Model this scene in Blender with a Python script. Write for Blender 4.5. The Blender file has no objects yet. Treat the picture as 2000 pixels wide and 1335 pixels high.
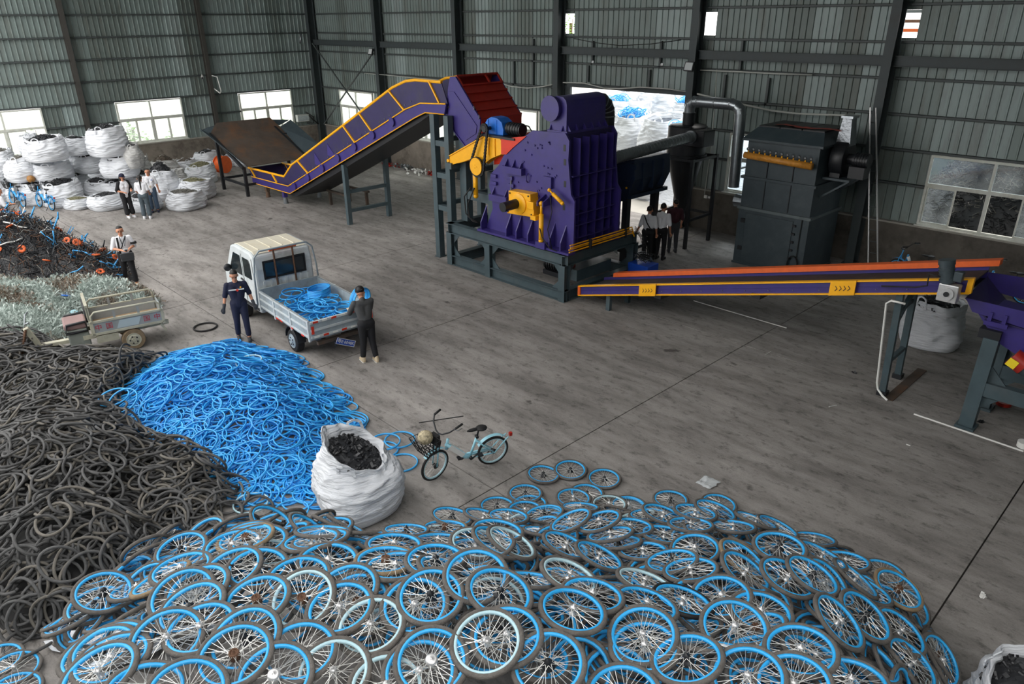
import bpy, bmesh, math, random
from math import sin, cos, pi, radians, sqrt, atan2
from mathutils import Vector as V, Matrix as M, Euler, noise
random.seed(7)
SC = bpy.context.scene
COL = SC.collection
D = bpy.data
# ------------------------------------------------------------------ camera
RM = M(((0.69731878, -0.28789776, 0.65640033), (0.71672639, 0.28909127, -0.63460974), (-0.00705689, 0.91298473, 0.40793269)))
CAMP = V((0, 0, 7.0)); FPX = 1417.0
cd = D.cameras.new('camera'); cam = D.objects.new('camera', cd); COL.objects.link(cam)
cd.sensor_width = 36; cd.lens = 36 * FPX / 2000; cd.clip_end = 500
cam.matrix_world = M.Translation(CAMP) @ RM.to_4x4()
SC.camera = cam
# ------------------------------------------------------------------ light
wd = D.worlds.new('overcast_sky'); SC.world = wd; wd.use_nodes = True
wn = wd.node_tree.nodes; wl = wd.node_tree.links
bg = wn['Background']; bg.inputs['Color'].default_value = (1.0, 0.985, 0.965, 1); bg.inputs['Strength'].default_value = 1.9
SC.view_settings.view_transform = 'Standard'; SC.view_settings.look = 'None'
SC.view_settings.gamma = 1; SC.view_settings.use_curve_mapping = False
SC.view_settings.exposure = 0.95
sl = D.lights.new('hazy_sun', 'SUN'); sl.energy = 1.2; sl.angle = radians(12); sl.color = (1, .97, .92)
so = D.objects.new('hazy_sun', sl); COL.objects.link(so); so.rotation_euler = (radians(38), 0, radians(205)); so.location = (0, -20, 30)
SC.cycles.max_bounces = 6; SC.cycles.diffuse_bounces = 4; SC.cycles.glossy_bounces = 2
SC.cycles.transmission_bounces = 4; SC.cycles.transparent_max_bounces = 8
SC.cycles.sample_clamp_indirect = 6.0

# ------------------------------------------------------------------ unprojection helpers (real world points of what the photo shows)
def ray(u, v):
    return RM @ V(((u - 1000) / FPX, -(v - 667.5) / FPX, -1.0))
def G(u, v, z=0.0):
    d = ray(u, v); return CAMP + d * ((z - CAMP.z) / d.z)
def OY(u, v, y):
    d = ray(u, v); return CAMP + d * (y / d.y)
def OX(u, v, x):
    d = ray(u, v); return CAMP + d * (x / d.x)
def depth(p):
    return -(RM.transposed() @ (V(p) - CAMP)).z
def srgb(r, g, b):
    f = lambda c: c / 12.92 if c <= .04045 else ((c + .055) / 1.055) ** 2.4
    return (f(r / 255), f(g / 255), f(b / 255))

# ------------------------------------------------------------------ materials
MATS = {}
def mat(name, rgb, rough=.6, metal=0., var=.0, vscale=4., bump=0., bscale=40., dirt=None, dirt_amt=.0, dscale=2., spec=.5, stretch=None):
    if name in MATS: return MATS[name]
    m = D.materials.new(name); m.use_nodes = True; MATS[name] = m
    nt = m.node_tree; N = nt.nodes; L = nt.links
    p = N['Principled BSDF']; c = srgb(*rgb)
    p.inputs['Base Color'].default_value = (*c, 1); p.inputs['Roughness'].default_value = rough
    p.inputs['Metallic'].default_value = metal; p.inputs['Specular IOR Level'].default_value = spec
    m.diffuse_color = (*c, 1)
    if var or bump or dirt_amt:
        tc = N.new('ShaderNodeTexCoord'); src = tc.outputs['Object']
        if stretch:
            mp = N.new('ShaderNodeMapping'); mp.inputs['Scale'].default_value = stretch
            L.new(src, mp.inputs['Vector']); src = mp.outputs['Vector']
    last = None
    if var:
        n = N.new('ShaderNodeTexNoise'); n.inputs['Scale'].default_value = vscale; n.inputs['Detail'].default_value = 6; n.inputs['Roughness'].default_value = .65
        L.new(src, n.inputs['Vector'])
        r = N.new('ShaderNodeValToRGB'); r.color_ramp.elements[0].position = .3; r.color_ramp.elements[1].position = .7
        r.color_ramp.elements[0].color = (*[max(0, x * (1 - var)) for x in c], 1); r.color_ramp.elements[1].color = (*[min(1, x * (1 + var)) for x in c], 1)
        L.new(n.outputs['Fac'], r.inputs['Fac']); last = r.outputs['Color']
    if dirt_amt:
        n2 = N.new('ShaderNodeTexNoise'); n2.inputs['Scale'].default_value = dscale; n2.inputs['Detail'].default_value = 8; n2.inputs['Roughness'].default_value = .7
        L.new(src, n2.inputs['Vector'])
        r2 = N.new('ShaderNodeValToRGB'); r2.color_ramp.elements[0].position = .48; r2.color_ramp.elements[1].position = .7
        r2.color_ramp.elements[1].color = (dirt_amt,) * 3 + (1,); r2.color_ramp.elements[0].color = (0, 0, 0, 1)
        L.new(n2.outputs['Fac'], r2.inputs['Fac'])
        mx = N.new('ShaderNodeMix'); mx.data_type = 'RGBA'
        L.new(r2.outputs['Color'], mx.inputs[0])
        if last: L.new(last, mx.inputs[6])
        else: mx.inputs[6].default_value = (*c, 1)
        mx.inputs[7].default_value = (*srgb(*dirt), 1); last = mx.outputs[2]
    if last: L.new(last, p.inputs['Base Color'])
    if bump:
        n3 = N.new('ShaderNodeTexNoise'); n3.inputs['Scale'].default_value = bscale; n3.inputs['Detail'].default_value = 4
        L.new(src, n3.inputs['Vector'])
        b = N.new('ShaderNodeBump'); b.inputs['Strength'].default_value = bump; b.inputs['Distance'].default_value = .02 if bump < .8 else .05
        L.new(n3.outputs['Fac'], b.inputs['Height']); L.new(b.outputs['Normal'], p.inputs['Normal'])
    return m
PURPLE = mat('purple_paint', (56, 46, 118), .42, var=.12, vscale=3, dirt=(70, 66, 90), dirt_amt=.35, dscale=1.6)
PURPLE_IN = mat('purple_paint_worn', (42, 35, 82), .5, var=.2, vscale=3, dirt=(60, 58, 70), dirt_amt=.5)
YELLOW = mat('yellow_paint', (250, 178, 12), .42, var=.08, vscale=5)
ORANGE = mat('orange_paint', (226, 100, 40), .5, var=.1, vscale=6)
REDP = mat('red_paint', (168, 40, 28), .45, var=.15, vscale=5)
REDB = mat('bright_red_paint', (212, 52, 26), .42, var=.1)
BLUEP = mat('gearbox_blue_paint', (28, 108, 205), .4, var=.12, vscale=8)
GREYG = mat('grey_green_paint', (66, 82, 88), .5, var=.15, vscale=3, dirt=(90, 92, 92), dirt_amt=.35)
COLM = mat('column_grey_paint', (62, 70, 72), .6, var=.15, vscale=2, dirt=(50, 46, 42), dirt_amt=.5)
COLB = mat('column_brown_grey_paint', (70, 68, 64), .65, var=.18, vscale=2, dirt=(48, 42, 36), dirt_amt=.5)
GIRT = mat('girt_steel', (74, 80, 80), .6, var=.15, vscale=3)
DARKM = mat('dark_slate_paint', (56, 68, 74), .5, var=.12, vscale=2, dirt=(86, 92, 92), dirt_amt=.3)
BLACKM = mat('black_painted_steel', (30, 32, 36), .45, var=.15)
NAVYM = mat('navy_painted_steel', (24, 40, 62), .5, var=.15)
BLACK = mat('black_rubber', (28, 28, 29), .7, var=.2, vscale=12)
BELT = mat('conveyor_belt_rubber', (52, 50, 50), .75, var=.15, vscale=3, dirt=(86, 80, 74), dirt_amt=.5)
GALV = mat('galvanised_sheet', (150, 156, 160), .3, .85, var=.15, vscale=8, bump=.1, bscale=20)
FOIL = mat('silver_foil', (128, 132, 136), .32, .9, var=.1, bump=.5, bscale=14)
STEEL = mat('bare_steel', (120, 122, 124), .4, .6, var=.15)
SILVER = mat('silver_alloy', (205, 205, 205), .35, .5, var=.1, vscale=20)
RUSTY = mat('rusty_steel_plate', (78, 68, 60), .75, var=.25, vscale=1.8, dirt=(112, 76, 48), dirt_amt=.8, dscale=1.2)
RUST = mat('rust', (96, 68, 50), .8, var=.3, vscale=14)
WHITEP = mat('white_plastic', (226, 226, 222), .5, var=.04)
TYRE = mat('dusty_grey_tyre_rubber', (96, 92, 88), .9, var=.28, vscale=9, bump=.5, bscale=90)
TYRETAN = mat('muddy_tyre_rubber', (134, 116, 92), .95, var=.25, vscale=9, bump=.5, bscale=90)
TYREK = mat('old_black_tyre_rubber', (86, 86, 86), .75, var=.45, vscale=5, bump=.5, bscale=90)
TYREK2 = mat('old_brown_tyre_rubber', (112, 108, 101), .85, var=.3, vscale=5, bump=.5, bscale=90)
TYREK3 = mat('old_dark_tyre_rubber', (70, 70, 70), .8, var=.38, vscale=5, bump=.5, bscale=90)
RIMB = mat('sky_blue_rim', (50, 170, 236), .4, var=.12, vscale=10)
RIMC = mat('bright_blue_rim', (64, 174, 240), .32, var=.14, vscale=8)
RIMC2 = mat('deep_blue_rim', (46, 150, 226), .32, var=.14, vscale=8)
RIMW = mat('pale_blue_rim', (176, 210, 220), .45, var=.1, vscale=10)
SPOKE = mat('bright_spoke_wire', (214, 214, 210), .35, .35)
SACK = mat('white_woven_polypropylene', (216, 219, 224), .75, var=.06, vscale=6, bump=.9, bscale=2.6, spec=.3, stretch=(1.6, 1.6, 9))
SACKD = mat('grey_woven_polypropylene', (196, 196, 194), .8, var=.08, vscale=5, dirt=(130, 126, 120), dirt_amt=.6, dscale=3, bump=.9, bscale=2.6, spec=.3, stretch=(1.6, 1.6, 9))
SCRAPK = mat('black_plastic_scrap', (44, 45, 48), .4, var=.4, vscale=20)
SCRAPG = mat('grey_metal_scrap', (112, 110, 104), .5, .2, var=.45, vscale=20)
SCRAPO = mat('olive_metal_scrap', (128, 126, 98), .5, .2, var=.45, vscale=20)
SCRAPB = mat('brown_scrap', (84, 74, 64), .6, var=.45, vscale=20)
BIKEB = mat('sky_blue_bicycle_paint', (62, 158, 220), .38, var=.06)
BIKEL = mat('pale_aqua_bicycle_paint', (160, 216, 232), .38, var=.05)
SKIN = mat('skin', (196, 138, 108), .55, var=.06)
HAIR = mat('black_hair', (24, 21, 20), .55, var=.2, vscale=30)
LIPS = mat('lips', (150, 84, 74), .55)
CWHITE = mat('white_cotton', (232, 233, 238), .8, bump=.25, bscale=14, var=.03)
CBLACK = mat('black_cotton', (24, 24, 28), .85, bump=.25, bscale=14, var=.1)
CNAVY = mat('navy_workwear', (28, 32, 56), .85, bump=.25, bscale=14, var=.12)
CGREY = mat('charcoal_cotton', (70, 71, 72), .85, bump=.25, bscale=14, var=.1)
CJEAN = mat('blue_denim', (66, 84, 104), .85, bump=.25, bscale=30, var=.2, vscale=6)
CJEANG = mat('faded_grey_denim', (78, 90, 98), .85, bump=.25, bscale=30, var=.22, vscale=6)
CMAROON = mat('maroon_cotton', (58, 22, 34), .85, bump=.25, bscale=14)
CKHAKI = mat('beige_canvas', (204, 186, 156), .8, var=.1)
CDGREY = mat('dark_grey_cotton', (58, 60, 64), .85, bump=.25, bscale=14)

# ------------------------------------------------------------------ mesh builder
class MB:
    def __init__(s): s.v = []; s.f = []
    def add(s, vs, fs):
        o = len(s.v); s.v += [tuple(x) for x in vs]; s.f += [tuple(i + o for i in f) for f in fs]; return s
    def box(s, a, b):
        x0, y0, z0 = a; x1, y1, z1 = b
        return s.add([(x0, y0, z0), (x1, y0, z0), (x1, y1, z0), (x0, y1, z0), (x0, y0, z1), (x1, y0, z1), (x1, y1, z1), (x0, y1, z1)],
                     [(0, 3, 2, 1), (4, 5, 6, 7), (0, 1, 5, 4), (1, 2, 6, 5), (2, 3, 7, 6), (3, 0, 4, 7)])
    def cbox(s, c, d, mtx=None):
        c = V(c); h = V(d) / 2
        if mtx is None: return s.box(c - h, c + h)
        t = MB().box(-h, h); return s.add([c + mtx @ V(p) for p in t.v], t.f)
    def bar(s, p, q, w, h, up=(0, 0, 1)):
        p = V(p); q = V(q); d = (q - p); L = d.length; d.normalize(); up = V(up)
        if abs(d.dot(up)) > .98: up = V((1, 0, 0))
        x = d.cross(up).normalized(); z = x.cross(d)
        vs = []
        for t in (p, q):
            for a, b in ((-1, -1), (1, -1), (1, 1), (-1, 1)): vs.append(t + x * (a * w / 2) + z * (b * h / 2))
        return s.add(vs, [(0, 1, 2, 3), (7, 6, 5, 4), (0, 4, 5, 1), (1, 5, 6, 2), (2, 6, 7, 3), (3, 7, 4, 0)])
    def ibeam(s, p, q, w, h, t=.018, up=(0, 0, 1)):
        p = V(p); q = V(q); d = (q - p).normalized(); up = V(up)
        if abs(d.dot(up)) > .98: up = V((0, 1, 0))
        x = d.cross(up).normalized(); z = x.cross(d)
        s.bar(p + z * (h / 2 - t / 2), q + z * (h / 2 - t / 2), w, t, z); s.bar(p - z * (h / 2 - t / 2), q - z * (h / 2 - t / 2), w, t, z)
        return s.bar(p, q, t, h - 2 * t, z)
    def cyl(s, p, q, r0, r1=None, n=16, caps=True):
        p = V(p); q = V(q); r1 = r0 if r1 is None else r1
        d = (q - p).normalized(); u = d.orthogonal().normalized(); w = d.cross(u)
        vs = []
        for t, r in ((p, r0), (q, r1)):
            for i in range(n):
                a = 2 * pi * i / n; vs.append(t + (u * cos(a) + w * sin(a)) * r)
        fs = [(i, (i + 1) % n, n + (i + 1) % n, n + i) for i in range(n)]
        if caps: fs += [tuple(range(n - 1, -1, -1)), tuple(range(n, 2 * n))]
        return s.add(vs, fs)
    def tube(s, pts, r, n=8, closed=False, caps=True):
        pts = [V(p) for p in pts]; k = len(pts); vs = []; fs = []
        rr = r if isinstance(r, (list, tuple)) else [r] * k
        u = None
        for i in range(k):
            a = pts[(i - 1) % k] if (closed or i > 0) else pts[i]; b = pts[(i + 1) % k] if (closed or i < k - 1) else pts[i]
            d = (b - a).normalized()
            if u is None: u = d.orthogonal().normalized()
            u = (u - d * u.dot(d))
            u = u.normalized() if u.length > 1e-6 else d.orthogonal().normalized()
            w = d.cross(u)
            for j in range(n):
                an = 2 * pi * j / n; vs.append(pts[i] + (u * cos(an) + w * sin(an)) * rr[i])
        for i in range(k if closed else k - 1):
            i2 = (i + 1) % k
            for j in range(n): fs.append((i * n + j, i * n + (j + 1) % n, i2 * n + (j + 1) % n, i2 * n + j))
        if caps and not closed: fs += [tuple(range(n - 1, -1, -1)), tuple(range((k - 1) * n, k * n))]
        return s.add(vs, fs)
    def prism(s, poly, ext):
        n = len(poly); ext = V(ext); a = [V(p) for p in poly]
        fs = [(i, (i + 1) % n, n + (i + 1) % n, n + i) for i in range(n)] + [tuple(range(n - 1, -1, -1)), tuple(range(n, 2 * n))]
        return s.add(a + [p + ext for p in a], fs)
    def xz(s, poly, y0, y1): return s.prism([(x, y0, z) for x, z in poly], (0, y1 - y0, 0))
    def lathe(s, prof, n=24, c=(0, 0, 0), axis='z'):
        vs = []; fs = []; c = V(c)
        for r, z in prof:
            for i in range(n):
                a = 2 * pi * i / n; x, y = r * cos(a), r * sin(a)
                vs.append(c + (V((x, y, z)) if axis == 'z' else V((z, x, y)) if axis == 'x' else V((y, z, x))))
        for k in range(len(prof) - 1):
            for i in range(n): fs.append((k * n + i, k * n + (i + 1) % n, (k + 1) * n + (i + 1) % n, (k + 1) * n + i))
        fs += [tuple(range(n - 1, -1, -1)), tuple(range((len(prof) - 1) * n, len(prof) * n))]
        return s.add(vs, fs)
    def ell(s, c, r, nu=14, nv=9, mtx=None):
        c = V(c); vs = []; fs = []
        for j in range(nv + 1):
            t = pi * j / nv
            for i in range(nu):
                a = 2 * pi * i / nu; p = V((r[0] * sin(t) * cos(a), r[1] * sin(t) * sin(a), r[2] * cos(t)))
                vs.append(c + (mtx @ p if mtx else p))
        for j in range(nv):
            for i in range(nu): fs.append((j * nu + i, (j + 1) * nu + i, (j + 1) * nu + (i + 1) % nu, j * nu + (i + 1) % nu))
        return s.add(vs, fs)
    def ring(s, R, prof, n=40, c=(0, 0, 0)):
        """closed ring about z: prof = list of (dr, dz) section points"""
        k = len(prof); vs = []; fs = []; c = V(c)
        for i in range(n):
            a = 2 * pi * i / n
            for dr, dz in prof: vs.append(c + V(((R + dr) * cos(a), (R + dr) * sin(a), dz)))
        for i in range(n):
            i2 = (i + 1) % n
            for j in range(k): fs.append((i * k + j, i2 * k + j, i2 * k + (j + 1) % k, i * k + (j + 1) % k))
        return s.add(vs, fs)
    def grid(s, fn, nu, nv, closed_u=False):
        vs = []; fs = []
        for j in range(nv):
            for i in range(nu): vs.append(fn(i, j))
        for j in range(nv - 1):
            for i in range(nu if closed_u else nu - 1):
                i2 = (i + 1) % nu; fs.append((j * nu + i, j * nu + i2, (j + 1) * nu + i2, (j + 1) * nu + i))
        return s.add(vs, fs)
    def mesh(s, name, m, smooth=False):
        me = D.meshes.new(name); me.from_pydata(s.v, [], s.f); me.update()
        if m: me.materials.append(m)
        if smooth: me.polygons.foreach_set('use_smooth', [True] * len(me.polygons))
        return me
    def build(s, name, m, parent=None, smooth=False, world=True, bevel=0):
        if parent is not None and world:
            l = parent['_o'] if '_o' in parent else parent.location
            s.v = [(x - l[0], y - l[1], z - l[2]) for x, y, z in s.v]
        o = D.objects.new(name, s.mesh(name, m, smooth)); COL.objects.link(o)
        if parent is not None: o.parent = parent
        if smooth == 'auto':
            md = o.modifiers.new('es', 'EDGE_SPLIT'); md.split_angle = radians(35)
        if bevel:
            b = o.modifiers.new('bevel', 'BEVEL'); b.width = bevel; b.segments = 2; b.limit_method = 'ANGLE'
        return o
def link_mesh(name, me, parent=None, loc=None, mtx=None):
    o = D.objects.new(name, me); COL.objects.link(o)
    if parent is not None: o.parent = parent
    if loc is not None: o.location = loc
    if mtx is not None: o.matrix_basis = mtx
    return o
def tag(o, label=None, cat=None, group=None, kind=None):
    if label: o['label'] = label
    if cat: o['category'] = cat
    if group: o['group'] = group
    if kind: o['kind'] = kind
    return o
def thing(name, label, cat, loc=(0, 0, 0), rz=0, group=None, rot=None):
    o = D.objects.new(name, None); COL.objects.link(o); o.empty_display_size = .1
    o.location = loc; o.rotation_euler = rot or (0, 0, rz)
    return tag(o, label, cat, group)
def struct(name, m=None, loc=(0, 0, 0)):
    o = D.objects.new(name, None); COL.objects.link(o); o.location = loc; o['kind'] = 'structure'; return o
KIDS = {}
def copy_tree(o, kids, **kw):
    c = o.copy(); COL.objects.link(c)
    for k in kids:
        q = k[0].copy(); COL.objects.link(q); q.parent = c
        for g in k[1]:
            w = g.copy(); COL.objects.link(w); w.parent = q
    return c
def kids_of(o):
    allo = [x for x in COL.objects]
    return [(x, [y for y in allo if y.parent == x]) for x in allo if x.parent == o]
def catenary(p, q, sag, n=12):
    p = V(p); q = V(q); return [p.lerp(q, i / n) - V((0, 0, sag * 4 * (i / n) * (1 - i / n))) for i in range(n + 1)]
def nz(x, y, z=0): return noise.noise(V((x, y, z)))
# ================================================================== setting
YW = 22.85      # back wall sheet line
XW = -39.35     # left wall sheet line
# ---- floor: concrete slabs with recessed joints
def floor_mat():
    m = D.materials.new('stained_concrete'); m.use_nodes = True; nt = m.node_tree; N = nt.nodes; L = nt.links
    p = N['Principled BSDF']; p.inputs['Roughness'].default_value = .82; p.inputs['Specular IOR Level'].default_value = .3
    tc = N.new('ShaderNodeTexCoord')
    def nse(scale, detail, rough, sc=(1, 1, 1), rot=0):
        mp = N.new('ShaderNodeMapping'); mp.inputs['Scale'].default_value = sc; mp.inputs['Rotation'].default_value = (0, 0, rot)
        L.new(tc.outputs['Object'], mp.inputs['Vector'])
        n = N.new('ShaderNodeTexNoise'); n.inputs['Scale'].default_value = scale; n.inputs['Detail'].default_value = detail; n.inputs['Roughness'].default_value = rough
        L.new(mp.outputs['Vector'], n.inputs['Vector']); return n.outputs['Fac']
    def ramp(fac, stops):
        r = N.new('ShaderNodeValToRGB'); e = r.color_ramp.elements
        e[0].position, e[0].color = stops[0][0], (*stops[0][1], 1); e[1].position, e[1].color = stops[1][0], (*stops[1][1], 1)
        for pos, c in stops[2:]:
            q = e.new(pos); q.color = (*c, 1)
        L.new(fac, r.inputs['Fac']); return r.outputs['Color']
    def mul(a, b, f=1.0):
        x = N.new('ShaderNodeMix'); x.data_type = 'RGBA'; x.blend_type = 'MULTIPLY'; x.inputs[0].default_value = f
        L.new(a, x.inputs[6]); L.new(b, x.inputs[7]); return x.outputs[2]
    base = ramp(nse(.22, 6, .6), [(.3, srgb(136, 132, 128)), (.7, srgb(172, 167, 163))])
    streak = ramp(nse(.9, 7, .7, (.55, 2.2, 1), radians(-12)), [(.35, (.48, .475, .47)), (.6, (1, 1, 1))])
    fine = ramp(nse(4.5, 9, .78, (.75, 1.35, 1), radians(-12)), [(.38, (.42, .42, .42)), (.47, (.95, .95, .95)), (.7, (1.05, 1.05, 1.05))])
    grit = ramp(nse(38, 3, .8), [(.3, (.7, .7, .7)), (.55, (1, 1, 1))])
    col = mul(mul(mul(base, streak, .8), fine, .75), grit, .6)
    # pale scuffs and dust
    sc = ramp(nse(3.2, 9, .8, (.35, 2.4, 1), radians(24)), [(.66, (0, 0, 0)), (.74, (.55, .55, .55))])
    mx = N.new('ShaderNodeMix'); mx.data_type = 'RGBA'; L.new(sc, mx.inputs[0]); L.new(col, mx.inputs[6]); mx.inputs[7].default_value = (*srgb(176, 170, 164), 1)
    # oil spots
    ol = ramp(nse(1.5, 4, .5), [(.69, (0, 0, 0)), (.74, (.75, .75, .75))])
    mo = N.new('ShaderNodeMix'); mo.data_type = 'RGBA'; L.new(ol, mo.inputs[0]); L.new(mx.outputs[2], mo.inputs[6]); mo.inputs[7].default_value = (*srgb(60, 56, 54), 1)
    L.new(mo.outputs[2], p.inputs['Base Color'])
    b = N.new('ShaderNodeBump'); b.inputs['Strength'].default_value = .25; b.inputs['Distance'].default_value = .01
    L.new(fine, b.inputs['Height']); L.new(b.outputs['Normal'], p.inputs['Normal'])
    return m
CONC = floor_mat()
JOINT = mat('joint_filler', (48, 44, 42), .9)
fl = struct('floor')
MB().box((XW - .1, -10, -.12), (14, YW + .15, -.02)).build('floor_base', JOINT, fl)
xs = [XW - .1, -37.3, -31.3, -25.3, -19.3, -13.3, -7.3, -1.3, 4.7, 10.7, 14]
ys = [-10, -1.42, 6.58, 14.58, YW + .15]
gj = .011
for i in range(len(xs) - 1):
    for j in range(len(ys) - 1):
        MB().box((xs[i] + gj, ys[j] + gj, -.04), (xs[i + 1] - gj, ys[j + 1] - gj, 0)).build('slab', CONC, fl)
# ---- outside ground
og = struct('floor_outside')
OUTG = mat('outdoor_concrete', (168, 164, 156), .9, var=.12, vscale=.6)
MB().box((-75, YW + .16, -.3), (30, 70, -.05)).build('yard', OUTG, og)
MB().box((-75, -30, -.3), (XW - .12, YW + .15, -.05)).build('yard', OUTG, og)
# ---- wall sheets
SHEET = mat('grey_green_sheet', (126, 139, 136), .55, var=.1, vscale=.8, dirt=(106, 108, 102), dirt_amt=.75, dscale=.9, stretch=(3, 3, .5))
SHEET2 = mat('grey_green_sheet_stained', (110, 121, 117), .55, var=.12, vscale=1.1, dirt=(92, 90, 82), dirt_amt=.8, dscale=1.1, stretch=(4, 4, .4))
SHEET3 = mat('grey_green_sheet_pale', (148, 162, 160), .55, var=.1, vscale=.9, dirt=(118, 120, 116), dirt_amt=.65, dscale=.8, stretch=(3, 3, .5))
def plinth_mat():
    return mat('stained_plaster', (126, 118, 108), .9, var=.25, vscale=1.6, dirt=(66, 58, 50), dirt_amt=.85, dscale=1.3, bump=.4, bscale=10)
PLI = plinth_mat(); PLR = mat('shaded_concrete_plinth', (92, 87, 80), .9, var=.25, vscale=1.6, dirt=(48, 43, 38), dirt_amt=.85, dscale=1.3, bump=.4, bscale=10)  # right-hand plinth: the dimmer light there is put into a darker colour
wb = struct('wall_back'); wlft = struct('wall_left')
def sheet(wall, a, b, z0, z1):
    """one profiled sheet between a and b along the wall"""
    w = b - a; nr = max(1, round(w / .225)); st = w / nr; prof = []
    for k in range(nr):
        t = a + k * st
        prof += [(t, 0), (t + st * .74, 0), (t + st * .80, .034), (t + st * .94, .034)]
    prof.append((b, 0))
    mb = MB()
    if wall is wb: f = lambda t, d, z: (t, YW - d, z)
    else: f = lambda t, d, z: (XW + d, t, z)
    vs = [f(t, d, z0) for t, d in prof] + [f(t, d, z1) for t, d in prof]; n = len(prof)
    mb.add(vs, [(i, i + 1, n + i + 1, n + i) for i in range(n - 1)])
    mb.build('sheet_panel', random.choice([SHEET, SHEET, SHEET2, SHEET3]), wall)
def run(wall, a, b, z0, z1):
    n = max(1, round((b - a) / .88)); st = (b - a) / n
    for k in range(n): sheet(wall, a + k * st, a + (k + 1) * st, z0, z1)
ZT = 10.4; ZP = 1.38; ZS = 3.46
BC = [-39.36, -32.72, -26.62, -20.52, -14.36, -8.14, -2.0, 4.1, 10.2, 14]
openings = {0: (-37.25, -34.0), 1: (-31.2, -28.0), 2: (-25.1, -21.9), 3: (-20.1, -14.58), 4: (-12.9, -9.8), 5: (-6.62, -3.42)}
for k in range(len(BC) - 1):
    a, b = BC[k], BC[k + 1]
    hole = k in (3, 4, 5, 6)       # torn-out notch beside the column, high up
    aa = a
    if hole or k == 3:
        aa = a + .46
    if k in openings:
        o0, o1 = openings[k]; zb = 4.56 if k == 3 else ZS
        if k != 3:
            run(wb, a, o0, ZP, zb); run(wb, o1, b, ZP, zb)
        else:
            MB().box((a, YW - .12, 0), (o0, YW, zb)).build('door_jamb', COLM, wb); MB().box((o1, YW - .12, 0), (b, YW, zb)).build('door_jamb', COLM, wb)
        lo = zb
    else: lo = ZP
    if hole or k == 3:
        run(wb, a, aa, lo, 6.42); run(wb, a, aa, 7.12, ZT); run(wb, aa, b, lo, ZT)
    else: run(wb, a, b, lo, ZT)
LC = [-10, -2.0, 4.1, 10.25, 16.38, 22.84]
lopen = {3: (11.7, 14.82), 4: (17.86, 20.92), 2: (5.4, 8.56)}
for k in range(len(LC) - 1):
    a, b = LC[k], LC[k + 1]
    if k in lopen:
        o0, o1 = lopen[k]; run(wlft, a, o0, ZP, ZS); run(wlft, o1, b, ZP, ZS); run(wlft, a, b, ZS, ZT)
    else: run(wlft, a, b, ZP, ZT)
# ---- plinth
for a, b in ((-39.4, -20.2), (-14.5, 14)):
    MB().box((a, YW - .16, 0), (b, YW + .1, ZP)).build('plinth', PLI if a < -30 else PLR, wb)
    MB().box((a, YW - .19, ZP), (b, YW + .1, ZP + .05)).build('coping', mat('coping_mortar', (150, 146, 138), .9, var=.2, vscale=3), wb)
MB().box((XW - .1, -10, 0), (XW + .16, YW, ZP)).build('plinth', PLI, wlft)
MB().box((XW - .1, -10, ZP), (XW + .19, YW - .16, ZP + .05)).build('coping', MATS['coping_mortar'], wlft)
# ---- columns
for k, x in enumerate(BC[:-1]):
    y = 22.5; x = max(x, -39.05)
    MB().ibeam((x, y, 0), (x, y, ZT), .26, .42, .03, (0, 1, 0)).build('column', COLM, wb)
    MB().box((x - .2, y - .26, 0), (x + .2, y + .1, .03)).build('base_plate', COLM, wb)
for y in LC[1:-1]:
    MB().ibeam((XW + .22, y, 0), (XW + .22, y, ZT), .18, .3, .02, (1, 0, 0)).build('column', COLB, wlft)
# ---- girts
for z in (2.52, 3.47, 4.42, 5.37, 6.31, 7.25, 8.2, 9.2):
    for k in range(len(BC) - 1):
        a, b = BC[k] + .14, BC[k + 1] - .14
        segs = [(a, b)]
        if k in openings and z < 4.5:
            o0, o1 = openings[k]
            if k == 3: segs = []
            elif z < 3: segs = [(a, o0), (o1, b)]
        for p, q in segs:
            m = MB(); m.box((p, YW - .13, z - .035), (q, YW - .04, z - .027)); m.box((p, YW - .13, z + .027), (q, YW - .04, z + .035)); m.box((p, YW - .13, z - .035), (q, YW - .122, z + .035))
            m.build('girt', GIRT, wb)
    for k in range(len(LC) - 1):
        a, b = LC[k] + .1, LC[k + 1] - .1; segs = [(a, b)]
        if k in lopen and z < 3: segs = [(a, lopen[k][0]), (lopen[k][1], b)]
        for p, q in segs:
            m = MB(); m.box((XW + .04, p, z - .035), (XW + .13, q, z - .027)); m.box((XW + .04, p, z + .027), (XW + .13, q, z + .035)); m.box((XW + .122, p, z - .035), (XW + .13, q, z + .035))
            m.build('girt', GIRT, wlft)
# ---- tie beam along the back wall
for k in range(len(BC) - 1):
    MB().ibeam((BC[k] + .13, 22.52, 5.83), (BC[k + 1] - .13, 22.52, 5.83), .16, .27, .014).build('tie_beam', COLM, wb)
# door head
MB().box((-20.2, YW - .2, 4.5), (-14.5, YW - .02, 4.64)).build('door_head', COLM, wb)
# short vertical studs
for (u, v0, v1) in ((1149, 128, 160), (1269, 136, 172), (1003, 120, 166), (1041, 76, 166), (1158, 80, 126), (1292, 80, 132), (1451, 80, 138), (1417, 146, 192), (1502, 152, 205)):
    p = OY(u, v0, YW - .1); q = OY(u, v1, YW - .1)
    MB().box((p.x - .04, YW - .13, q.z), (p.x + .04, YW - .05, p.z)).build('stud', GIRT, wb)
# wind bracing in the first bay
for (a, b) in (((610, 84), (712, 228)), ((727, 105), (633, 242))):
    p = OY(*a, 22.3); q = OY(*b, 22.3)
    MB().bar(p, q, .06, .06).build('brace_rod', GIRT, wb)
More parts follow.
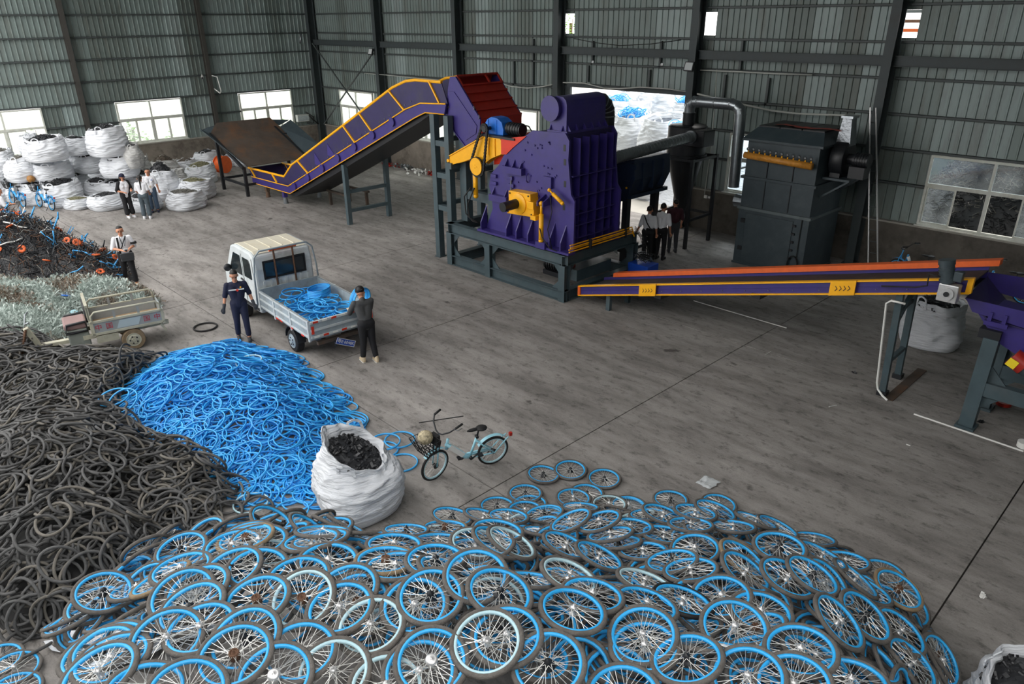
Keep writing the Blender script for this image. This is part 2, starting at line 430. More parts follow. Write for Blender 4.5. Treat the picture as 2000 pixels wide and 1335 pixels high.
# right end wall (out of the frame) and the near corner posts
we = struct('wall_right')
MB().box((14, -10, 0), (14.1, YW, 10.5)).build('sheet_panel', SHEET2, we)
wf = struct('wall_front')  # front wall out of view, added to hold back low daylight
for k in range(13): MB().box((-12 + 2 * k, -10.1, 0), (-10.02 + 2 * k, -10, 10.5)).build('sheet_panel', SHEET2, wf)
# ---- unseen roof, its open gaps placed to steer the daylight
ce = struct('ceiling')
ROOF = mat('roof_sheet', (120, 130, 132), .6, var=.1)
strips = [(-39.4, -33.2), (-32.2, -25.4), (-24.4, -17.6), (-16.6, -9.8), (-8.8, -2.0), (-1.0, 5.0), (5.6, 14.1)]
for i, (a, b) in enumerate(strips):
    MB().box((a, 6.5 if b < -11 else 3.2, 10.5), (b, YW + .1, 10.58)).build('roof_panel', ROOF, ce)
    if b > -11: MB().box((a, -10, 10.5), (b, -4.0, 10.58)).build('roof_panel', ROOF, ce)
for x in (-33.2, -25.4, -17.6, -9.8, -2.0, 4.9):
    MB().box((x - .1, 15.5 if x < -20 else 3.2, 10.5), (x + 1.1, YW + .1, 10.56)).build('roof_panel', ROOF, ce)
for x in BC[1:-1]:
    MB().ibeam((x, -8, 10.2), (x, 22.4, 10.2), .22, .5, .02).build('rafter', COLM, ce)
# ---- windows
FRAME = mat('dirty_white_window_frame', (206, 208, 200), .6, var=.08, vscale=5, dirt=(150, 140, 110), dirt_amt=.4)
def glass(name, tint, milk, emit=0):
    m = D.materials.new(name); m.use_nodes = True; N = m.node_tree.nodes; L = m.node_tree.links; N.clear()
    o = N.new('ShaderNodeOutputMaterial'); t = N.new('ShaderNodeBsdfTransparent'); t.inputs['Color'].default_value = (*tint, 1)
    tl = N.new('ShaderNodeBsdfTranslucent'); tl.inputs['Color'].default_value = (.9, .92, .9, 1)
    gl = N.new('ShaderNodeBsdfGlossy'); gl.inputs['Roughness'].default_value = .08; gl.inputs['Color'].default_value = (.9, .95, .95, 1)
    tc = N.new('ShaderNodeTexCoord'); ns = N.new('ShaderNodeTexNoise'); ns.inputs['Scale'].default_value = 1.4; ns.inputs['Detail'].default_value = 6
    L.new(tc.outputs['Object'], ns.inputs['Vector'])
    mr = N.new('ShaderNodeMapRange'); mr.inputs[1].default_value = .3; mr.inputs[2].default_value = .7; mr.inputs[3].default_value = max(0, milk - .1); mr.inputs[4].default_value = min(1, milk + .1)
    L.new(ns.outputs['Fac'], mr.inputs[0])
    x = N.new('ShaderNodeMixShader'); L.new(mr.outputs[0], x.inputs[0]); L.new(t.outputs[0], x.inputs[1]); L.new(tl.outputs[0], x.inputs[2])
    y = N.new('ShaderNodeMixShader'); y.inputs[0].default_value = .06; L.new(x.outputs[0], y.inputs[1]); L.new(gl.outputs[0], y.inputs[2])
    L.new(y.outputs[0], o.inputs[0]); return m
GL_L = glass('dusty_window_glass', (.86, .9, .88), .14)
GL_R = glass('clear_window_glass', (.82, .88, .92), .02)
def window(n, wall, a, b, z0, z1, gm, lower=4, missing=()):
    w = struct('window_%d' % n)
    if wall is wb: f = lambda t, d, z: (t, YW - .02 - d, z)
    else: f = lambda t, d, z: (XW + .02 + d, t, z)
    def rect(name, t0, t1, za, zb, d0, d1, m):
        p = f(t0, d0, za); q = f(t1, d1, zb); MB().box([min(p[i], q[i]) for i in range(3)], [max(p[i], q[i]) for i in range(3)]).build(name, m, w)
    h = z1 - z0; zt = z0 + h * .58; fw = .06
    for (t0, t1, za, zb) in ((a, a + fw, z0, z1), (b - fw, b, z0, z1), (a + fw, b - fw, z0, z0 + fw), (a + fw, b - fw, z1 - fw, z1), (a + fw, b - fw, zt - .05, zt + .05)):
        rect('frame', t0, t1, za, zb, 0, .09, FRAME)
    mid = (a + b) / 2
    rect('mullion', mid - .035, mid + .035, zt + .05, z1 - fw, 0, .08, FRAME); rect('mullion', mid - .045, mid + .045, z0 + fw, zt - .05, 0, .08, FRAME)
    for (t0, t1) in ((a + fw, mid - .035), (mid + .035, b - fw)): rect('pane', t0, t1, zt + .05, z1 - fw, .035, .04, gm)
    edges = [a + fw, (a + fw + mid - .045) / 2, mid - .045], [mid + .045, (mid + .045 + b - fw) / 2, b - fw]
    i = 0
    for e in edges:
        for s in range(2):
            t0, t1 = e[s], e[s + 1]
            if i not in missing:
                dd = .03 if s == 0 else .055
                for (p0, p1, za, zb) in ((t0, t0 + .04, z0 + fw, zt - .05), (t1 - .04, t1, z0 + fw, zt - .05), (t0 + .04, t1 - .04, z0 + fw, z0 + fw + .04), (t0 + .04, t1 - .04, zt - .09, zt - .05)):
                    rect('sash', p0, p1, za, zb, dd - .015, dd + .02, FRAME)
                rect('pane', t0 + .04, t1 - .04, z0 + fw + .04, zt - .09, dd, dd + .005, gm)
            i += 1
    p = f(a - .05, -.02, z0 - .06); q = f(b + .05, .16, z0); MB().box([min(p[i], q[i]) for i in range(3)], [max(p[i], q[i]) for i in range(3)]).build('sill', FRAME, w)
window(1, wlft, 5.4, 8.56, 1.46, 3.42, GL_L, missing=(3,))
window(2, wlft, 11.7, 14.82, 1.46, 3.42, GL_L)
window(3, wlft, 17.86, 20.92, 1.46, 3.42, GL_L)
window(4, wb, -37.25, -34.0, 1.46, 3.42, GL_L)
window(5, wb, -31.2, -28.0, 1.46, 3.42, GL_L)
window(6, wb, -25.1, -21.9, 1.46, 3.42, GL_L)
window(7, wb, -12.9, -9.8, 1.46, 3.42, GL_R)
window(8, wb, -6.62, -3.42, 1.46, 3.42, GL_R, missing=(1, 2))

# lean-to outside the right half of the back wall keeps the light off the scrap there
lt = struct('ceiling_outside')
for k in range(11):
    MB().box((-11.4 + k * 1.6, YW + .12, 6.0), (-9.82 + k * 1.6, 25.2, 6.06)).build('roof_panel', ROOF, lt)
lw = struct('wall_outside_back')
for k in range(11):
    MB().box((-11.4 + k * 1.6, 31, -.05), (-9.82 + k * 1.6, 31.1, 6.0)).build('sheet_panel', SHEET2, lw)
MB().box((-11.5, 29, -.05), (-11.4, 31, 6.0)).build('sheet_panel', SHEET2, lw)
# ================================================================== shredder platform
def at(x, y, z=0): return (x, y, z)
t = thing('machine_platform', 'grey-green steel beam platform under the purple shredder', 'platform', (-14.6, 15.2, 0))
X0, X1, Y0, Y1, ZP1 = -17.0, -12.1, 13.65, 16.85, 1.3
for (a, b) in (((X0, Y0 + .12), (X1, Y0 + .12)), ((X0, Y1 - .12), (X1, Y1 - .12)), ((X0 + .12, Y0), (X0 + .12, Y1)), ((X1 - .12, Y0), (X1 - .12, Y1))):
    for zc in (ZP1 - .15, .16):
        MB().ibeam((*a, zc), (*b, zc), .22, .3 if zc > .5 else .3, .02).build('beam', GREYG, t)
for x in (X0 + .12, -15.15, X1 - .12):
    for y in (Y0 + .12, Y1 - .12):
        MB().ibeam((x, y, 0), (x, y, 1.0), .22, .24, .022, (0, 1, 0)).build('column', GREYG, t)
        for s in (-1, 1):
            if X0 < x + s * .3 < X1:
                MB().xz([(x + s * .12, 1.0), (x + s * .42, 1.0), (x + s * .12, .68)], y - .01, y + .01).build('gusset', GREYG, t)
                MB().xz([(x + s * .12, .31), (x + s * .42, .31), (x + s * .12, .6)], y - .01, y + .01).build('gusset', GREYG, t)
for y in (Y0 + .12, Y1 - .12):
    MB().prism([(X1 - .12, y, 1.0), (X1 - .12, y + (.45 if y < 15 else -.45), 1.0), (X1 - .12, y, .55)], (.02, 0, 0)).build('gusset', GREYG, t)
MB().box((X1 - 1.2, Y0 + .9, .3), (X1 - .35, Y1 - .8, .62)).build('under_tray', GREYG, t)
MB().box((X0 + 1.7, Y0 + .25, 1.29), (X1 - .05, Y1 - .1, 1.315)).build('deck_plate', PURPLE_IN, t)
# motor under the platform
t = thing('drive_motor', 'dark red and black motor with a white plate, inside the machine platform', 'motor', (-13.2, 14.7, .31))
m = MB(); m.cyl((-13.6, 14.6, .62), (-12.95, 14.6, .62), .2, n=20); m.build('motor_body', BLACKM, t)
for k in range(6): MB().cyl((-13.55 + k * .09, 14.6, .62), (-13.52 + k * .09, 14.6, .62), .225, n=16).build('cooling_fin', BLACKM, t)
MB().box((-13.0, 14.42, .42), (-12.7, 14.78, .82)).build('terminal_box', REDP, t, bevel=.02)
MB().box((-12.96, 14.40, .55), (-12.78, 14.42, .72)).build('data_plate', WHITEP, t)
MB().box((-13.6, 14.4, .31), (-12.95, 14.8, .44)).build('foot', BLACKM, t)

# ================================================================== shredder
s = thing('shredder', 'large purple shredder with ribbed side and yellow bearing block on the steel platform', 'shredder', (-13.8, 14.9, 1.31))
side = [(-13.58, 4.32), (-12.44, 4.36), (-12.30, 4.18), (-12.32, 3.70), (-12.20, 2.86), (-12.07, 2.70), (-12.07, 1.32), (-15.44, 1.32), (-15.40, 1.5), (-15.16, 2.0), (-15.2, 2.38), (-15.3, 2.62), (-15.22, 2.98), (-14.9, 3.25), (-14.57, 3.70)]
MB().xz(side, 13.93, 13.99).build('front_plate', PURPLE, s)
MB().xz(side, 15.80, 15.86).build('rear_plate', PURPLE, s)
MB().xz([(-14.5, 3.66), (-13.6, 4.28), (-12.46, 4.32), (-12.46, 1.34), (-15.0, 1.34), (-15.05, 2.5), (-14.9, 3.1)], 13.99, 15.80).build('housing', PURPLE_IN, s)
# grid of ribs on the right side
for z in (1.65, 2.0, 2.3, 2.75, 3.3):
    MB().box((-12.46, 14.0, z - .012), (-12.20, 15.79, z + .012)).build('rib', PURPLE, s)
for y in (14.28, 14.62, 14.97, 15.32, 15.6):
    MB().box((-12.46, y - .012, 1.35), (-12.22, y + .012, 4.22)).build('rib', PURPLE, s)
# lower front: anchor feet, gussets
MB().xz([(-15.55, 1.33), (-12.0, 1.33), (-12.0, 1.39), (-15.55, 1.39)], 13.66, 13.94).build('foot_flange', PURPLE, s)
for x in (-15.45, -14.4, -14.0, -13.55, -12.75, -12.35):
    MB().prism([(x, 13.94, 1.39), (x, 13.70, 1.39), (x, 13.70, 1.6), (x, 13.94, 2.05)], (.035, 0, 0)).build('gusset', PURPLE, s)
# clamp shelves on the plate
def shelf(x0, x1, z, n=3):
    MB().box((x0, 13.78, z - .09), (x1, 13.94, z + .09)).build('clamp_bar', PURPLE, s)
    for k in range(n):
        x = x0 + .08 + (x1 - x0 - .2) * k / max(1, n - 1)
        MB().prism([(x, 13.94, z + .09), (x, 13.80, z + .09), (x, 13.94, z + .3)], (.03, 0, 0)).build('gusset', PURPLE, s)
shelf(-14.62, -13.85, 3.22); shelf(-15.16, -14.45, 2.36, 2)
for x, z in ((-14.4, 2.98), (-14.35, 2.78), (-15.05, 2.95), (-15.05, 2.75)):
    MB().box((x - .11, 13.86, z - .05), (x + .11, 13.94, z + .05)).build('hinge_lug', PURPLE, s, bevel=.01)
MB().cyl((-14.36, 13.88, 2.5), (-14.34, 13.88, 3.05), .022, n=8).build('hinge_pin', STEEL, s)
random.seed(3)
for k in range(34):
    x = random.uniform(-14.6, -12.7); z = random.uniform(2.55, 4.1)
    if z > 3.7 and x < -14.57 + (z - 3.7) * 1.6: continue
    if abs(z - 3.22) < .2 and x < -13.8: continue
    MB().cyl((x, 13.90, z), (x, 13.94, z), .024, n=6).build('bolt_head', PURPLE, s)
for x, z in ((-12.42, 2.5), (-12.4, 3.1), (-12.42, 3.65), (-12.44, 4.0)):
    MB().box((x - .05, 13.925, z - .08), (x + .03, 13.935, z + .08)).build('slot', BLACKM, s, bevel=.004)
MB().box((-13.12, 13.84, 2.92), (-12.82, 13.94, 3.22)).build('lifting_lug', PURPLE, s)
MB().tube([(-13.72, 13.9, 3.2), (-13.72, 13.84, 3.14), (-13.72, 13.84, 3.02), (-13.72, 13.9, 2.96)], .018).build('hook', PURPLE, s)
# bearing block
b = MB().xz([(-14.18, 2.72), (-13.36, 2.74), (-13.34, 2.52), (-13.22, 2.5), (-13.22, 2.14), (-14.25, 2.08), (-14.25, 2.34), (-14.18, 2.36)], 13.62, 13.93).build('bearing_block', YELLOW, s, bevel=.015)
MB().lathe([(.28, 0), (.28, -.03), (.24, -.05), (.16, -.05)], 28, (-13.78, 13.625, 2.42), 'y').build('bearing_cap', YELLOW, s, 'auto')
MB().box((-13.42, 13.56, 2.36), (-13.18, 13.62, 2.56)).build('bearing_lug', YELLOW, s, bevel=.01)
MB().box((-13.30, 13.56, 2.08), (-13.10, 13.75, 2.2)).build('bearing_lug', YELLOW, s, bevel=.01)
MB().cyl((-13.85, 13.64, 2.42), (-13.85, 13.08, 2.40), .13, n=20).build('shaft_stub', BLACKM, s)
for x, z in ((-14.12, 2.66), (-13.42, 2.68), (-14.2, 2.14), (-13.3, 2.2)): MB().cyl((x, 13.60, z), (x, 13.63, z), .025, n=6).build('bolt_head', BLACKM, s)
# hydraulic cylinders
def ram(p, q, r, root):
    p = V(p); q = V(q); d = (q - p)
    a = MB().cyl(p, p + d * .72, r, n=14).build('cylinder_barrel', YELLOW, root, True)
    MB().cyl(p + d * .72, q, r * .5, n=10).build('piston_rod', YELLOW, root, True)
    MB().ell(p, (r * 1.1,) * 3).build('clevis', YELLOW, root, True); MB().ell(q, (r * 1.0,) * 3).build('clevis', YELLOW, root, True)
ram((-12.98, 13.66, 1.55), (-12.98, 13.66, 2.55), .065, s)
ram((-12.3, 13.72, 2.66), (-12.78, 13.74, 2.92), .05, s)
MB().box((-13.14, 13.6, 1.34), (-12.8, 13.75, 1.52)).build('ram_bracket', PURPLE, s)
for dx in (-.12, .08):
    MB().prism([(-12.98 + dx, 13.94, 2.75), (-12.98 + dx, 13.94, 2.5), (-12.98 + dx, 13.6, 2.48), (-12.98 + dx, 13.6, 2.6)], (.035, 0, 0)).build('ram_bracket', PURPLE, s)
# top stack
MB().box((-13.03, 14.0, 4.34), (-12.47, 15.52, 5.0)).build('stack_box', PURPLE, s)
pr = [(-13.03, 5.0), (-13.03, 5.08), (-12.95, 5.19), (-12.8, 5.22), (-12.6, 5.2), (-12.5, 5.12), (-12.47, 5.0)]
MB().xz(pr, 14.0, 15.52).build('stack_hood', PURPLE, s, 'auto')
MB().box((-13.1, 13.97, 4.33), (-12.42, 15.6, 4.39)).build('stack_flange', PURPLE, s)
MB().lathe([(.31, 0), (.31, .05), (.29, .05), (.29, .12)], 28, (-12.92, 13.86, 4.92), 'y').build('end_cap', PURPLE, s, 'auto')
for y in (14.05, 14.35, 14.65, 14.95, 15.25, 15.5):
    MB().prism([(-12.47, y, 4.39), (-12.36, y, 4.39), (-12.47, y, 4.55)], (0, .03, 0)).build('gusset', PURPLE, s)
for x in (-13.0, -12.6): MB().prism([(x, 14.0, 4.39), (x, 13.92, 4.39), (x, 14.0, 4.52)], (.03, 0, 0)).build('gusset', PURPLE, s)
el = [V((-12.75, 15.5 + .42 * sin(a), 4.55 + .42 * cos(a) + .02)) for a in [i * pi / 16 for i in range(9)]]
el += [V((-12.75, 15.92, 4.3)), V((-12.75, 15.92, 3.9))]
MB().tube(el, .22, 16).build('elbow_duct', BLACKM, s, 'auto')
for i in range(0, 9, 2): MB().cyl(el[i] - (el[i + 1] - el[i]).normalized() * .012, el[i] + (el[i + 1] - el[i]).normalized() * .012, .235, n=16).build('duct_seam', GALV, s)
# yellow pipes along the platform edge
for k in range(4):
    MB().tube([(-12.05 - (k % 2) * .03, 13.75 + k * .02, 1.40 + k * .055), (-11.98 - (k % 2) * .03, 16.35, 1.42 + k * .055), (-11.98, 16.45, 1.3)], .018, 8).build('hydraulic_pipe', YELLOW, s)
for y in (14.5, 16.0): MB().box((-12.03, y, 1.36), (-11.94, y + .04, 1.62)).build('pipe_clamp', BLACKM, s)
MB().tube([(-12.98, 13.6, 1.9), (-12.85, 13.55, 1.7), (-12.6, 13.6, 1.42), (-12.3, 13.7, 1.36)], .014, 6).build('hose', BLACK, s, True)
MB().tube([(-12.72, 13.7, 2.8), (-12.6, 13.66, 2.4), (-12.75, 13.66, 1.9), (-12.6, 13.68, 1.4)], .012, 6).build('hose', BLACK, s, True)

# ================================================================== feed hood
h = thing('feed_hood', 'purple inlet hood with a red slatted front at the top of the feed conveyor', 'hood', (-16.6, 15, 3.5))
hs = [(-17.24, 5.14), (-17.13, 5.46), (-16.89, 5.47), (-15.87, 4.38), (-15.91, 3.93), (-16.51, 3.56), (-17.42, 4.28)]
MB().xz(hs, 14.16, 14.2).build('side_panel', PURPLE, h); MB().xz(hs, 15.78, 15.82).build('side_panel', PURPLE, h)
MB().xz([(-17.18, 5.06), (-16.95, 5.06), (-16.0, 4.2), (-16.05, 3.98), (-16.5, 3.75), (-17.28, 4.3)], 14.14, 14.16).build('side_frame', PURPLE, h)
MB().bar((-16.86, 14.15, 5.47), (-15.84, 14.15, 4.38), .05, .03, (0, 0, 1)).build('edge_strip', PURPLE, h)
MB().bar((-17.42, 14.15, 4.28), (-16.51, 14.15, 3.56), .05, .03).build('edge_strip', PURPLE, h)
d = V((-15.87, 0, 4.38)) - V((-16.89, 0, 5.47)); nrm = V((d.z * -1, 0, d.x)).normalized()
gm = MB()
def hp(tt, y, o=0): return V((-16.89, y, 5.47)) + d * tt + nrm * o
gm.add([hp(.22, 14.22), hp(1, 14.22), hp(1, 15.78), hp(.22, 15.78), hp(.22, 14.22, -.03), hp(1, 14.22, -.03), hp(1, 15.78, -.03), hp(.22, 15.78, -.03)], [(0, 1, 2, 3), (7, 6, 5, 4), (0, 4, 5, 1), (1, 5, 6, 2), (2, 6, 7, 3), (3, 7, 4, 0)])
gm.build('front_plate', REDP, h)
for tt in (.0, .22, .4, .6, .8, .99):
    MB().bar(hp(tt, 14.2, .02), hp(tt, 15.8, .02), .05, .05, nrm).build('slat', REDP, h)
for y in (14.22, 15.3, 15.78): MB().bar(hp(0, y, .02), hp(.22, y, .02), .05, .05, nrm).build('slat', REDP, h)
MB().box((-15.9, 14.22, 3.9), (-15.86, 15.8, 4.4)).build('lower_plate', REDP, h)
MB().xz([(-17.24, 5.14), (-17.13, 5.46), (-16.89, 5.47), (-16.89, 5.44), (-17.1, 5.42), (-17.2, 5.13)], 14.2, 15.8).build('roof_plate', REDP, h)
for z in (4.62, 4.4):
    x = -16.89 + (5.47 - z) / 1.09 * 1.02
    MB().tube([(x, 14.13, z), (x + .04, 14.11, z + .03), (x + .04, 14.11, z + .09), (x, 14.13, z + .1)], .015).build('latch', STEEL, h)
# ================================================================== feed roller arm
a = thing('feed_roller_arm', 'yellow and red swing arm with blue gearbox and chain drive beside the purple shredder', 'machine arm', (-15.4, 14.1, 3.0))
arm = [(-17.0, 3.0), (-16.97, 3.26), (-15.42, 3.98), (-14.75, 3.98), (-14.75, 3.58), (-15.15, 3.42), (-15.5, 3.2), (-15.75, 3.25), (-15.95, 3.33), (-16.3, 3.2)]
MB().xz(arm, 13.9, 13.94).build('arm_plate', YELLOW, a)
MB().xz(arm, 14.1, 14.14).build('arm_plate', YELLOW, a)
MB().bar((-16.97, 14.02, 3.28), (-15.42, 14.02, 4.0), .3, .03).build('arm_flange', YELLOW, a)
MB().box((-15.42, 13.88, 3.97), (-14.75, 14.16, 4.0)).build('arm_flange', YELLOW, a)
for x in (-15.25, -15.0): MB().box((x, 13.87, 3.5), (x + .03, 13.9, 3.97)).build('stiffener', YELLOW, a)
MB().xz([(-14.75, 3.58), (-14.75, 3.99), (-13.78, 4.16), (-14.3, 3.8), (-14.55, 3.6)], 13.9, 15.75).build('roller_housing', REDB, a)
MB().xz([(-15.3, 3.2), (-15.3, 3.95), (-14.8, 3.95), (-14.8, 3.3)], 14.14, 15.7).build('roller_guard', REDB, a)
MB().box((-15.55, 13.86, 4.0), (-14.2, 14.55, 4.06)).build('drive_plate', BLACKM, a)
gb = MB().xz([(-15.5, 4.06), (-15.6, 4.2), (-15.5, 4.3), (-15.42, 4.44), (-15.25, 4.52), (-15.0, 4.5), (-14.82, 4.4), (-14.76, 4.2), (-14.78, 4.06)], 14.0, 14.42).build('gearbox', BLUEP, a, bevel=.02)
for x in (-15.38, -15.05): MB().box((x, 13.985, 4.08), (x + .04, 14.0, 4.45)).build('gearbox_rib', BLUEP, a)
MB().cyl((-15.5, 14.2, 4.3), (-15.62, 14.2, 4.3), .07, n=14).build('gearbox_cap', BLUEP, a, 'auto')
MB().cyl((-14.78, 14.22, 4.24), (-14.22, 14.22, 4.24), .16, n=20).build('motor', BLACKM, a, 'auto')
for k in range(5): MB().cyl((-14.7 + k * .1, 14.22, 4.24), (-14.68 + k * .1, 14.22, 4.24), .175, n=18).build('motor_fin', BLACKM, a)
MB().tube([(-14.3, 14.3, 4.36), (-14.1, 14.32, 4.34), (-13.95, 14.3, 4.2), (-13.9, 14.25, 4.1)], .018).build('cable', BLACK, a, True)
# sprockets + chain
SPC, SPT = V((-15.62, 13.78, 3.16)), V((-15.28, 13.78, 4.22))
def sprocket(c, r, m, nt):
    pf = []
    for i in range(nt * 2):
        an = pi * i / nt; rr = r if i % 2 else r - .02; pf.append((c.x + rr * cos(an), c.z + rr * sin(an)))
    return MB().xz(pf, c.y - .03, c.y + .03).build('sprocket', m, a)
sprocket(SPC, .27, BLACKM, 28); MB().cyl(SPC + V((0, -.06, 0)), SPC + V((0, -.03, 0)), .245, n=28).build('sprocket_cover', YELLOW, a)
for an in (0, 2.1, 4.2): MB().cyl(SPC + V((.05 * cos(an), -.075, .05 * sin(an))), SPC + V((.05 * cos(an), -.06, .05 * sin(an))), .012, n=6).build('bolt_head', YELLOW, a)
sprocket(SPT, .10, BLACKM, 12)
MB().cyl(SPT, SPT + V((0, .25, 0)), .05, n=12).build('output_shaft', BLACKM, a)
ch = []
ax = (SPT - SPC).normalized(); px = V((ax.z, 0, -ax.x))
for k in range(13): an = pi * k / 12; ch.append(SPC - ax * .28 * sin(an) + px * .28 * cos(an))
for k in range(13): an = pi * k / 12; ch.append(SPT + ax * .12 * sin(an) - px * .12 * cos(an))
dense = []
for i in range(len(ch)):
    p, q = ch[i], ch[(i + 1) % len(ch)]; nn = max(1, int((q - p).length / .045))
    dense += [p.lerp(q, j / nn) for j in range(nn)]
cm = MB()
for i in range(len(dense)):
    p, q = dense[i], dense[(i + 1) % len(dense)]
    cm.bar(p - (q - p) * .1, q, .07 if i % 2 else .045, .05, (0, 1, 0))
cm.build('drive_chain', BLACK, a)
ram((-15.9, 13.95, 2.25), (-15.9, 13.95, 3.3), .07, a)
MB().tube([(-16.0, 13.85, 2.5), (-16.25, 13.8, 2.2), (-16.2, 13.8, 1.7), (-15.95, 13.85, 1.5), (-15.7, 14, 1.45)], .02).build('hose', BLACK, a, True)
MB().tube([(-15.85, 13.85, 2.5), (-16.1, 13.8, 2.0), (-16.05, 13.8, 1.6), (-15.8, 13.9, 1.5)], .02).build('hose', BLACK, a, True)
MB().cyl((-17.02, 13.86, 3.14), (-17.02, 14.2, 3.14), .05, n=12).build('pivot_pin', YELLOW, a)
MB().tube([(-15.5, 14.02, 4.0), (-15.5, 14.02, 4.09), (-15.44, 14.02, 4.13), (-15.38, 14.02, 4.09), (-15.38, 14.02, 4.0)], .02).build('lifting_eye', REDB, a, True)
# ---- tower frame standing on the platform, carrying arm and hood
t = thing('hood_support_frame', 'grey-green box-section frame standing on the platform behind the yellow swing arm', 'frame', (-16.0, 14.9, 1.3))
for x, zt in ((-16.75, 4.0), (-15.52, 2.95)):
    for y in (14.32, 15.9):
        MB().box((x - .14, y - .12, 1.31), (x + .14, y + .12, zt)).build('post', GREYG, t)
for y in (14.32, 15.9):
    MB().box((-16.6, y - .1, 2.0), (-15.66, y + .1, 2.26)).build('crossbeam', GREYG, t)
for z in (2.0, 2.7, 3.1, 3.5): MB().box((-16.82, 14.42, z), (-16.68, 15.78, z + .14)).build('crossbeam', GREYG, t)
MB().box((-17.12, 13.84, 2.9), (-16.85, 14.25, 3.08)).build('pivot_bracket', GREYG, t)
t = thing('control_box', 'pale grey electric box on the frame under the yellow arm', 'box', (-16.3, 15.5, 2.5))
MB().box((-16.5, 15.2, 2.45), (-16.1, 15.5, 3.1)).build('cabinet', mat('pale_grey_enamel', (190, 192, 190), .5), t, bevel=.02)
MB().box((-16.46, 15.185, 2.5), (-16.14, 15.2, 3.05)).build('door', MATS['pale_grey_enamel'], t); MB().box((-16.2, 15.17, 2.75), (-16.17, 15.185, 2.85)).build('handle', BLACKM, t)

# ================================================================== feed conveyor
c = thing('feed_conveyor', 'long purple inclined feed conveyor with yellow rails and dark legs', 'conveyor', (-24, 14.8, 0))
lowr = [(-31.1, 1.08), (-27.9, 1.14), (-27.13, 1.71), (-19.9, 5.02), (-19.2, 5.24), (-18.7, 5.3), (-17.45, 5.3)]      # top rail
mid = [(-30.74, .76), (-27.5, .82), (-19.2, 4.42), (-18.4, 4.66), (-17.2, 4.72)]                                         # rail at side foot
bot = [(-30.76, .49), (-27.45, .52), (-18.75, 4.2), (-18.2, 4.4), (-17.3, 4.42)]
for y in (14.1, 15.7):
    s_ = 1 if y < 15 else -1
    up = lowr + mid[::-1]
    MB().xz(up, y - .012, y + .012).build('side_wall', PURPLE_IN, c)
    MB().xz(mid + bot[::-1], y - .04 * s_ - .03, y - .04 * s_ + .03).build('side_beam', PURPLE, c)
    MB().tube([(x, y, z) for x, z in lowr], .046, 8).build('top_rail', YELLOW, c)
    MB().tube([(x, y - .09 * s_, z) for x, z in mid], .02, 6).build('foot_rail', YELLOW, c)
    MB().tube([(x, y - .08 * s_, z) for x, z in bot], .016, 6).build('bottom_rail', YELLOW, c)
    for (p, q) in (((-30.85, 1.08), (-30.5, .77)), ((-28.9, 1.12), (-28.55, .8)), ((-26.6, 1.95), (-25.85, 1.55)), ((-23.0, 3.6), (-22.3, 3.08)), ((-21.9, 4.1), (-21.2, 3.55)), ((-20.1, 4.93), (-19.3, 4.38)), ((-18.0, 5.3), (-17.55, 4.72))):
        MB().bar((p[0], y - .02 * s_, p[1]), (q[0], y - .02 * s_, q[1]), .05, .08, (0, 1, 0)).build('rail_strut', YELLOW, c)
    for (p, q) in (((-25.2, 2.2), (-24.6, 1.9)), ((-24.2, 2.65), (-23.6, 2.35))):
        MB().prism([(p[0], y - .03 * s_, p[1] + .2), (q[0], y - .03 * s_, q[1]), (p[0] - .05, y - .03 * s_, p[1] - .22)], (0, .02, 0)).build('bracket', PURPLE, c)
    for k in range(7):
        tt = (k + .3) / 7; x = -27.3 + 8.2 * tt; z = .72 + tt * 3.6
        b = MB().lathe([(.14, 0), (.14, .05), (.09, .07), (.09, .02)], 16, (x, y - s_ * .09 - (.05 if s_ > 0 else 0), z + .02), 'y').build('roller_bearing', PURPLE, c, 'auto')
        MB().cyl((x, y - s_ * .12, z + .02), (x, y - s_ * .10, z + .02), .07, n=12).build('roller_hole', BLACKM, c)
        for q in range(3):
            xx = x + .35 + q * .3; MB().cyl((xx, y - s_ * .03, z + .45 + q * .13), (xx, y - s_ * .0, z + .45 + q * .13), .02, n=6).build('bolt_head', STEEL, c)
MB().xz([(-30.74, .66), (-27.5, .72), (-19.1, 4.36), (-18.4, 4.58), (-17.2, 4.64), (-17.2, 4.6), (-18.4, 4.53), (-19.1, 4.31), (-27.5, .68), (-30.74, .62)], 14.12, 15.68).build('belt', BELT, c)
MB().xz([(-30.6, .5), (-27.4, .53), (-18.75, 4.2), (-18.2, 4.38), (-17.4, 4.4), (-17.4, 4.38), (-18.2, 4.3), (-18.6, 4.1), (-24, 1.75), (-27.2, .42), (-30.6, .42)], 14.15, 15.65).build('return_belt', BLACKM, c)
for k in range(14):
    tt = k / 14; x = -27.2 + 8 * tt; z = .86 + 3.47 * tt
    MB().box((x, 14.15, z), (x + .05, 15.65, z + .08)).build('cleat', BELT, c)
MB().xz([(-31.12, 1.08), (-31.05, 1.08), (-30.7, .5), (-30.78, .5)], 14.1, 15.7).build('end_plate', PURPLE_IN, c)
MB().box((-29.2, 15.0, .68), (-28.2, 15.3, .86)).build('orange_strip', ORANGE, c)
def hleg(x, y, zt, rungs, w=.16, m=GREYG):
    MB().box((x - w / 2, y - w / 2, 0), (x + w / 2, y + w / 2, zt)).build('leg', m, c)
for (x, zt) in ((-23.25, 2.2),):
    hleg(x, 14.12, zt, 0); hleg(x, 15.9, zt, 0)
    for z in (.45, 1.15): MB().box((x - .06, 14.2, z), (x + .06, 15.82, z + .12)).build('cross_rung', GREYG, c)
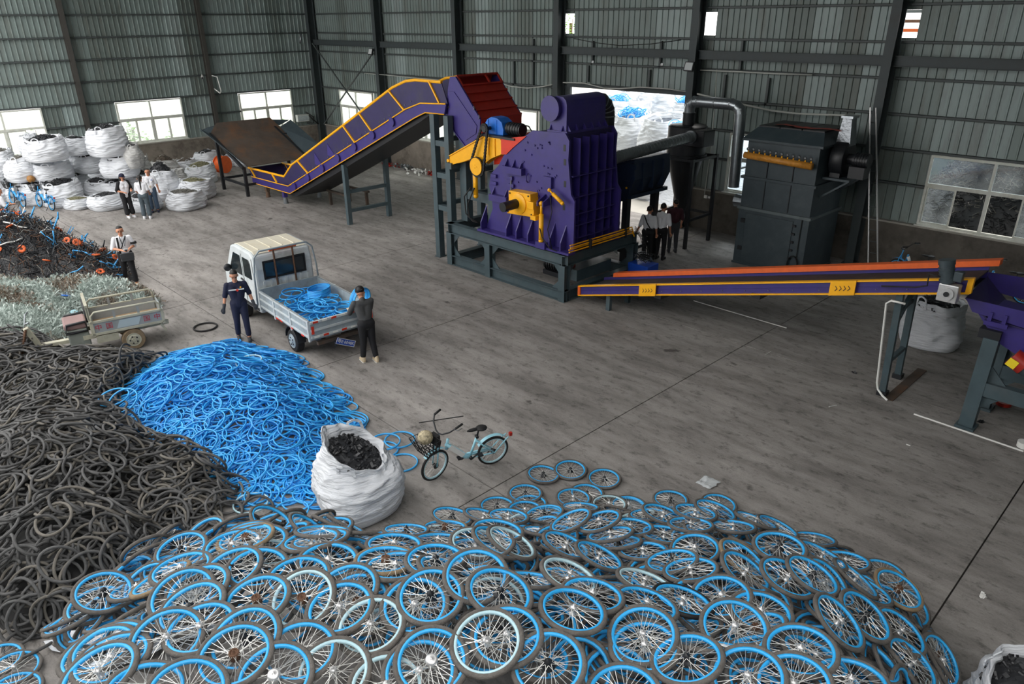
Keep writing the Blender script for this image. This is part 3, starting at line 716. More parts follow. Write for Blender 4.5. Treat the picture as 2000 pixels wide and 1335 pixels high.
for y in (14.0, 15.8):
    hleg(-17.75, y, 4.4, 0, .2); hleg(-17.1, y, 4.4, 0, .2)
    for z in (1.55, 2.55, 3.5): MB().box((-17.68, y - .08, z), (-17.15, y + .08, z + .16)).build('cross_rung', GREYG, c)
    MB().box((-17.87, y - .14, 0), (-17.63, y + .14, .03)).build('foot_plate', GREYG, c)
for z in (1.6, 2.6, 3.55): MB().box((-17.82, 14.1, z), (-17.68, 15.7, z + .14)).build('cross_rung', GREYG, c)
for (x, y, m) in ((-28.1, 14.12, PURPLE), (-29.7, 14.15, RUSTY), (-28.1, 15.7, PURPLE), (-29.7, 15.7, RUSTY)):
    MB().cyl((x, y, 0), (x, y, .28), .1, .08, 12).build('foot', GALV if m is PURPLE else RUSTY, c); MB().box((x - .08, y - .08, .26), (x + .08, y + .08, .55)).build('leg', m, c)
# trestle stands left behind under the conveyor
t = thing('low_trestle', 'low rusty steel trestle under the middle of the feed conveyor', 'stand', (-25.9, 15.6, 0))
for (x, y) in ((-26.5, 15.3), (-25.2, 15.3), (-26.5, 16.2), (-25.2, 16.2)): MB().box((x - .05, y - .05, 0), (x + .05, y + .05, .58)).build('leg', RUSTY, t)
MB().box((-26.6, 15.2, .56), (-25.1, 15.3, .64)).build('top_bar', RUSTY, t); MB().box((-26.6, 16.2, .56), (-25.1, 16.3, .64)).build('top_bar', RUSTY, t)
# ================================================================== loading chute
t = thing('loading_chute', 'rusty open steel chute on a dark stand behind the foot of the feed conveyor', 'chute', (-31.5, 15.2, 0))
def slab(P, th, name, m, root):
    P = [V(p) for p in P]; n = (P[1] - P[0]).cross(P[2] - P[0]).normalized() * th
    MB().prism(P, n).build(name, m, root)
fl_ = [V((-30.45, 13.75, 1.25)), V((-30.45, 16.6, 1.25)), V((-33.2, 16.9, 2.35)), V((-33.2, 13.5, 2.35))]
slab(fl_, .02, 'floor_plate', RUSTY, t)
slab([fl_[3], fl_[2], fl_[2] + V((-.3, -.3, .42)), fl_[3] + V((-.3, .5, .42))], .02, 'back_plate', RUSTY, t)
slab([fl_[1], fl_[2], fl_[2] + V((-.2, .7, .25)), fl_[1] + V((0, .75, .5))], .02, 'side_plate', DARKM, t)
slab([fl_[0], fl_[3], fl_[3] + V((-.3, -.3, .25)), fl_[0] + V((0, -.1, .1))], .02, 'side_plate', DARKM, t)
slab([fl_[2] + V((-.3, -.5, .36)), fl_[2] + V((-.3, .1, .3)), fl_[2] + V((-.2, .6, .25)), fl_[2] + V((-.05, 0, .08))], .02, 'corner_plate', DARKM, t)
slab([fl_[3] + V((-.3, .9, .38)), fl_[3] + V((-.3, .1, .28)), fl_[3] + V((-.3, -.3, .16)), fl_[3] + V((-.05, 0, .05))], .02, 'corner_plate', DARKM, t)
for (x, y, z) in ((-30.45, 13.6, 1.25), (-32.6, 13.5, 2.15), (-30.45, 16.55, 1.25), (-32.6, 16.8, 2.15)): MB().box((x - .06, y - .06, 0), (x + .06, y + .06, z)).build('leg', BLACKM, t)
for y in (13.55, 16.65):
    MB().box((-32.6, y - .04, .45), (-30.45, y + .04, .55)).build('brace', BLACKM, t); MB().bar((-33.3, y, 2.38), (-30.4, y, 1.22), .1, .12).build('side_rail', BLACKM, t)
for x in (-30.45, -32.6): MB().box((x - .04, 13.6, .45), (x + .04, 16.6, .55)).build('brace', BLACKM, t)

# ================================================================== navy trough + spiral duct
t = thing('discharge_trough', 'dark navy steel trough machine standing behind the purple shredder', 'machine', (-13.4, 17.6, 0))
MB().xz([(-14.6, 3.15), (-12.5, 3.3), (-12.45, 2.75), (-12.75, 2.1), (-14.2, 1.75), (-14.6, 1.9)], 16.95, 18.7).build('trough_body', NAVYM, t, bevel=.02)
MB().box((-14.7, 16.9, 3.05), (-12.4, 17.0, 3.2)).build('top_flange', NAVYM, t); MB().box((-12.62, 16.9, 2.2), (-12.5, 18.7, 2.3)).build('side_rib', NAVYM, t)
for y in (17.3, 17.8, 18.3): MB().box((-12.6, y, 2.4), (-12.42, y + .04, 3.2)).build('side_rib', NAVYM, t)
MB().box((-12.95, 16.92, 2.25), (-12.6, 16.96, 2.7)).build('inspection_cover', NAVYM, t); MB().cyl((-12.7, 16.9, 2.5), (-12.7, 16.94, 2.5), .03, n=8).build('knob', YELLOW, t)
for (x, y) in ((-12.8, 17.1), (-12.8, 18.5), (-14.3, 17.1), (-14.3, 18.5)): MB().box((x - .09, y - .09, 0), (x + .09, y + .09, 2.2)).build('leg', BLACKM, t)
for z in (.5,): MB().box((-12.85, 17.1, z), (-12.75, 18.5, z + .1)).build('brace', BLACKM, t)
MB().box((-14.3, 17.05, .5), (-12.8, 17.15, .6)).build('brace', BLACKM, t)
t = thing('spiral_duct', 'grey spiral duct rising from the purple shredder to the black cyclone', 'duct', (-12.7, 18, 3.5))
p, q = V((-12.66, 15.9, 3.42)), V((-12.82, 20.25, 3.56))
MB().cyl(p, q, .165, n=24).build('duct_tube', mat('dull_spiral_duct', (126, 132, 134), .4, .5), t, 'auto')
for k in range(26):
    c0 = p.lerp(q, (k + .5) / 26); dd = (q - p).normalized() * .008; MB().cyl(c0 - dd, c0 + dd, .172, n=20).build('spiral_seam', GALV, t)
MB().cyl(q - (q - p).normalized() * .05, q, .2, n=24).build('flange', GALV, t)
t = thing('plastic_wrap', 'crumpled clear plastic sheeting hanging on the navy trough legs', 'plastic sheet', (-12.9, 17.6, .8))
PLW = mat('clear_plastic_wrap', (196, 200, 202), .25, bump=.6, bscale=9)
def wrap(i, j):
    u = i / 9; w = j / 11; return V((-13.4 + u * .55 + .1 * nz(u * 3, w * 4), 16.88 + .1 * nz(u * 5 + 4, w * 5), .55 + w * 1.05 - .12 * abs(u - .5)))
MB().grid(wrap, 10, 12).build('sheet', PLW, t, True)

# ================================================================== cyclone
t = thing('cyclone_separator', 'black cyclone separator with conical body in an open frame', 'cyclone', (-13.3, 20.9, 0))
MB().lathe([(.62, 2.9), (.62, 3.78), (.56, 3.82), (.18, 3.84)], 32, (-13.35, 20.85, 0)).build('barrel', BLACKM, t, 'auto')
MB().lathe([(.13, .95), (.15, 1.05), (.60, 2.9)], 32, (-13.35, 20.85, 0)).build('cone', BLACKM, t, 'auto')
MB().lathe([(.68, 2.86), (.68, 2.93)], 32, (-13.35, 20.85, 0)).build('flange', BLACKM, t)
MB().box((-13.3, 20.3, 3.25), (-12.4, 20.95, 3.75)).build('inlet_box', BLACKM, t, bevel=.03)
MB().lathe([(.19, 3.84), (.19, 4.15), (.2, 4.15), (.2, 4.2)], 24, (-13.35, 20.85, 0)).build('outlet_collar', BLACKM, t, 'auto')
MB().lathe([(.16, .75), (.16, .95)], 20, (-13.35, 20.85, 0)).build('discharge_valve', GALV, t)
for x in (-14.05, -12.62):
    for y in (20.15, 21.55): MB().box((x - .05, y - .05, 0), (x + .05, y + .05, 2.9)).build('leg', BLACKM, t)
for z in (.9, 2.8):
    for y in (20.15, 21.55): MB().box((-14.05, y - .04, z), (-12.62, y + .04, z + .08)).build('brace', BLACKM, t)
    for x in (-14.05, -12.62): MB().box((x - .04, 20.15, z), (x + .04, 21.55, z + .08)).build('brace', BLACKM, t)
t = thing('galvanised_duct', 'shiny galvanised duct bending from the cyclone top down to the dust collector', 'duct', (-12.5, 20.85, 4.4))
P = [V((-13.35, 20.85, 4.2)), V((-13.35, 20.85, 4.32)), V((-13.31, 20.85, 4.45)), V((-13.2, 20.85, 4.53)), V((-13.05, 20.85, 4.55)), V((-11.9, 20.85, 4.55)), V((-11.72, 20.85, 4.51)), V((-11.6, 20.85, 4.42)), V((-11.56, 20.85, 4.28)), V((-11.5, 20.85, 2.1))]
MB().tube(P, .17, 20).build('duct_tube', GALV, t, 'auto')
for i in (0, 2, 3, 4, 5, 6, 7, 8): dd = (P[i + 1] - P[i]).normalized() * .015; MB().cyl(P[i] - dd, P[i] + dd, .18, n=20).build('duct_seam', GALV, t)
MB().cyl((-12.45, 20.85, 4.55), (-12.42, 20.85, 4.55), .182, n=20).build('duct_seam', GALV, t)
MB().box((-11.58, 20.9, 2.6), (-11.5, YW - .2, 2.66)).build('wall_bracket', GALV, t)
# ================================================================== dust collector
t = thing('dust_collector', 'dark slate dust collector cabinet with orange air manifold and sloped roof', 'dust collector', (-9.65, 21, 0))
x0, x1, y0, y1 = -10.78, -8.58, 20.02, 21.95
def dcb(name, dx, za, zb, m=DARKM, par=t): return MB().box((x0 - dx, y0 - dx, za), (x1 + dx, y1 + dx, zb)).build(name, m, par)
dcb('lower_casing', 0, 0.02, 1.72); dcb('middle_casing', -.02, 1.78, 2.62); dcb('upper_casing', -.03, 2.68, 3.72)
dcb('flange', .05, 1.70, 1.78, mat('pale_flange_paint', (96, 106, 108), .5, var=.2)); dcb('flange', .05, 2.61, 2.68); dcb('base_channel', .03, 0, .06); dcb('flange', .1, 3.70, 3.76)
rz = 3.76
rf = MB().add([(x0 - .1, y0 - .1, rz), (x1 + .1, y0 - .1, rz), (x1 + .1, y1 + .1, rz), (x0 - .1, y1 + .1, rz), (x0 + .12, y0 + .35, rz + .3), (x1 - .12, y0 + .35, rz + .3), (x1 - .12, y1 - .1, rz + .3), (x0 + .12, y1 - .1, rz + .3)],
    [(0, 3, 2, 1), (0, 1, 5, 4), (1, 2, 6, 5), (2, 3, 7, 6), (3, 0, 4, 7)]).build('roof', DARKM, t)
for k in range(3):
    xa = x0 + .12 + k * .655; MB().box((xa + .01, y0 + .35, rz + .29), (xa + .645, y1 - .1, rz + .34)).build('roof_lid', BLACKM, t, bevel=.01)
for xv in (x0 + .72, x0 + 1.5):
    for za, zb in ((1.8, 2.6), (2.7, 3.15)): MB().box((xv, y0 - .005, za), (xv + .02, y0 + .03, zb)).build('panel_seam', BLACKM, t)
MB().box((x0 + .25, y0 - .03, .12), (x0 + 1.75, y0, 1.6)).build('access_door', DARKM, t, bevel=.01)
for k in range(6): MB().box((x0 + 1.74, y0 - .05, .25 + k * .24), (x0 + 1.84, y0, .31 + k * .24)).build('door_clamp', BLACKM, t)
for z in (.45, 1.3): MB().box((x0 + .12, y0 - .05, z), (x0 + .26, y0, z + .12)).build('door_hinge', BLACKM, t)
MB().cyl((x0 + .05, y0 - .15, 3.3), (x1 - .1, y0 - .15, 3.22), .095, n=16).build('air_manifold', mat('orange_film_wrap', (206, 140, 52), .45, var=.25, vscale=7, bump=.5, bscale=20), t, True)
for k in range(12):
    x = x0 + .16 + k * .172; z = 3.47 - k * .007
    MB().cyl((x, y0 - .15, z - .12), (x, y0 - .15, z - .02), .02, n=8).build('valve_stem', YELLOW, t)
    v = MB().lathe([(.045, 0), (.05, .02), (.025, .04)], 14, (x, y0 - .2, z + .02), 'y').build('pulse_valve', STEEL, t, True)
MB().cyl((x0 - .02, y0 + .3, 1.85), (x0 - .3, y0 + .3, 1.85), .16, .2, 18).build('inlet_collar', GALV, t)
cc = []
for k in range(60): an = k * .42; cc.append((x1 - .28 + .17 * sin(an) * (1 - k * .002), y0 - .05 - .0008 * k, .36 + .26 * cos(an)))
MB().tube(cc, .014, 6).build('hanging_cable_coil', BLACK, t, True)
MB().tube([(x1 - .2, y0 - .03, 1.7), (x1 - .2, y0 - .04, .6)], .012, 6).build('cable', BLACK, t)
MB().box((x1, 20.4, 2.82), (x1 + .75, 21.6, 2.88)).build('fan_shelf', DARKM, t)
for y in (20.45, 21.55): MB().bar((x1, y, 2.3), (x1 + .7, y, 2.82), .05, .05).build('shelf_brace', DARKM, t)
t = thing('exhaust_fan', 'black centrifugal fan with foil-wrapped outlet beside the dust collector top', 'fan', (-8.2, 20.9, 2.9))
MB().lathe([(.3, 0), (.46, 0), (.48, .03), (.48, .33), (.46, .36), (.2, .36)], 30, (-8.5, 20.9, 3.36), 'x').build('volute', BLACKM, t, 'auto')
MB().box((-8.46, 20.55, 2.88), (-8.18, 21.25, 3.0)).build('pedestal', BLACKM, t)
MB().cyl((-8.14, 20.9, 3.36), (-7.98, 20.9, 3.36), .14, n=16).build('bearing', BLACKM, t); MB().cyl((-7.98, 20.9, 3.36), (-7.58, 20.9, 3.36), .19, n=20).build('motor', BLACKM, t, 'auto')
for k in range(5): MB().cyl((-7.94 + k * .07, 20.9, 3.36), (-7.92 + k * .07, 20.9, 3.36), .205, n=18).build('motor_fin', BLACKM, t)
MB().box((-8.02, 20.7, 2.88), (-7.6, 21.1, 3.2)).build('motor_foot', BLACKM, t)
MB().add([(-8.52, 20.75, 3.72), (-8.12, 20.75, 3.72), (-8.12, 21.15, 3.72), (-8.52, 21.15, 3.72), (-8.44, 20.78, 4.45), (-8.2, 20.78, 4.45), (-8.2, 21.1, 4.45), (-8.44, 21.1, 4.45)], [(0, 3, 2, 1), (4, 5, 6, 7), (0, 1, 5, 4), (1, 2, 6, 5), (2, 3, 7, 6), (3, 0, 4, 7)]).build('outlet_duct', FOIL, t)
MB().box((-8.48, 20.74, 4.44), (-8.16, 21.14, 4.5)).build('outlet_flange', GALV, t)
t = thing('red_ribbon', 'crumpled red plastic strip lying on top of the dust collector', 'strip', (-9.7, 20.6, 4.1))
random.seed(11)
def rb(i, j): return V((-10.3 + i * .115, 20.55 + .12 * sin(i * .6) + j * (.12 + .05 * nz(i, 3)), 4.115 + .05 * abs(nz(i * .7, j * 2.0))))
MB().grid(rb, 18, 3).build('ribbon_strip', mat('red_plastic_strip', (190, 72, 58), .55), t, True)
# ladder against the column
t = thing('ladder', 'slim metal ladder leaning on the column beside the dust collector', 'ladder', (-7.3, 22.0, 0))
la, lb = V((-7.38, 21.9, 0)), V((-8.28, 22.12, 4.62)); side_ = V((.26, .06, 0))
for o_ in (0, 1): MB().bar(la + side_ * o_, lb + side_ * o_ * .55, .035, .03).build('stile', SILVER, t)
for k in range(13): f_ = (k + .8) / 14; MB().cyl(la.lerp(lb, f_), la.lerp(lb, f_) + side_ * (1 - .45 * f_), .013, n=8).build('rung', GIRT, t)

# ================================================================== discharge conveyor
t = thing('discharge_conveyor', 'purple discharge conveyor with yellow edges and an orange far edge strip', 'conveyor', (-7.5, 14.6, 0))
def dp(x, y, dz=0): return V((x, y, .34 + (x + 11.85) * .2655 + dz))
def dstrip(xa, xb, ya, yb, d0, d1, name, m, par=t, **k):
    a, b = dp(xa, 0), dp(xb, 0)
    return MB().prism([(xa, ya, a.z + d0), (xb, ya, b.z + d0), (xb, ya, b.z + d1), (xa, ya, a.z + d1)], (0, yb - ya, 0)).build(name, m, par, **k)
dstrip(-11.85, -3.0, 14.0, 14.04, -.12, .12, 'side_plate', PURPLE); dstrip(-11.85, -3.0, 15.0, 15.04, -.12, .12, 'side_plate', PURPLE)
dstrip(-11.87, -2.98, 13.95, 14.06, .115, .145, 'edge_angle', YELLOW); dstrip(-11.87, -2.98, 13.95, 14.04, -.145, -.115, 'edge_angle', YELLOW)
dstrip(-3.05, -2.96, 13.96, 14.05, -.14, .14, 'end_angle', YELLOW); dstrip(-11.9, -11.82, 13.96, 14.05, -.14, .14, 'end_angle', ORANGE)
dstrip(-11.8, -3.0, 14.04, 15.0, .02, .05, 'belt', BELT); dstrip(-11.8, -3.0, 14.06, 14.98, -.11, -.09, 'return_belt', BLACKM)
dstrip(-11.5, -2.85, 14.95, 15.16, .13, .24, 'edge_strip', ORANGE)
dstrip(-11.8, -3.0, 13.985, 14.0, .0, .012, 'stiffener', PURPLE)
for xa in (-9.9, -5.35):
    dstrip(xa, xa + .48, 13.925, 13.95, -.15, .15, 'cover_plate', YELLOW)
    for k in range(4):
        xx = xa + .1 + k * .08
        p = dp(xx, 13.92, .0)
        MB().add([p + V((0, 0, .05)), p + V((.018, 0, .05)), p + V((.058, 0, 0)), p + V((.04, 0, 0)), p + V((0, 0, -.05)), p + V((.018, 0, -.05))], [(0, 3, 2, 1)[::-1], (3, 4, 5, 2)[::-1]]).build('arrow_mark', BLACKM, t)
for k in range(16):
    xx = -11.4 + k * .53; p = dp(xx, 13.99, -.05); MB().cyl(p, p + V((0, -.012, 0)), .012, n=6).build('bolt_head', STEEL, t)
# legs
for (p, q) in (((-4.1, 14.35, 0), (-4.1, 14.1, 2.25)), ((-4.17, 15.36, 0), (-4.12, 14.95, 2.25))):
    MB().bar(p, q, .1, .12).build('leg', GREYG, t); MB().box((p[0] - .09, p[1] - .09, 0), (p[0] + .09, p[1] + .09, .1)).build('foot', BLACKM, t)
for z in (.75, 1.85): MB().bar((-4.12, 14.3 - z * .1, z), (-4.14, 15.3 - z * .16, z), .08, .08).build('brace', GREYG, t)
MB().bar((-4.1, 14.16, 1.6), (-4.12, 14.85, 2.05), .08, .08).build('brace', GREYG, t)
for xx in (-9.4, -6.9): p = dp(xx, 14.05, -.22); MB().box((p.x - .1, 14.0, p.z - .02), (p.x + .1, 15.0, p.z + .1)).build('cross_bar', BLACKM, t)
for y in (14.1, 14.9): MB().box((-11.0, y - .05, 0), (-10.88, y + .05, .45)).build('foot_post', GREYG, t)
dm = V((-3.3, 13.9, dp(-3.3, 0).z))
MB().box((dm.x - .12, 13.72, dm.z - .22), (dm.x + .2, 13.93, dm.z + .1)).build('gearbox', SILVER, t, bevel=.02)
MB().lathe([(.11, 0), (.11, .03), (.06, .04)], 24, (dm.x + .04, 13.68, dm.z - .06), 'y').build('gearbox_ring', SILVER, t)
MB().cyl((dm.x + .04, 13.66, dm.z - .06), (dm.x + .04, 13.7, dm.z - .06), .045, n=16).build('bore', BLACKM, t)
MB().cyl((dm.x - .02, 13.83, dm.z + .1), (dm.x - .1, 13.83, dm.z + .42), .12, n=20).build('motor', DARKM, t, 'auto')
MB().cyl((dm.x - .1, 13.83, dm.z + .42), (dm.x - .115, 13.83, dm.z + .5), .135, n=20).build('fan_cowl', DARKM, t, 'auto')
for k in range(5): MB().cyl((dm.x - .035 - k * .014, 13.83, dm.z + .16 + k * .05), (dm.x - .04 - k * .014, 13.83, dm.z + .175 + k * .05), .132, n=20).build('motor_fin', DARKM, t)
MB().box((dm.x + .06, 13.76, dm.z + .16), (dm.x + .2, 13.9, dm.z + .34)).build('terminal_box', DARKM, t, bevel=.015)
MB().tube([(dm.x - .1, 13.75, dm.z + .2), (dm.x - .32, 13.74, dm.z + .22), (dm.x - .3, 13.74, dm.z), (dm.x - .5, 13.8, dm.z - .1), (dm.x - 1.1, 13.9, dm.z - .25)], .014).build('motor_cable', BLACK, t, True)
MB().tube([(-3.95, 13.98, 2.1), (-4.2, 13.98, 2.1), (-4.28, 14.0, 2.02), (-4.22, 14.28, .25), (-4.18, 14.28, .12), (-4.05, 14.22, .04), (-3.92, 14.12, .03)], .022, 8).build('white_conduit', WHITEP, t, True)
t = thing('floor_strip', 'flat rusty steel strip on the floor between the discharge conveyor legs', 'strip', (-3.9, 15.1, 0))
MB().box((-4.02, 14.2, 0.001), (-3.84, 16.1, .02)).build('strip_plate', RUSTY, t)
# ================================================================== right-hand purple feeder
t = thing('vibrating_feeder', 'purple open feeder hopper on dark slanted legs at the right edge', 'feeder', (-2, 14.7, 0))
slab([(-3.05, 14.15, 2.42), (-2.9, 14.15, 2.2), (-.6, 14.15, 2.0), (-.6, 14.15, 2.4)], .03, 'front_panel', PURPLE, t)
slab([(-3.05, 15.3, 2.62), (-3.0, 15.3, 2.3), (-.6, 15.3, 2.1), (-.6, 15.3, 2.75)], .03, 'back_panel', PURPLE, t)
slab([(-3.05, 14.15, 2.42), (-3.05, 15.3, 2.55), (-2.6, 15.3, 2.12), (-2.6, 14.15, 2.1)], .03, 'inlet_lip', PURPLE_IN, t)
slab([(-2.7, 14.18, 2.14), (-2.7, 15.3, 2.14), (-.6, 15.3, 1.98), (-.6, 14.18, 1.98)], .03, 'trough_floor', PURPLE_IN, t)
MB().xz([(-2.85, 2.2), (-.6, 2.05), (-.6, 1.55), (-2.1, 1.6), (-2.45, 1.75)], 14.2, 15.25).build('trough_body', PURPLE, t)
for dx in (0, .22): MB().xz([(-2.62 + dx, 2.28), (-2.58 + dx, 2.28), (-2.58 + dx, 2.05), (-2.66 + dx, 2.05)], 14.08, 14.15).build('spring_lug', PURPLE, t)
MB().box((-2.68, 14.07, 2.04), (-2.32, 14.13, 2.12)).build('spring_lug', PURPLE, t)
MB().box((-2.72, 14.1, 1.78), (-2.38, 14.4, 1.95)).build('spring_seat', BLACKM, t)
for y in (14.17, 15.2):
    MB().bar((-2.52, y, 0.05), (-2.5, y, 1.8), .24, .2, (0, 1, 0)).build('leg', GREYG, t); MB().box((-2.68, y - .16, 0), (-2.36, y + .16, .05)).build('foot_plate', GREYG, t)
    MB().box((-2.4, y - .09, .72), (-.6, y + .09, .98)).build('side_beam', GREYG, t)
    MB().xz([(-2.4, .98), (-2.1, .98), (-2.4, 1.3)], y - .012, y + .012).build('gusset', GREYG, t); MB().xz([(-2.4, .72), (-2.1, .72), (-2.4, .45)], y - .012, y + .012).build('gusset', GREYG, t)
MB().cyl((-2.12, 14.02, 1.62), (-1.62, 14.02, 1.35), .15, n=20).build('vibrator_motor', DARKM, t, 'auto')
MB().cyl((-2.12, 14.02, 1.62), (-1.9, 14.02, 1.50), .165, n=20).build('motor_end_cap', REDP, t, 'auto')
MB().prism([(-2.11, 13.86, 1.66), (-1.97, 13.86, 1.60), (-2.03, 13.86, 1.46), (-2.17, 13.86, 1.52)], (0, -.012, 0)).build('warning_sticker', mat('yellow_label', (240, 212, 40), .5), t)
# ================================================================== pickup truck (local: +X forward, Y left of travel, built at origin then turned)
TWHITE = mat('worn_white_truck_paint', (196, 202, 204), .5, var=.08, vscale=3, dirt=(128, 128, 122), dirt_amt=.5, dscale=2)
TROOF = mat('yellowed_truck_roof', (214, 208, 190), .5, var=.08, vscale=2, dirt=(178, 160, 120), dirt_amt=.4)
TBED = mat('worn_grey_bed_panel', (150, 162, 168), .55, var=.14, vscale=3, dirt=(120, 116, 108), dirt_amt=.6, dscale=2.5)
RGLASS = mat('dark_car_glass', (34, 42, 46), .08)
truck = thing('pickup_truck', 'small worn white pickup truck with open bed of blue rims', 'truck', (-13.3, 7.62, 0), radians(180 - 3.5))
# forward = +X local; x=0 at tailgate
def tb(name, a, b, m, **k): return MB().box(a, b).build(name, m, truck, world=False, **k)
for y in (-.4, .4): tb('chassis_rail', (.15, y - .05, .42), (4.2, y + .05, .54), BLACKM)
tb('bed_floor', (0, -.76, .64), (2.62, .76, .70), TBED)
for s in (-1, 1):
    tb('bed_side', (0, s * .76 - .02, .70), (2.62, s * .76 + .02, 1.10), TBED)
    for z in (.72, .9, 1.08): tb('side_rib', (0, s * .785 - .012, z - .02), (2.62, s * .785 + .012, z + .02), TWHITE)
    for x in (.02, .9, 1.75, 2.58): tb('side_post', (x - .025, s * .785 - .02, .62), (x + .025, s * .785 + .02, 1.11), TWHITE)
    for x in (.25, .8, 1.35, 1.55): tb('reflector_tape', (x, s * .80 - .004, .665), (x + .14, s * .80 + .004, .70), REDB)
tb('tailgate', (-.03, -.76, .70), (.01, .76, 1.08), TBED)
for z in (.72, .88, 1.06): tb('tailgate_rib', (-.05, -.76, z - .025), (-.02, .76, z + .025), TWHITE)
for k in range(7):
    tb('reflector_tape', (-.056, -.74 + k * .22, 1.04), (-.05, -.62 + k * .22, 1.085), REDB if k % 2 == 0 else WHITEP)
    tb('reflector_tape', (-.056, -.74 + k * .22, .70), (-.05, -.62 + k * .22, .745), REDB if k % 2 else WHITEP)
for s in (-1, 1): tb('reflector_tape', (-.056, s * .72 - .03, .8), (-.05, s * .72 + .03, .98), REDB)
tb('headboard', (2.58, -.76, .70), (2.62, .76, 1.12), TBED)
# cab: side profile prism
cp = [(2.72, .45), (2.72, 1.55), (2.80, 1.86), (2.95, 1.94), (3.9, 1.95), (4.15, 1.88), (4.62, 1.25), (4.82, 1.12), (4.86, .7), (4.8, .45)]
cab = MB().xz(cp, -.74, .74).build('cab_body', TWHITE, truck, world=False, bevel=.05)
MB().xz([(2.84, 1.9), (2.95, 1.955), (3.9, 1.965), (4.1, 1.91)], -.66, .66).build('roof_skin', TROOF, truck, world=False, bevel=.012)
for k in range(4): tb('roof_ridge', (3.0, -.45 + k * .3, 1.955), (3.85, -.42 + k * .3, 1.972), TROOF)
for s in (-1, 1):
    y = s * .742
    MB().xz([(2.98, 1.25), (2.98, 1.66), (3.04, 1.74), (3.42, 1.74), (3.42, 1.25)], y - .012, y + .012).build('side_window', RGLASS, truck, world=False, bevel=.008)
    MB().xz([(3.58, 1.22), (3.58, 1.74), (3.98, 1.74), (4.32, 1.3), (4.32, 1.22)], y - .012, y + .012).build('side_window', RGLASS, truck, world=False, bevel=.008)
    for x in (2.86, 3.5, 4.4): tb('door_gap', (x - .006, y - .006, .6), (x + .006, y + .006, 1.2 if x > 4 else 1.8), BLACKM)
    tb('door_handle', (3.56, y - .02, 1.1), (3.7, y + .02, 1.14), BLACKM)
    tb('sill_trim', (2.8, y - .01, .5), (4.4, y + .01, .58), BLACKM)
    MB().ell((4.28, s * .84, 1.28), (.06, .10, .10)).build('mirror', BLACKM, truck, True, world=False)
    MB().cyl((4.3, s * .74, 1.25), (4.26, s * .86, 1.28), .02, n=8).build('mirror_arm', BLACKM, truck, world=False)
MB().prism([(4.2, -.62, 1.82), (4.2, .62, 1.82), (4.62, .66, 1.24), (4.62, -.66, 1.24)], (.02, 0, .015)).build('windscreen', RGLASS, truck, world=False)
tb('rear_window', (2.695, -.5, 1.33), (2.722, .5, 1.7), RGLASS, bevel=.012)
for a_, b_ in (((2.69, -.54, 1.70), (2.722, .54, 1.74)), ((2.69, -.54, 1.29), (2.722, .54, 1.33)), ((2.69, -.54, 1.29), (2.722, -.5, 1.74)), ((2.69, .5, 1.29), (2.722, .54, 1.74))): tb('window_seal', a_, b_, BLACK)
for k in range(7): tb('rear_panel_rib', (2.69, -.6 + k * .19, .8), (2.72, -.56 + k * .19, 1.25), TWHITE)
tb('front_bumper', (4.78, -.72, .35), (4.95, .72, .6), TBED, bevel=.03)
for s in (-1, 1): MB().ell((4.84, s * .58, .85), (.06, .12, .1)).build('headlamp', WHITEP, truck, True, world=False)
# guard frame behind the cab
gy = .74; gf = [(2.66, -gy - .08, .72), (2.66, -gy - .06, 1.4), (2.66, -gy, 1.88), (2.66, -gy + .14, 2.02), (2.66, gy - .14, 2.02), (2.66, gy, 1.88), (2.66, gy + .06, 1.4), (2.66, gy + .08, .72)]
MB().tube(gf, .022, 8).build('cab_guard', TBED, truck, True, world=False)
for y in (-.24, .24): MB().cyl((2.68, y, .75), (2.69, y, 1.98), .024, n=8).build('guard_bar', RUST, truck, world=False)
MB().cyl((2.7, -.34, 1.98), (2.7, .34, 1.98), .03, n=8).build('guard_bar', ORANGE, truck, world=False)
def car_wheel(name, x, y, r, w, root, hubm=TBED, tm=BLACK):
    sg = 1 if y > 0 else -1
    o = MB().lathe([(r * .62, -w / 2), (r * .92, -w / 2), (r, -w / 2 * .7), (r, w / 2 * .7), (r * .92, w / 2), (r * .62, w / 2)], 28, (x, y, r), 'y').build(name, tm, root, 'auto', world=False)
    MB().lathe([(r * .64, sg * .004), (r * .62, sg * .012), (r * .54, -sg * .0), (r * .5, sg * .002), (r * .36, sg * .02), (r * .2, sg * .012), (r * .16, sg * .03), (.01, sg * .03)], 24, (x, y + sg * w * .5, r), 'y').build('wheel_disc', hubm, o, 'auto', world=False)
    for k in range(5):
        an = k * 2 * pi / 5; MB().cyl((x + r * .33 * cos(an), y + sg * w * .4, r + r * .33 * sin(an)), (x + r * .33 * cos(an), y + sg * (w * .5 + .032), r + r * .33 * sin(an)), .018, n=8).build('wheel_nut', BLACKM, o, world=False)
    return o
for s in (-1, 1):
    car_wheel('wheel', 1.1, s * .64, .27, .18, truck); car_wheel('wheel', 4.0, s * .64, .27, .18, truck)
    MB().lathe([(.30, 0), (.30, .18)], 20, (1.1, s * .64 - .09, .3), 'y')
    fm = MB(); 
    arc = [(1.1 + .33 * cos(a), .3 + .33 * sin(a)) for a in [pi * k / 10 for k in range(11)]]
    MB().xz(arc + [(1.1 + .31 * cos(a), .3 + .31 * sin(a)) for a in [pi * k / 10 for k in range(11)]][::-1], s * .64 - .1, s * .64 + .1).build('mudguard', BLACKM, truck, world=False)
MB().cyl((1.1, -.6, .27), (1.1, .6, .27), .05, n=10).build('rear_axle', BLACKM, truck, world=False)
tb('under_run_bar', (.02, -.6, .48), (.1, .6, .56), RUSTY)
MB().tube([(.05, .2, .48), (.0, .2, .36), (.06, .2, .32)], .02, 6).build('tow_hook', BLACKM, truck, world=False)
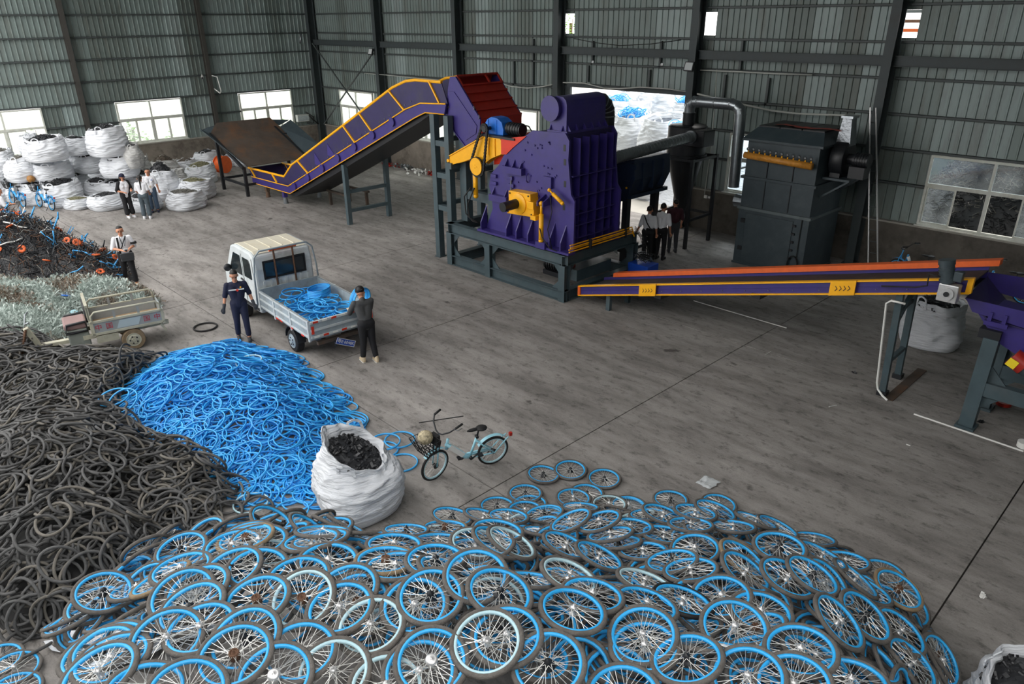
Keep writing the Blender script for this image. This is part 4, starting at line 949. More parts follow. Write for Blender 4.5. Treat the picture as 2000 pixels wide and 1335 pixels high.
# licence plate
PLB = mat('plate_blue', (26, 72, 168), .4)
pl = MB().box((-.08, -.24, .37), (-.07, .24, .52)).build('licence_plate', PLB, truck, world=False)
pl.location = (-.02, -.1, 0)
fr = MB(); 
for a_, b_ in (((-.083, -.24, .51), (-.08, .24, .52)), ((-.083, -.24, .37), (-.08, .24, .38)), ((-.083, -.24, .37), (-.08, -.23, .52)), ((-.083, .23, .37), (-.08, .24, .52))): fr.box(a_, b_)
fr.build('plate_border', WHITEP, pl, world=False)
def text(body, size, m, parent, loc, rot, name='lettering', ext=.001):
    cu = D.curves.new(name, 'FONT'); cu.body = body; cu.size = size; cu.extrude = ext; cu.align_x = 'CENTER'; cu.align_y = 'CENTER'
    tmp = D.objects.new('tmp', cu); COL.objects.link(tmp)
    dg = bpy.context.evaluated_depsgraph_get(); me = D.meshes.new_from_object(tmp.evaluated_get(dg)); D.objects.remove(tmp)
    me.materials.clear(); me.materials.append(m)
    o = link_mesh(name, me, parent); o.location = loc; o.rotation_euler = rot; return o
text('粤E·6048K', .10, WHITEP, pl, (-.084, 0, .445), (radians(90), 0, radians(-90)))
pl.rotation_euler = (radians(26), 0, 0); pl.location = (-.02, .2, .02)

# ================================================================== cargo tricycle
TRI = mat('dusty_olive_grey_paint', (178, 176, 158), .6, var=.12, vscale=4, dirt=(130, 122, 104), dirt_amt=.5, dscale=2.5)
TRIS = mat('silver_grey_side_panel', (150, 156, 158), .5, var=.12, vscale=4, dirt=(120, 114, 100), dirt_amt=.4)
WOODB = mat('dirty_bed_floor', (176, 150, 120), .8, var=.2, vscale=4)
tri = thing('cargo_tricycle', 'dusty grey three-wheeled cargo tricycle with railed bed beside the tyre heap', 'tricycle', (-17.55, 5.22, 0), radians(-101))
def rb_(name, a, b, m, **k): return MB().box(a, b).build(name, m, tri, world=False, **k)
# local: +X forward (towards the camera-left), bed from x=0 to 1.5 ; y=+.5 side faces the camera? handled below
rb_('bed_floor', (0, -.5, .52), (1.5, .5, .56), WOODB)
for s in (-1, 1):
    rb_('bed_side', (0, s * .5 - .015, .54), (1.5, s * .5 + .015, .84), TRIS)
    for z in (.55, .84): rb_('side_rail', (0, s * .515 - .02, z - .025), (1.5, s * .515 + .02, z + .025), TRI)
    for x in (.02, 1.48): rb_('corner_post', (x - .03, s * .51 - .025, .5), (x + .03, s * .51 + .025, .86), TRI)
    MB().tube([(.04, s * .5, .84), (.04, s * .5, .98), (.12, s * .5, 1.06), (1.38, s * .5, 1.06), (1.46, s * .5, .98), (1.46, s * .5, .84)], .024, 8).build('hand_rail', TRI, tri, True, world=False)
    for x in (.5, 1.0): rb_('rail_post', (x - .025, s * .5 - .01, .84), (x + .025, s * .5 + .01, 1.06), TRIS)
rb_('tail_board', (-.015, -.5, .54), (.015, .5, .84), TRIS); rb_('front_board', (1.49, -.5, .54), (1.52, .5, 1.2), TRI)
rb_('front_rail', (1.47, -.5, .9), (1.53, .5, 1.25), TRI)
for y in (-.3, .3): rb_('chassis_rail', (-.1, y - .035, .4), (1.7, y + .035, .5), TRI)
for s in (-1, 1):
    rb_('side_box', (1.0, s * .5 - .02, .33), (1.45, s * .5 + .02, .5), TRI)
    MB().bar((.1, s * .48, .5), (.0, s * .48, .3), .04, .05).build('mud_bracket', TRI, tri, world=False)
    w = car_wheel('wheel', .72, s * .46, .25, .13, tri, TRI, TYRETAN)
MB().cyl((.72, -.46, .25), (.72, .46, .25), .04, n=10).build('axle', BLACKM, tri, world=False)
rb_('seat_box', (1.56, -.3, .25), (1.98, .32, .68), mat('tricycle_grey_box', (128, 134, 128), .6, var=.15), bevel=.03)
rb_('seat', (1.56, -.33, .68), (2.02, .33, .82), mat('faded_maroon_seat', (136, 110, 108), .6, var=.12), bevel=.04)
for s in (-1, 1):
    MB().tube([(1.58, s * .33, .62), (1.58, s * .345, .84), (1.96, s * .345, .82), (2.0, s * .345, .62)], .03, 8, True).build('seat_guard', BLACKM, tri, True, world=False)
MB().tube([(1.54, -.3, .8), (1.54, -.3, 1.15), (1.54, .3, 1.15), (1.54, .3, .8)], .025, 8).build('seat_back', BLACKM, tri, True, world=False)
MB().bar((1.7, 0, .34), (2.6, 0, .36), .14, .08).build('foot_well', TRI, tri, world=False)
MB().bar((2.55, 0, .34), (2.72, 0, .82), .16, .1, (1, 0, 0)).build('steering_column', TRI, tri, world=False)
MB().tube([(2.62, -.38, 1.06), (2.68, -.3, 1.02), (2.72, -.1, .9), (2.72, .1, .9), (2.68, .3, 1.02), (2.62, .38, 1.06)], .016, 8).build('handlebar', GALV, tri, True, world=False)
for s in (-1, 1):
    MB().bar((2.72, s * .09, .82), (2.92, s * .09, .25), .04, .04).build('fork_leg', RUST, tri, world=False)
    MB().tube([V((2.74 + .16 * k / 60, s * .09, .76 - .42 * k / 60)) + V((0, .045 * sin(k * .9), .045 * cos(k * .9))) for k in range(61)], .012, 5).build('fork_spring', RUST, tri, world=False)
o = MB().ring(.23, [(.05 * cos(a), .045 * sin(a)) for a in [2 * pi * k / 8 for k in range(8)]], 28).build('front_wheel', TYREK, tri, True, world=False)
o.location = (2.93, 0, .26); o.rotation_euler = (radians(90), 0, 0)
for k in range(8): an = k * pi / 4; MB().cyl((0, 0, 0), (.2 * cos(an), .2 * sin(an), 0), .012, n=6).build('spoke', RUST, o, world=False)
MB().cyl((0, 0, -.06), (0, 0, .06), .04, n=12).build('hub', RUST, o, world=False)
RTXT = mat('red_lettering', (178, 40, 60), .6)
for ch_, x in (('中', .14), ('国', .36), ('国', 1.14), ('中', 1.36)):
    text(ch_, .15, RTXT, tri, (x, .519, .69), (radians(90), 0, radians(180)))
MB().add([(.55, .518, .6), (1.0, .518, .6), (.92, .518, .78), (.47, .518, .78)], [(0, 1, 2, 3)[::-1]]).build('side_stripe', mat('pale_blue_decal', (176, 192, 198), .6), tri, world=False)

# ================================================================== bicycles
WR = .29
def bicycle(label, loc, rz, paint, basket=True, steer=0, lean=0, kick=1, blue_rim=True, group=None):
    b = thing('bicycle', label, 'bicycle', loc, rz, group, rot=(lean, 0, rz))
    P = lambda nm, mb, m, par=b, sm=True: mb.build(nm, m, par, sm, world=False)
    RX, FX = -.48, .56
    def wheel(nm, x, par):
        o = D.objects.new(nm, ME['tyre_k']); COL.objects.link(o); o.parent = par; o.location = (x, 0, WR); o.rotation_euler = (radians(90), 0, 0)
        r = link_mesh('rim', ME['rim_b'] if blue_rim else ME['rim_w'], o); s = link_mesh('spokes', ME['spokes'], o); h = link_mesh('hub', ME['hub_d'], o); return o
    wheel('rear_wheel', RX, b)
    P('frame', MB().tube([(.36, 0, .66), (.2, 0, .50), (.02, 0, .32), (-.06, 0, .29)], [.035, .04, .045, .04], 10).tube([(-.06, 0, .29), (-.18, 0, .66)], .022, 8).tube([(.36, 0, .56), (.33, 0, .76)], .026, 8), paint)
    for s in (-1, 1):
        P('chain_stay', MB().tube([(-.06, s * .04, .29), (RX, s * .065, WR)], .013, 6), paint)
        P('seat_stay', MB().tube([(-.16, s * .03, .60), (RX, s * .065, WR)], .012, 6), paint)
        P('rack_stay', MB().tube([(RX, s * .07, WR), (-.68, s * .06, .50), (-.74, s * .05, .54)], .012, 6), paint)
    P('rear_mudguard', MB().grid(lambda i, j: V((RX + .325 * cos(radians(20 + i * 8)) * -1, (j - 1.5) * .024, WR + .325 * sin(radians(20 + i * 8)))), 17, 4), paint)
    P('chain_guard', MB().bar((-.02, -.05, .30), (RX, -.06, WR), .02, .07), paint)
    P('saddle', MB().ell((-.26, 0, .82), (.10, .085, .035)).ell((-.12, 0, .82), (.12, .035, .028)), BLACK)
    P('seat_post', MB().cyl((-.18, 0, .64), (-.21, 0, .80), .016, n=8), BLACKM)
    P('seat_clamp', MB().cyl((-.18, -.03, .665), (-.18, .03, .665), .028, n=8), BLACKM)
    P('crank', MB().cyl((-.06, -.07, .29), (-.06, .07, .29), .03, n=10).bar((-.06, -.08, .29), (.06, -.08, .20), .015, .025).bar((-.06, .08, .29), (-.18, .08, .38), .015, .025), BLACKM)
    for x, y, z in ((.07, -.13, .2), (-.19, .13, .38)): P('pedal', MB().cbox((x, y, z), (.09, .09, .022)), BLACKM, sm=False)
    if kick: P('kickstand', MB().cyl((RX, .07 * kick, WR), (RX + .08, .2 * kick, .0), .011, n=6), BLACKM)
    P('rear_reflector', MB().cbox((-.80, 0, .55), (.05, .05, .06)), paint if not basket else REDP, sm=False)
    f = D.objects.new('front_fork', MB().tube([(0, .055, -.40), (-.035, .055, -.06), (-.05, .03, 0)], .015, 6).tube([(0, -.055, -.40), (-.035, -.055, -.06), (-.05, -.03, 0)], .015, 6).tube([(-.05, .03, 0), (-.05, -.03, 0)], .02, 6).cyl((-.05, 0, -.02), (-.09, 0, .18), .018, n=8).mesh('front_fork', paint, True)); COL.objects.link(f); f.parent = b
    f.location = (FX, 0, .69); f.rotation_euler = (0, radians(0), steer)
    o = D.objects.new('front_wheel', ME['tyre_k']); COL.objects.link(o); o.parent = b
    o.matrix_basis = M.Translation((FX, 0, 0)) @ M.Rotation(steer, 4, 'Z') @ M.Translation((0, 0, WR)) @ M.Rotation(radians(90), 4, 'X')
    link_mesh('rim', ME['rim_b'] if blue_rim else ME['rim_w'], o); link_mesh('spokes', ME['spokes'], o); link_mesh('hub', ME['hub_d'], o)
    S = lambda nm, mb, m, sm=True: mb.build(nm, m, f, sm, world=False)
    S('front_mudguard', MB().grid(lambda i, j: V((.325 * cos(radians(50 + i * 9)), (j - 1.5) * .024, -.40 + .325 * sin(radians(50 + i * 9)))), 12, 4), paint)
    S('handlebar', MB().tube([(-.34, .27, .40), (-.22, .26, .37), (-.15, .2, .30), (-.10, .08, .22), (-.09, 0, .20), (-.10, -.08, .22), (-.15, -.2, .30), (-.22, -.26, .37), (-.34, -.27, .40)], .013, 8), BLACKM)
    for s in (-1, 1):
        S('grip', MB().cyl((-.22, s * .262, .372), (-.36, s * .272, .403), .02, n=10), BLACK); S('brake_lever', MB().tube([(-.2, s * .25, .36), (-.24, s * .3, .34), (-.32, s * .31, .36)], .006, 5), GALV)
    if basket:
        bk = MB()
        for z, r0 in ((.0, .10), (.10, .125), (.2, .15)):
            bk.tube([(.02, -r0, z), (.02 + r0 * 1.7, -r0, z), (.02 + r0 * 1.7, r0, z), (.02, r0, z)], .006, 5, True)
        for k in range(5):
            yy = -1 + k * .5; bk.tube([(.02, .10 * yy, 0), (.02, .15 * yy, .2)], 0.0065, 4); bk.tube([(.02 + .17, .10 * yy, 0), (.02 + .255, .15 * yy, .2)], 0.0065, 4)
            for s in (-1, 1): bk.tube([(.02 + .0425 * k, s * .10, 0), (.02 + .064 * k, s * .15, .2)], 0.0065, 4)
        for k in range(5): bk.tube([(.02 + .0425 * k, -.1, 0), (.02 + .0425 * k, .1, 0)], 0.0065, 4)
        bk.v = [(x * 1.3, y * 1.3, z * 1.3 - .04) for x, y, z in bk.v]; S('basket', bk, BLACK, False)
        S('lock_box', MB().cbox((-.02, 0, .12), (.07, .16, .2)), BLACK, False)
    if paint is BIKEB: MB().cyl((.33, 0, .70), (.27, 0, .575), .045, n=10).build('white_head_cover', WHITEP, b, True, world=False)
    return b
# ================================================================== people
def limb(mb, p, q, r0, r1, fl=1.0, n=14, up=(0, 1, 0)):
    """tapered round-ended capsule; fl flattens it along `up`"""
    p = V(p); q = V(q); d = q - p; L = d.length
    d = d.normalized() if L > 1e-6 else V((0, 0, 1)); up = V(up)
    x = d.cross(up)
    if x.length < .05: up = V((1, 0, 0)); x = d.cross(up)
    x.normalize(); y = x.cross(d).normalized()
    vs = []; fs = []; rows = []
    for k in range(4): a = pi / 2 * k / 4; rows.append((p - d * r0 * cos(a) , r0 * sin(a) if k else r0 * .02))
    rows.append((p, r0)); rows.append(((p + q) / 2, (r0 + r1) / 2)); rows.append((q, r1))
    for k in range(3, -1, -1): a = pi / 2 * k / 4; rows.append((q + d * r1 * cos(a), r1 * sin(a) if k else r1 * .02))
    for c, r in rows:
        for i in range(n): an = 2 * pi * i / n; vs.append(c + x * cos(an) * r + y * sin(an) * r * fl)
    for j in range(len(rows) - 1):
        for i in range(n): fs.append((j * n + i, j * n + (i + 1) % n, (j + 1) * n + (i + 1) % n, (j + 1) * n + i))
    fs += [tuple(range(n - 1, -1, -1)), tuple(range((len(rows) - 1) * n, len(rows) * n))]
    mb.add(vs, fs)
def fuse(mb, name, m, parent, vox=.012, sm=3):
    me = mb.mesh('tmp', None); tmp = D.objects.new('tmp', me); COL.objects.link(tmp)
    r = tmp.modifiers.new('r', 'REMESH'); r.mode = 'VOXEL'; r.voxel_size = vox; r.use_smooth_shade = True
    s = tmp.modifiers.new('s', 'SMOOTH'); s.factor = .5; s.iterations = sm
    dg = bpy.context.evaluated_depsgraph_get(); out = D.meshes.new_from_object(tmp.evaluated_get(dg)); D.objects.remove(tmp); D.meshes.remove(me)
    out.materials.clear(); out.materials.append(m); out.polygons.foreach_set('use_smooth', [True] * len(out.polygons))
    return link_mesh(name, out, parent)
def person(label, loc, face, shirt, trousers, shoe, h=1.72, female=False, arms=None, legs=None, head=(0, 0), hair='short', sleeve=.5, lean=0., group=None, extra=None, stout=1.0, wide_leg=0, gloves=None):
    """local frame: facing -Y, left hand +X. arms = ((elbow, wrist) left, right) ; legs = ((knee, ankle) left, right)"""
    S = h / 1.72
    p = thing('person', label, 'person', loc, face, group)
    K = lambda x, y, z: V((x, y, z))
    def lv(v):   # lean the upper body about the hips
        v = V(v); o = V((0, 0, .93)); w = v - o; return o + M.Rotation(lean, 3, 'X') @ w if v.z > .9 else v
    sw = .165 if female else .19; hw = .09
    arms = arms or (((.24, .02, 1.13), (.25, -.06, .88)), ((-.24, .02, 1.13), (-.25, -.06, .88)))
    legs = legs or (((.10, -.02, .50), (.11, .02, .09)), ((-.10, -.02, .50), (-.11, .02, .09)))
    hip, chest, neck, headc = lv((0, 0, .95)), lv((0, 0, 1.28)), lv((0, .01, 1.46)), lv((0, -.02, 1.60))
    sh = [lv((sw, 0, 1.40)), lv((-sw, 0, 1.40))]
    arms = [[lv(e), lv(w)] for e, w in arms]
    hd = M.Rotation(head[1], 3, 'Z') @ M.Rotation(head[0] + lean, 3, 'X')
    H = lambda x, y, z: headc + hd @ V((x, y, z))
    bd = MB(); st = stout
    def torso(mb, g=0, low=.93):
        limb(mb, lv((0, 0, 1.0)), lv((0, .0, 1.10)), (.135 + g) * st, (.128 + g) * st, .76)
        limb(mb, lv((.05, 0, 1.10)), lv((.085, 0, 1.30)), (.10 + g) * st, .098 + g, .95); limb(mb, lv((-.05, 0, 1.10)), lv((-.085, 0, 1.30)), (.10 + g) * st, .098 + g, .95)
        limb(mb, lv((-.10, .01, 1.36)), lv((.10, .01, 1.36)), .085 + g, .085 + g, .95)
        if female: limb(mb, lv((.07, -.055, 1.25)), lv((.075, -.065, 1.24)), .055 + g, .05 + g); limb(mb, lv((-.07, -.055, 1.25)), lv((-.075, -.065, 1.24)), .055 + g, .05 + g)
    torso(bd)
    limb(bd, (-.06, .01, .92), (.06, .01, .92), .125 * st, .125 * st, .9)
    limb(bd, lv((0, .015, 1.40)), headc - V((0, 0, .06)), .062, .055)
    for s, (e, w) in zip(sh, arms):
        limb(bd, s, e, .052, .042); limb(bd, e, w, .042, .029)
    for sx, (k, a) in zip((hw, -hw), legs):
        limb(bd, (sx, 0, .90), k, .088 * st, .058); limb(bd, k, a, .058, .04); limb(bd, V(a) + V((0, .02, -.03)), V(a) + V((0, -.12, -.06)), .038, .032, .8)
    # head
    limb(bd, H(0, .012, .035), H(0, -.002, .035), .088, .086, 1.08); limb(bd, H(0, -.02, -.03), H(0, -.035, -.07), .066, .044)
    limb(bd, H(0, -.098, .0), H(0, -.108, -.03), .011, .016)
    for s in (-1, 1): limb(bd, H(s * .085, .01, .015), H(s * .088, .012, -.025), .018, .014, .6)
    # hands: palm, thumb, four fingers
    def hand(bd, e, w, s, g=0.):
        d = (w - e).normalized(); up = V((0, 0, 1)) if abs(d.z) < .8 else V((0, -1, 0)); sd = d.cross(up).normalized()
        pc = w + d * .055; limb(bd, w + d * .02, w + d * .085, .03 + g, .034 + g, .55, up=sd.cross(d))
        nn = sd.cross(d).normalized()
        for f in range(4):
            off = sd * (-.03 + f * .02); b0 = w + d * .095 + off; ln = (.05, .062, .06, .045)[f]
            m1 = b0 + d * ln * .5 - nn * .008; m2 = m1 + d * ln * .42 - nn * .02
            limb(bd, b0, m1, .0095 + g * .6, .009 + g * .6, n=8); limb(bd, m1, m2, .009 + g * .6, .008 + g * .6, n=8)
        th = w + d * .04 - sd * s * .03; limb(bd, th, th + d * .035 - sd * s * .022, .011 + g, .010 + g, n=8); limb(bd, th + d * .035 - sd * s * .022, th + d * .065 - sd * s * .02 - nn * .012, .010 + g, .008 + g, n=8)
    for (e, w), s in zip(arms, (1, -1)): hand(bd, e, w, s)
    fuse(bd, 'body', SKIN, p, .0085)
    if gloves:
        for (e, w), s in zip(arms, (1, -1)):
            c = MB(); hand(c, e, w, s, .006); limb(c, w.lerp(e, .25), w + (w - e).normalized() * .02, .042, .036); fuse(c, 'glove', gloves, p, .0085, 1)
    # shirt
    c = MB(); torso(c, .014); limb(c, lv((0, 0, .93)), lv((0, 0, 1.05)), .155 * st, .15 * st, .80); limb(c, lv((0, .012, 1.42)), lv((0, .012, 1.455)), .078, .068)
    for s, (e, w) in zip(sh, arms):
        if sleeve <= 1: q = s.lerp(e, sleeve + .25); limb(c, s - V((0, 0, .004)), q, .067, .062)
        else: limb(c, s, e, .072, .060); limb(c, e, e.lerp(w, sleeve - 1), .060, .048)
    fuse(c, 'shirt', shirt, p, .013, 2)
    # trousers
    c = MB(); limb(c, (-.06, .01, .93), (.06, .01, .93), .138 * st, .138 * st, .92); limb(c, (0, 0, .98), lv((0, 0, 1.03)), .147 * st, .142 * st, .80)
    for sx, (k, a) in zip((hw, -hw), legs):
        a = V(a); k = V(k); limb(c, (sx, 0, .88), k, .105 * st, .075 + wide_leg * .3); limb(c, k, a + (k - a).normalized() * (.075 + wide_leg), .075 + wide_leg * .3, .064 + wide_leg)
    fuse(c, 'trousers', trousers, p, .013, 2)
    # shoes
    for k, a in legs:
        a = V(a); c = MB(); limb(c, a + V((0, .035, -.042)), a + V((0, -.15, -.05)), .047, .041, 1.0, up=(0, 0, 1)); limb(c, a + V((0, .025, -.02)), a + V((0, .01, .05)), .05, .047)
        c2 = fuse(c, 'shoe', shoe, p, .011, 2)
        MB().cbox(a + V((0, -.058, -.083)), (.080, .25, .014)).build('sole', WHITEP if shoe in (CWHITE, CKHAKI) else CDGREY, c2, world=False, bevel=.005)
    # face and hair
    for s in (-1, 1):
        MB().ell(H(s * .032, -.086, .015), (.011, .006, .007), 8, 6).build('eye', BLACK, p, True, world=False)
        MB().bar(H(s * .018, -.091, .034), H(s * .05, -.083, .034), .006, .006).build('eyebrow', HAIR, p, world=False)
    MB().ell(H(0, -.086, -.052), (.022, .008, .006), 10, 6).build('mouth', LIPS, p, True, world=False)
    hm = MB()
    if hair != 'none':
        lo = .022 if hair == 'crop' else .006
        limb(hm, H(0, .034, .042 + lo), H(0, .018, .052 + lo), .090, .082, 1.06)
        if hair in ('short', 'long', 'pony'): limb(hm, H(0, .05, .01), H(0, .05, -.02), .075, .06)
        if hair == 'long': limb(hm, H(0, .06, 0), H(0, .08, -.2), .08, .06)
        if hair == 'pony': limb(hm, H(0, .09, .03), H(.0, .115, -.06), .04, .036); limb(hm, H(0, .115, -.06), H(.0, .105, -.42), .036, .022)
        fuse(hm, 'hair', HAIR, p, .011, 1)
    p.scale = (S, S, S)
    p['_h'] = [headc.x, headc.y, headc.z]
    if extra: extra(p, H, lv)
    del p['_h']
    return p
def cap_on(p, H, m, back=False):
    s = -1 if back else 1
    c = MB(); limb(c, H(0, .015, .065), H(0, 0, .07), .10, .097, 1.05); o = fuse(c, 'cap', m, p, .012, 1)
    MB().grid(lambda i, j: H(-.07 + i * .0233, -(.08 + j * .03) * s, .062 - j * .006 - abs(i - 3) * .006), 7, 4).build('cap_peak', m, o, True, world=False)
def strap(pts, m, root, name='strap', w=.035):
    mb = MB()
    for a, b in zip(pts, pts[1:]): mb.bar(a, b, w, .008, (0, -1, 0))
    return mb.build(name, m, root, world=False)
def face_to(p, q): d = V(q) - V(p); return atan2(d.x, -d.y)   # yaw so that local -Y points from p to q
CAMG = V((0, 0, 0))
# navy worker beside the truck, facing the camera, walking
P0 = G(478, 662)
def ex(p, H, lv):
    MB().box((-.17, -.165, 1.30), (.17, -.15, 1.325)).build('reflective_band', WHITEP, p, world=False)
    MB().cbox((.02, -.168, 1.30), (.05, .01, .05), M.Rotation(.7, 3, 'Y')).build('red_badge', REDB, p, world=False)
    MB().ell((.10, -.155, 1.36), (.02, .01, .02)).build('yellow_badge', YELLOW, p, True, world=False)
person('man in navy work uniform and dark gloves walking beside the white pickup truck', P0, face_to(P0, CAMG), CNAVY, CNAVY, CDGREY, 1.72,
       arms=(((.27, .04, 1.13), (.33, -.08, .90)), ((-.27, .05, 1.12), (-.33, -.03, .88))), legs=(((.10, -.07, .50), (.11, -.10, .09)), ((-.10, -.02, .50), (-.12, .10, .09))), head=(.42, .0), hair='crop', sleeve=.75, extra=ex, gloves=CDGREY)
# grey-shirt loader at the tailgate, seen from behind, reaching into the bed
P1 = G(722, 706)
def ex(p, H, lv):
    cap_on(p, H, CBLACK, True)
person('man in grey shirt, black trousers and cap loading rims at the truck tailgate', P1, face_to(P1, V((-14.6, 8.3, 0))), CGREY, CBLACK, CKHAKI, 1.72,
       arms=(((.24, -.26, 1.18), (.16, -.50, 1.22)), ((-.24, -.26, 1.2), (-.16, -.48, 1.24))), legs=(((.09, -.02, .50), (.12, -.06, .09)), ((-.10, .02, .50), (-.13, .10, .09))), head=(.35, .2), hair='crop', sleeve=1.3, lean=.22, extra=ex, gloves=CKHAKI)
# man with a camera, striding
P2 = G(258, 556)
def ex(p, H, lv):
    strap([(-.12, -.135, 1.46), (-.13, -.17, 1.2), (-.12, -.17, 1.0)], BLACK, p, 'harness_strap', .05)
    strap([(.10, -.125, 1.47), (.02, -.19, 1.2)], CDGREY, p, 'camera_strap', .02); strap([(-.06, -.12, 1.48), (-.02, -.2, 1.2)], CDGREY, p, 'camera_strap', .02)
    strap([(.10, -.12, 1.48), (-.05, -.19, 1.2), (-.19, -.12, .98)], CDGREY, p, 'bag_strap', .03)
    MB().tube([H(-.06, -.10, .012), H(-.03, -.104, .012), H(.03, -.104, .012), H(.06, -.10, .012)], .004, 5).build('glasses', BLACK, p, world=False)
    MB().cyl((.27, -.04, 1.26), (.275, -.045, 1.20), .085, n=14).build('arm_band', BLACK, p, world=False)
pm = person('man in white polo shirt walking with a camera and a dark shoulder bag', P2, face_to(P2, CAMG) + .1, CWHITE, CBLACK, CKHAKI, 1.72,
       arms=(((.28, -.02, 1.14), (.10, -.28, 1.13)), ((-.28, -.02, 1.14), (-.08, -.28, 1.12))), legs=(((.10, -.12, .51), (.12, -.16, .09)), ((-.10, .04, .50), (-.09, .26, .17))), head=(.12, -.15), hair='crop', sleeve=.75, stout=1.08, extra=ex)
def at_person(p, loc):
    return p.location + M.Rotation(p.rotation_euler.z, 3, 'Z') @ V(loc)
t = thing('shoulder_bag', 'dark grey shoulder bag hanging in front of the man with the camera', 'bag', at_person(pm, (.02, -.235, .80)), pm.rotation_euler.z)
MB().cbox((0, 0, .1), (.34, .10, .23)).build('pouch', CDGREY, t, world=False, bevel=.02); MB().cbox((0, -.055, .145), (.35, .012, .14)).build('flap', CDGREY, t, world=False, bevel=.005)
t = thing('camera_gadget', 'small silver camera held in both hands by the walking man in white', 'camera', at_person(pm, (.01, -.36, 1.10)), pm.rotation_euler.z)
MB().cbox((0, 0, .03), (.12, .04, .07)).build('housing', SILVER, t, world=False, bevel=.006); MB().cyl((.0, -.02, .03), (0, -.06, .03), .026, n=14).build('lens', BLACKM, t, world=False)
# woman with cap and black cardigan
P3 = G(255, 424)
def ex(p, H, lv):
    cap_on(p, H, CNAVY)
    MB().ell(H(0, -.075, -.045), (.05, .04, .035), 12, 8).build('face_mask', BLACK, p, True, world=False)
    c = MB()
    for s in (-1, 1):
        limb(c, (s * .13, .03, 1.38), (s * .12, .03, .82), .075, .085, .9); limb(c, (s * .17, 0, 1.40), (s * .27, .04, 1.12), .078, .072)
    limb(c, (-.08, .07, 1.38), (-.08, .07, .85), .08, .09); limb(c, (.08, .07, 1.38), (.08, .07, .85), .08, .09)
    fuse(c, 'cardigan', CBLACK, p, .014, 2)
person('woman in navy cap and open black cardigan, arms bent, by the white sacks', P3, face_to(P3, CAMG) + .35, CWHITE, CBLACK, CWHITE, 1.66, female=True,
       arms=(((.27, .04, 1.10), (.17, -.20, 1.10)), ((-.28, .04, 1.10), (-.13, -.20, 1.06))), legs=(((.10, -.02, .50), (.12, -.03, .09)), ((-.10, -.03, .50), (-.10, -.05, .09))), head=(.1, .5), hair='long', sleeve=.5, wide_leg=.035, extra=ex)
P4 = G(289, 427)
person('woman with long ponytail and ripped grey jeans seen from behind', P4, face_to(P4, V((-34, 12, 0))), CWHITE, CJEANG, CWHITE, 1.66, female=True,
       arms=(((.22, .0, 1.13), (.2, -.16, 1.0)), ((-.22, 0, 1.13), (-.2, -.16, 1.0))), head=(0, .1), hair='pony', sleeve=.6, wide_leg=.03)
P5 = G(304, 414)
def ex(p, H, lv):
    MB().box((.05, -.175, 1.30), (.12, -.16, 1.33)).build('name_badge', mat('badge_blue', (90, 120, 190), .5), p, world=False); MB().box((-.03, -.18, 1.02), (.02, -.165, 1.1)).build('card_badge', CKHAKI, p, world=False)
person('smiling woman in white polo and blue jeans facing the camera behind her friend', P5, face_to(P5, CAMG), CWHITE, CJEAN, CNAVY, 1.70, female=True,
       arms=(((.24, .02, 1.13), (.27, .0, .90)), ((-.22, .02, 1.13), (-.2, -.06, .9))), head=(.05, -.2), hair='long', sleeve=.65, wide_leg=.02, extra=ex)
# man at the left edge with a phone
P6 = G(22, 462)
def ex(p, H, lv): strap([(-.14, .12, 1.44), (-.05, .17, 1.3), (.15, .15, 1.05)], BLACK, p, 'bag_strap', .05)
pm = person('man in white shirt and shorts looking at a phone at the left edge', P6, face_to(P6, V((-30, 14, 0))), CWHITE, CKHAKI, CKHAKI, 1.72,
       arms=(((.25, -.06, 1.13), (.12, -.28, 1.12)), ((-.25, -.06, 1.13), (-.10, -.28, 1.14))), head=(.4, 0), hair='short', sleeve=.75, extra=ex)
t = thing('phone', 'phone in the hands of the man at the left edge', 'phone', at_person(pm, (0, -.38, 1.12)), pm.rotation_euler.z)
MB().cbox((0, 0, .02), (.075, .009, .15), M.Rotation(.7, 3, 'X')).build('phone_body', WHITEP, t, world=False, bevel=.004); MB().cbox((0, .006, .022), (.068, .002, .14), M.Rotation(.7, 3, 'X')).build('screen', RGLASS, t, world=False)
# three men by the cyclone
P7 = G(1262, 508)
def ex(p, H, lv): strap([(.12, .10, 1.46), (0, .17, 1.25), (-.17, .15, 1.0)], BLACK, p, 'bag_strap', .035)
pm = person('grey-haired man in white shirt with a black waist bag, seen from behind', P7, face_to(P7, V((-13.6, 21, 0))), CWHITE, CBLACK, CBLACK, 1.70,
       arms=(((.26, .03, 1.13), (.36, .02, .92)), ((-.24, 0, 1.12), (-.25, -.05, .9))), head=(.1, .1), hair='crop', sleeve=.8, stout=1.05, extra=ex)
t = thing('waist_bag', 'black waist bag at the hip of the grey-haired man in white', 'bag', at_person(pm, (-.13, .2, .93)), pm.rotation_euler.z)
MB().cbox((0, 0, .07), (.26, .09, .17)).build('pouch', BLACK, t, world=False, bevel=.02); MB().cbox((0, .047, .12), (.24, .01, .07)).build('flap', CBLACK, t, world=False)
P8 = G(1288, 506)
pm = person('tall black-haired man in white shirt raising his left arm, seen from behind', P8, face_to(P8, V((-13.2, 22, 0))), CWHITE, CBLACK, CBLACK, 1.76,
       arms=(((.30, -.14, 1.36), (.40, -.30, 1.50)), ((-.25, .02, 1.13), (-.27, -.02, .89))), head=(.05, .2), hair='crop', sleeve=.75)
t = thing('black_phone', 'black phone in the lowered hand of the tall man in white', 'phone', at_person(pm, (-.28, -.04, .73)), pm.rotation_euler.z)
MB().cbox((0, 0, .05), (.02, .08, .15)).build('phone_body', BLACK, t, world=False, bevel=.004); MB().cbox((-.0105, 0, .05), (.002, .07, .14)).build('screen', RGLASS, t, world=False)
P9 = G(1312, 492)
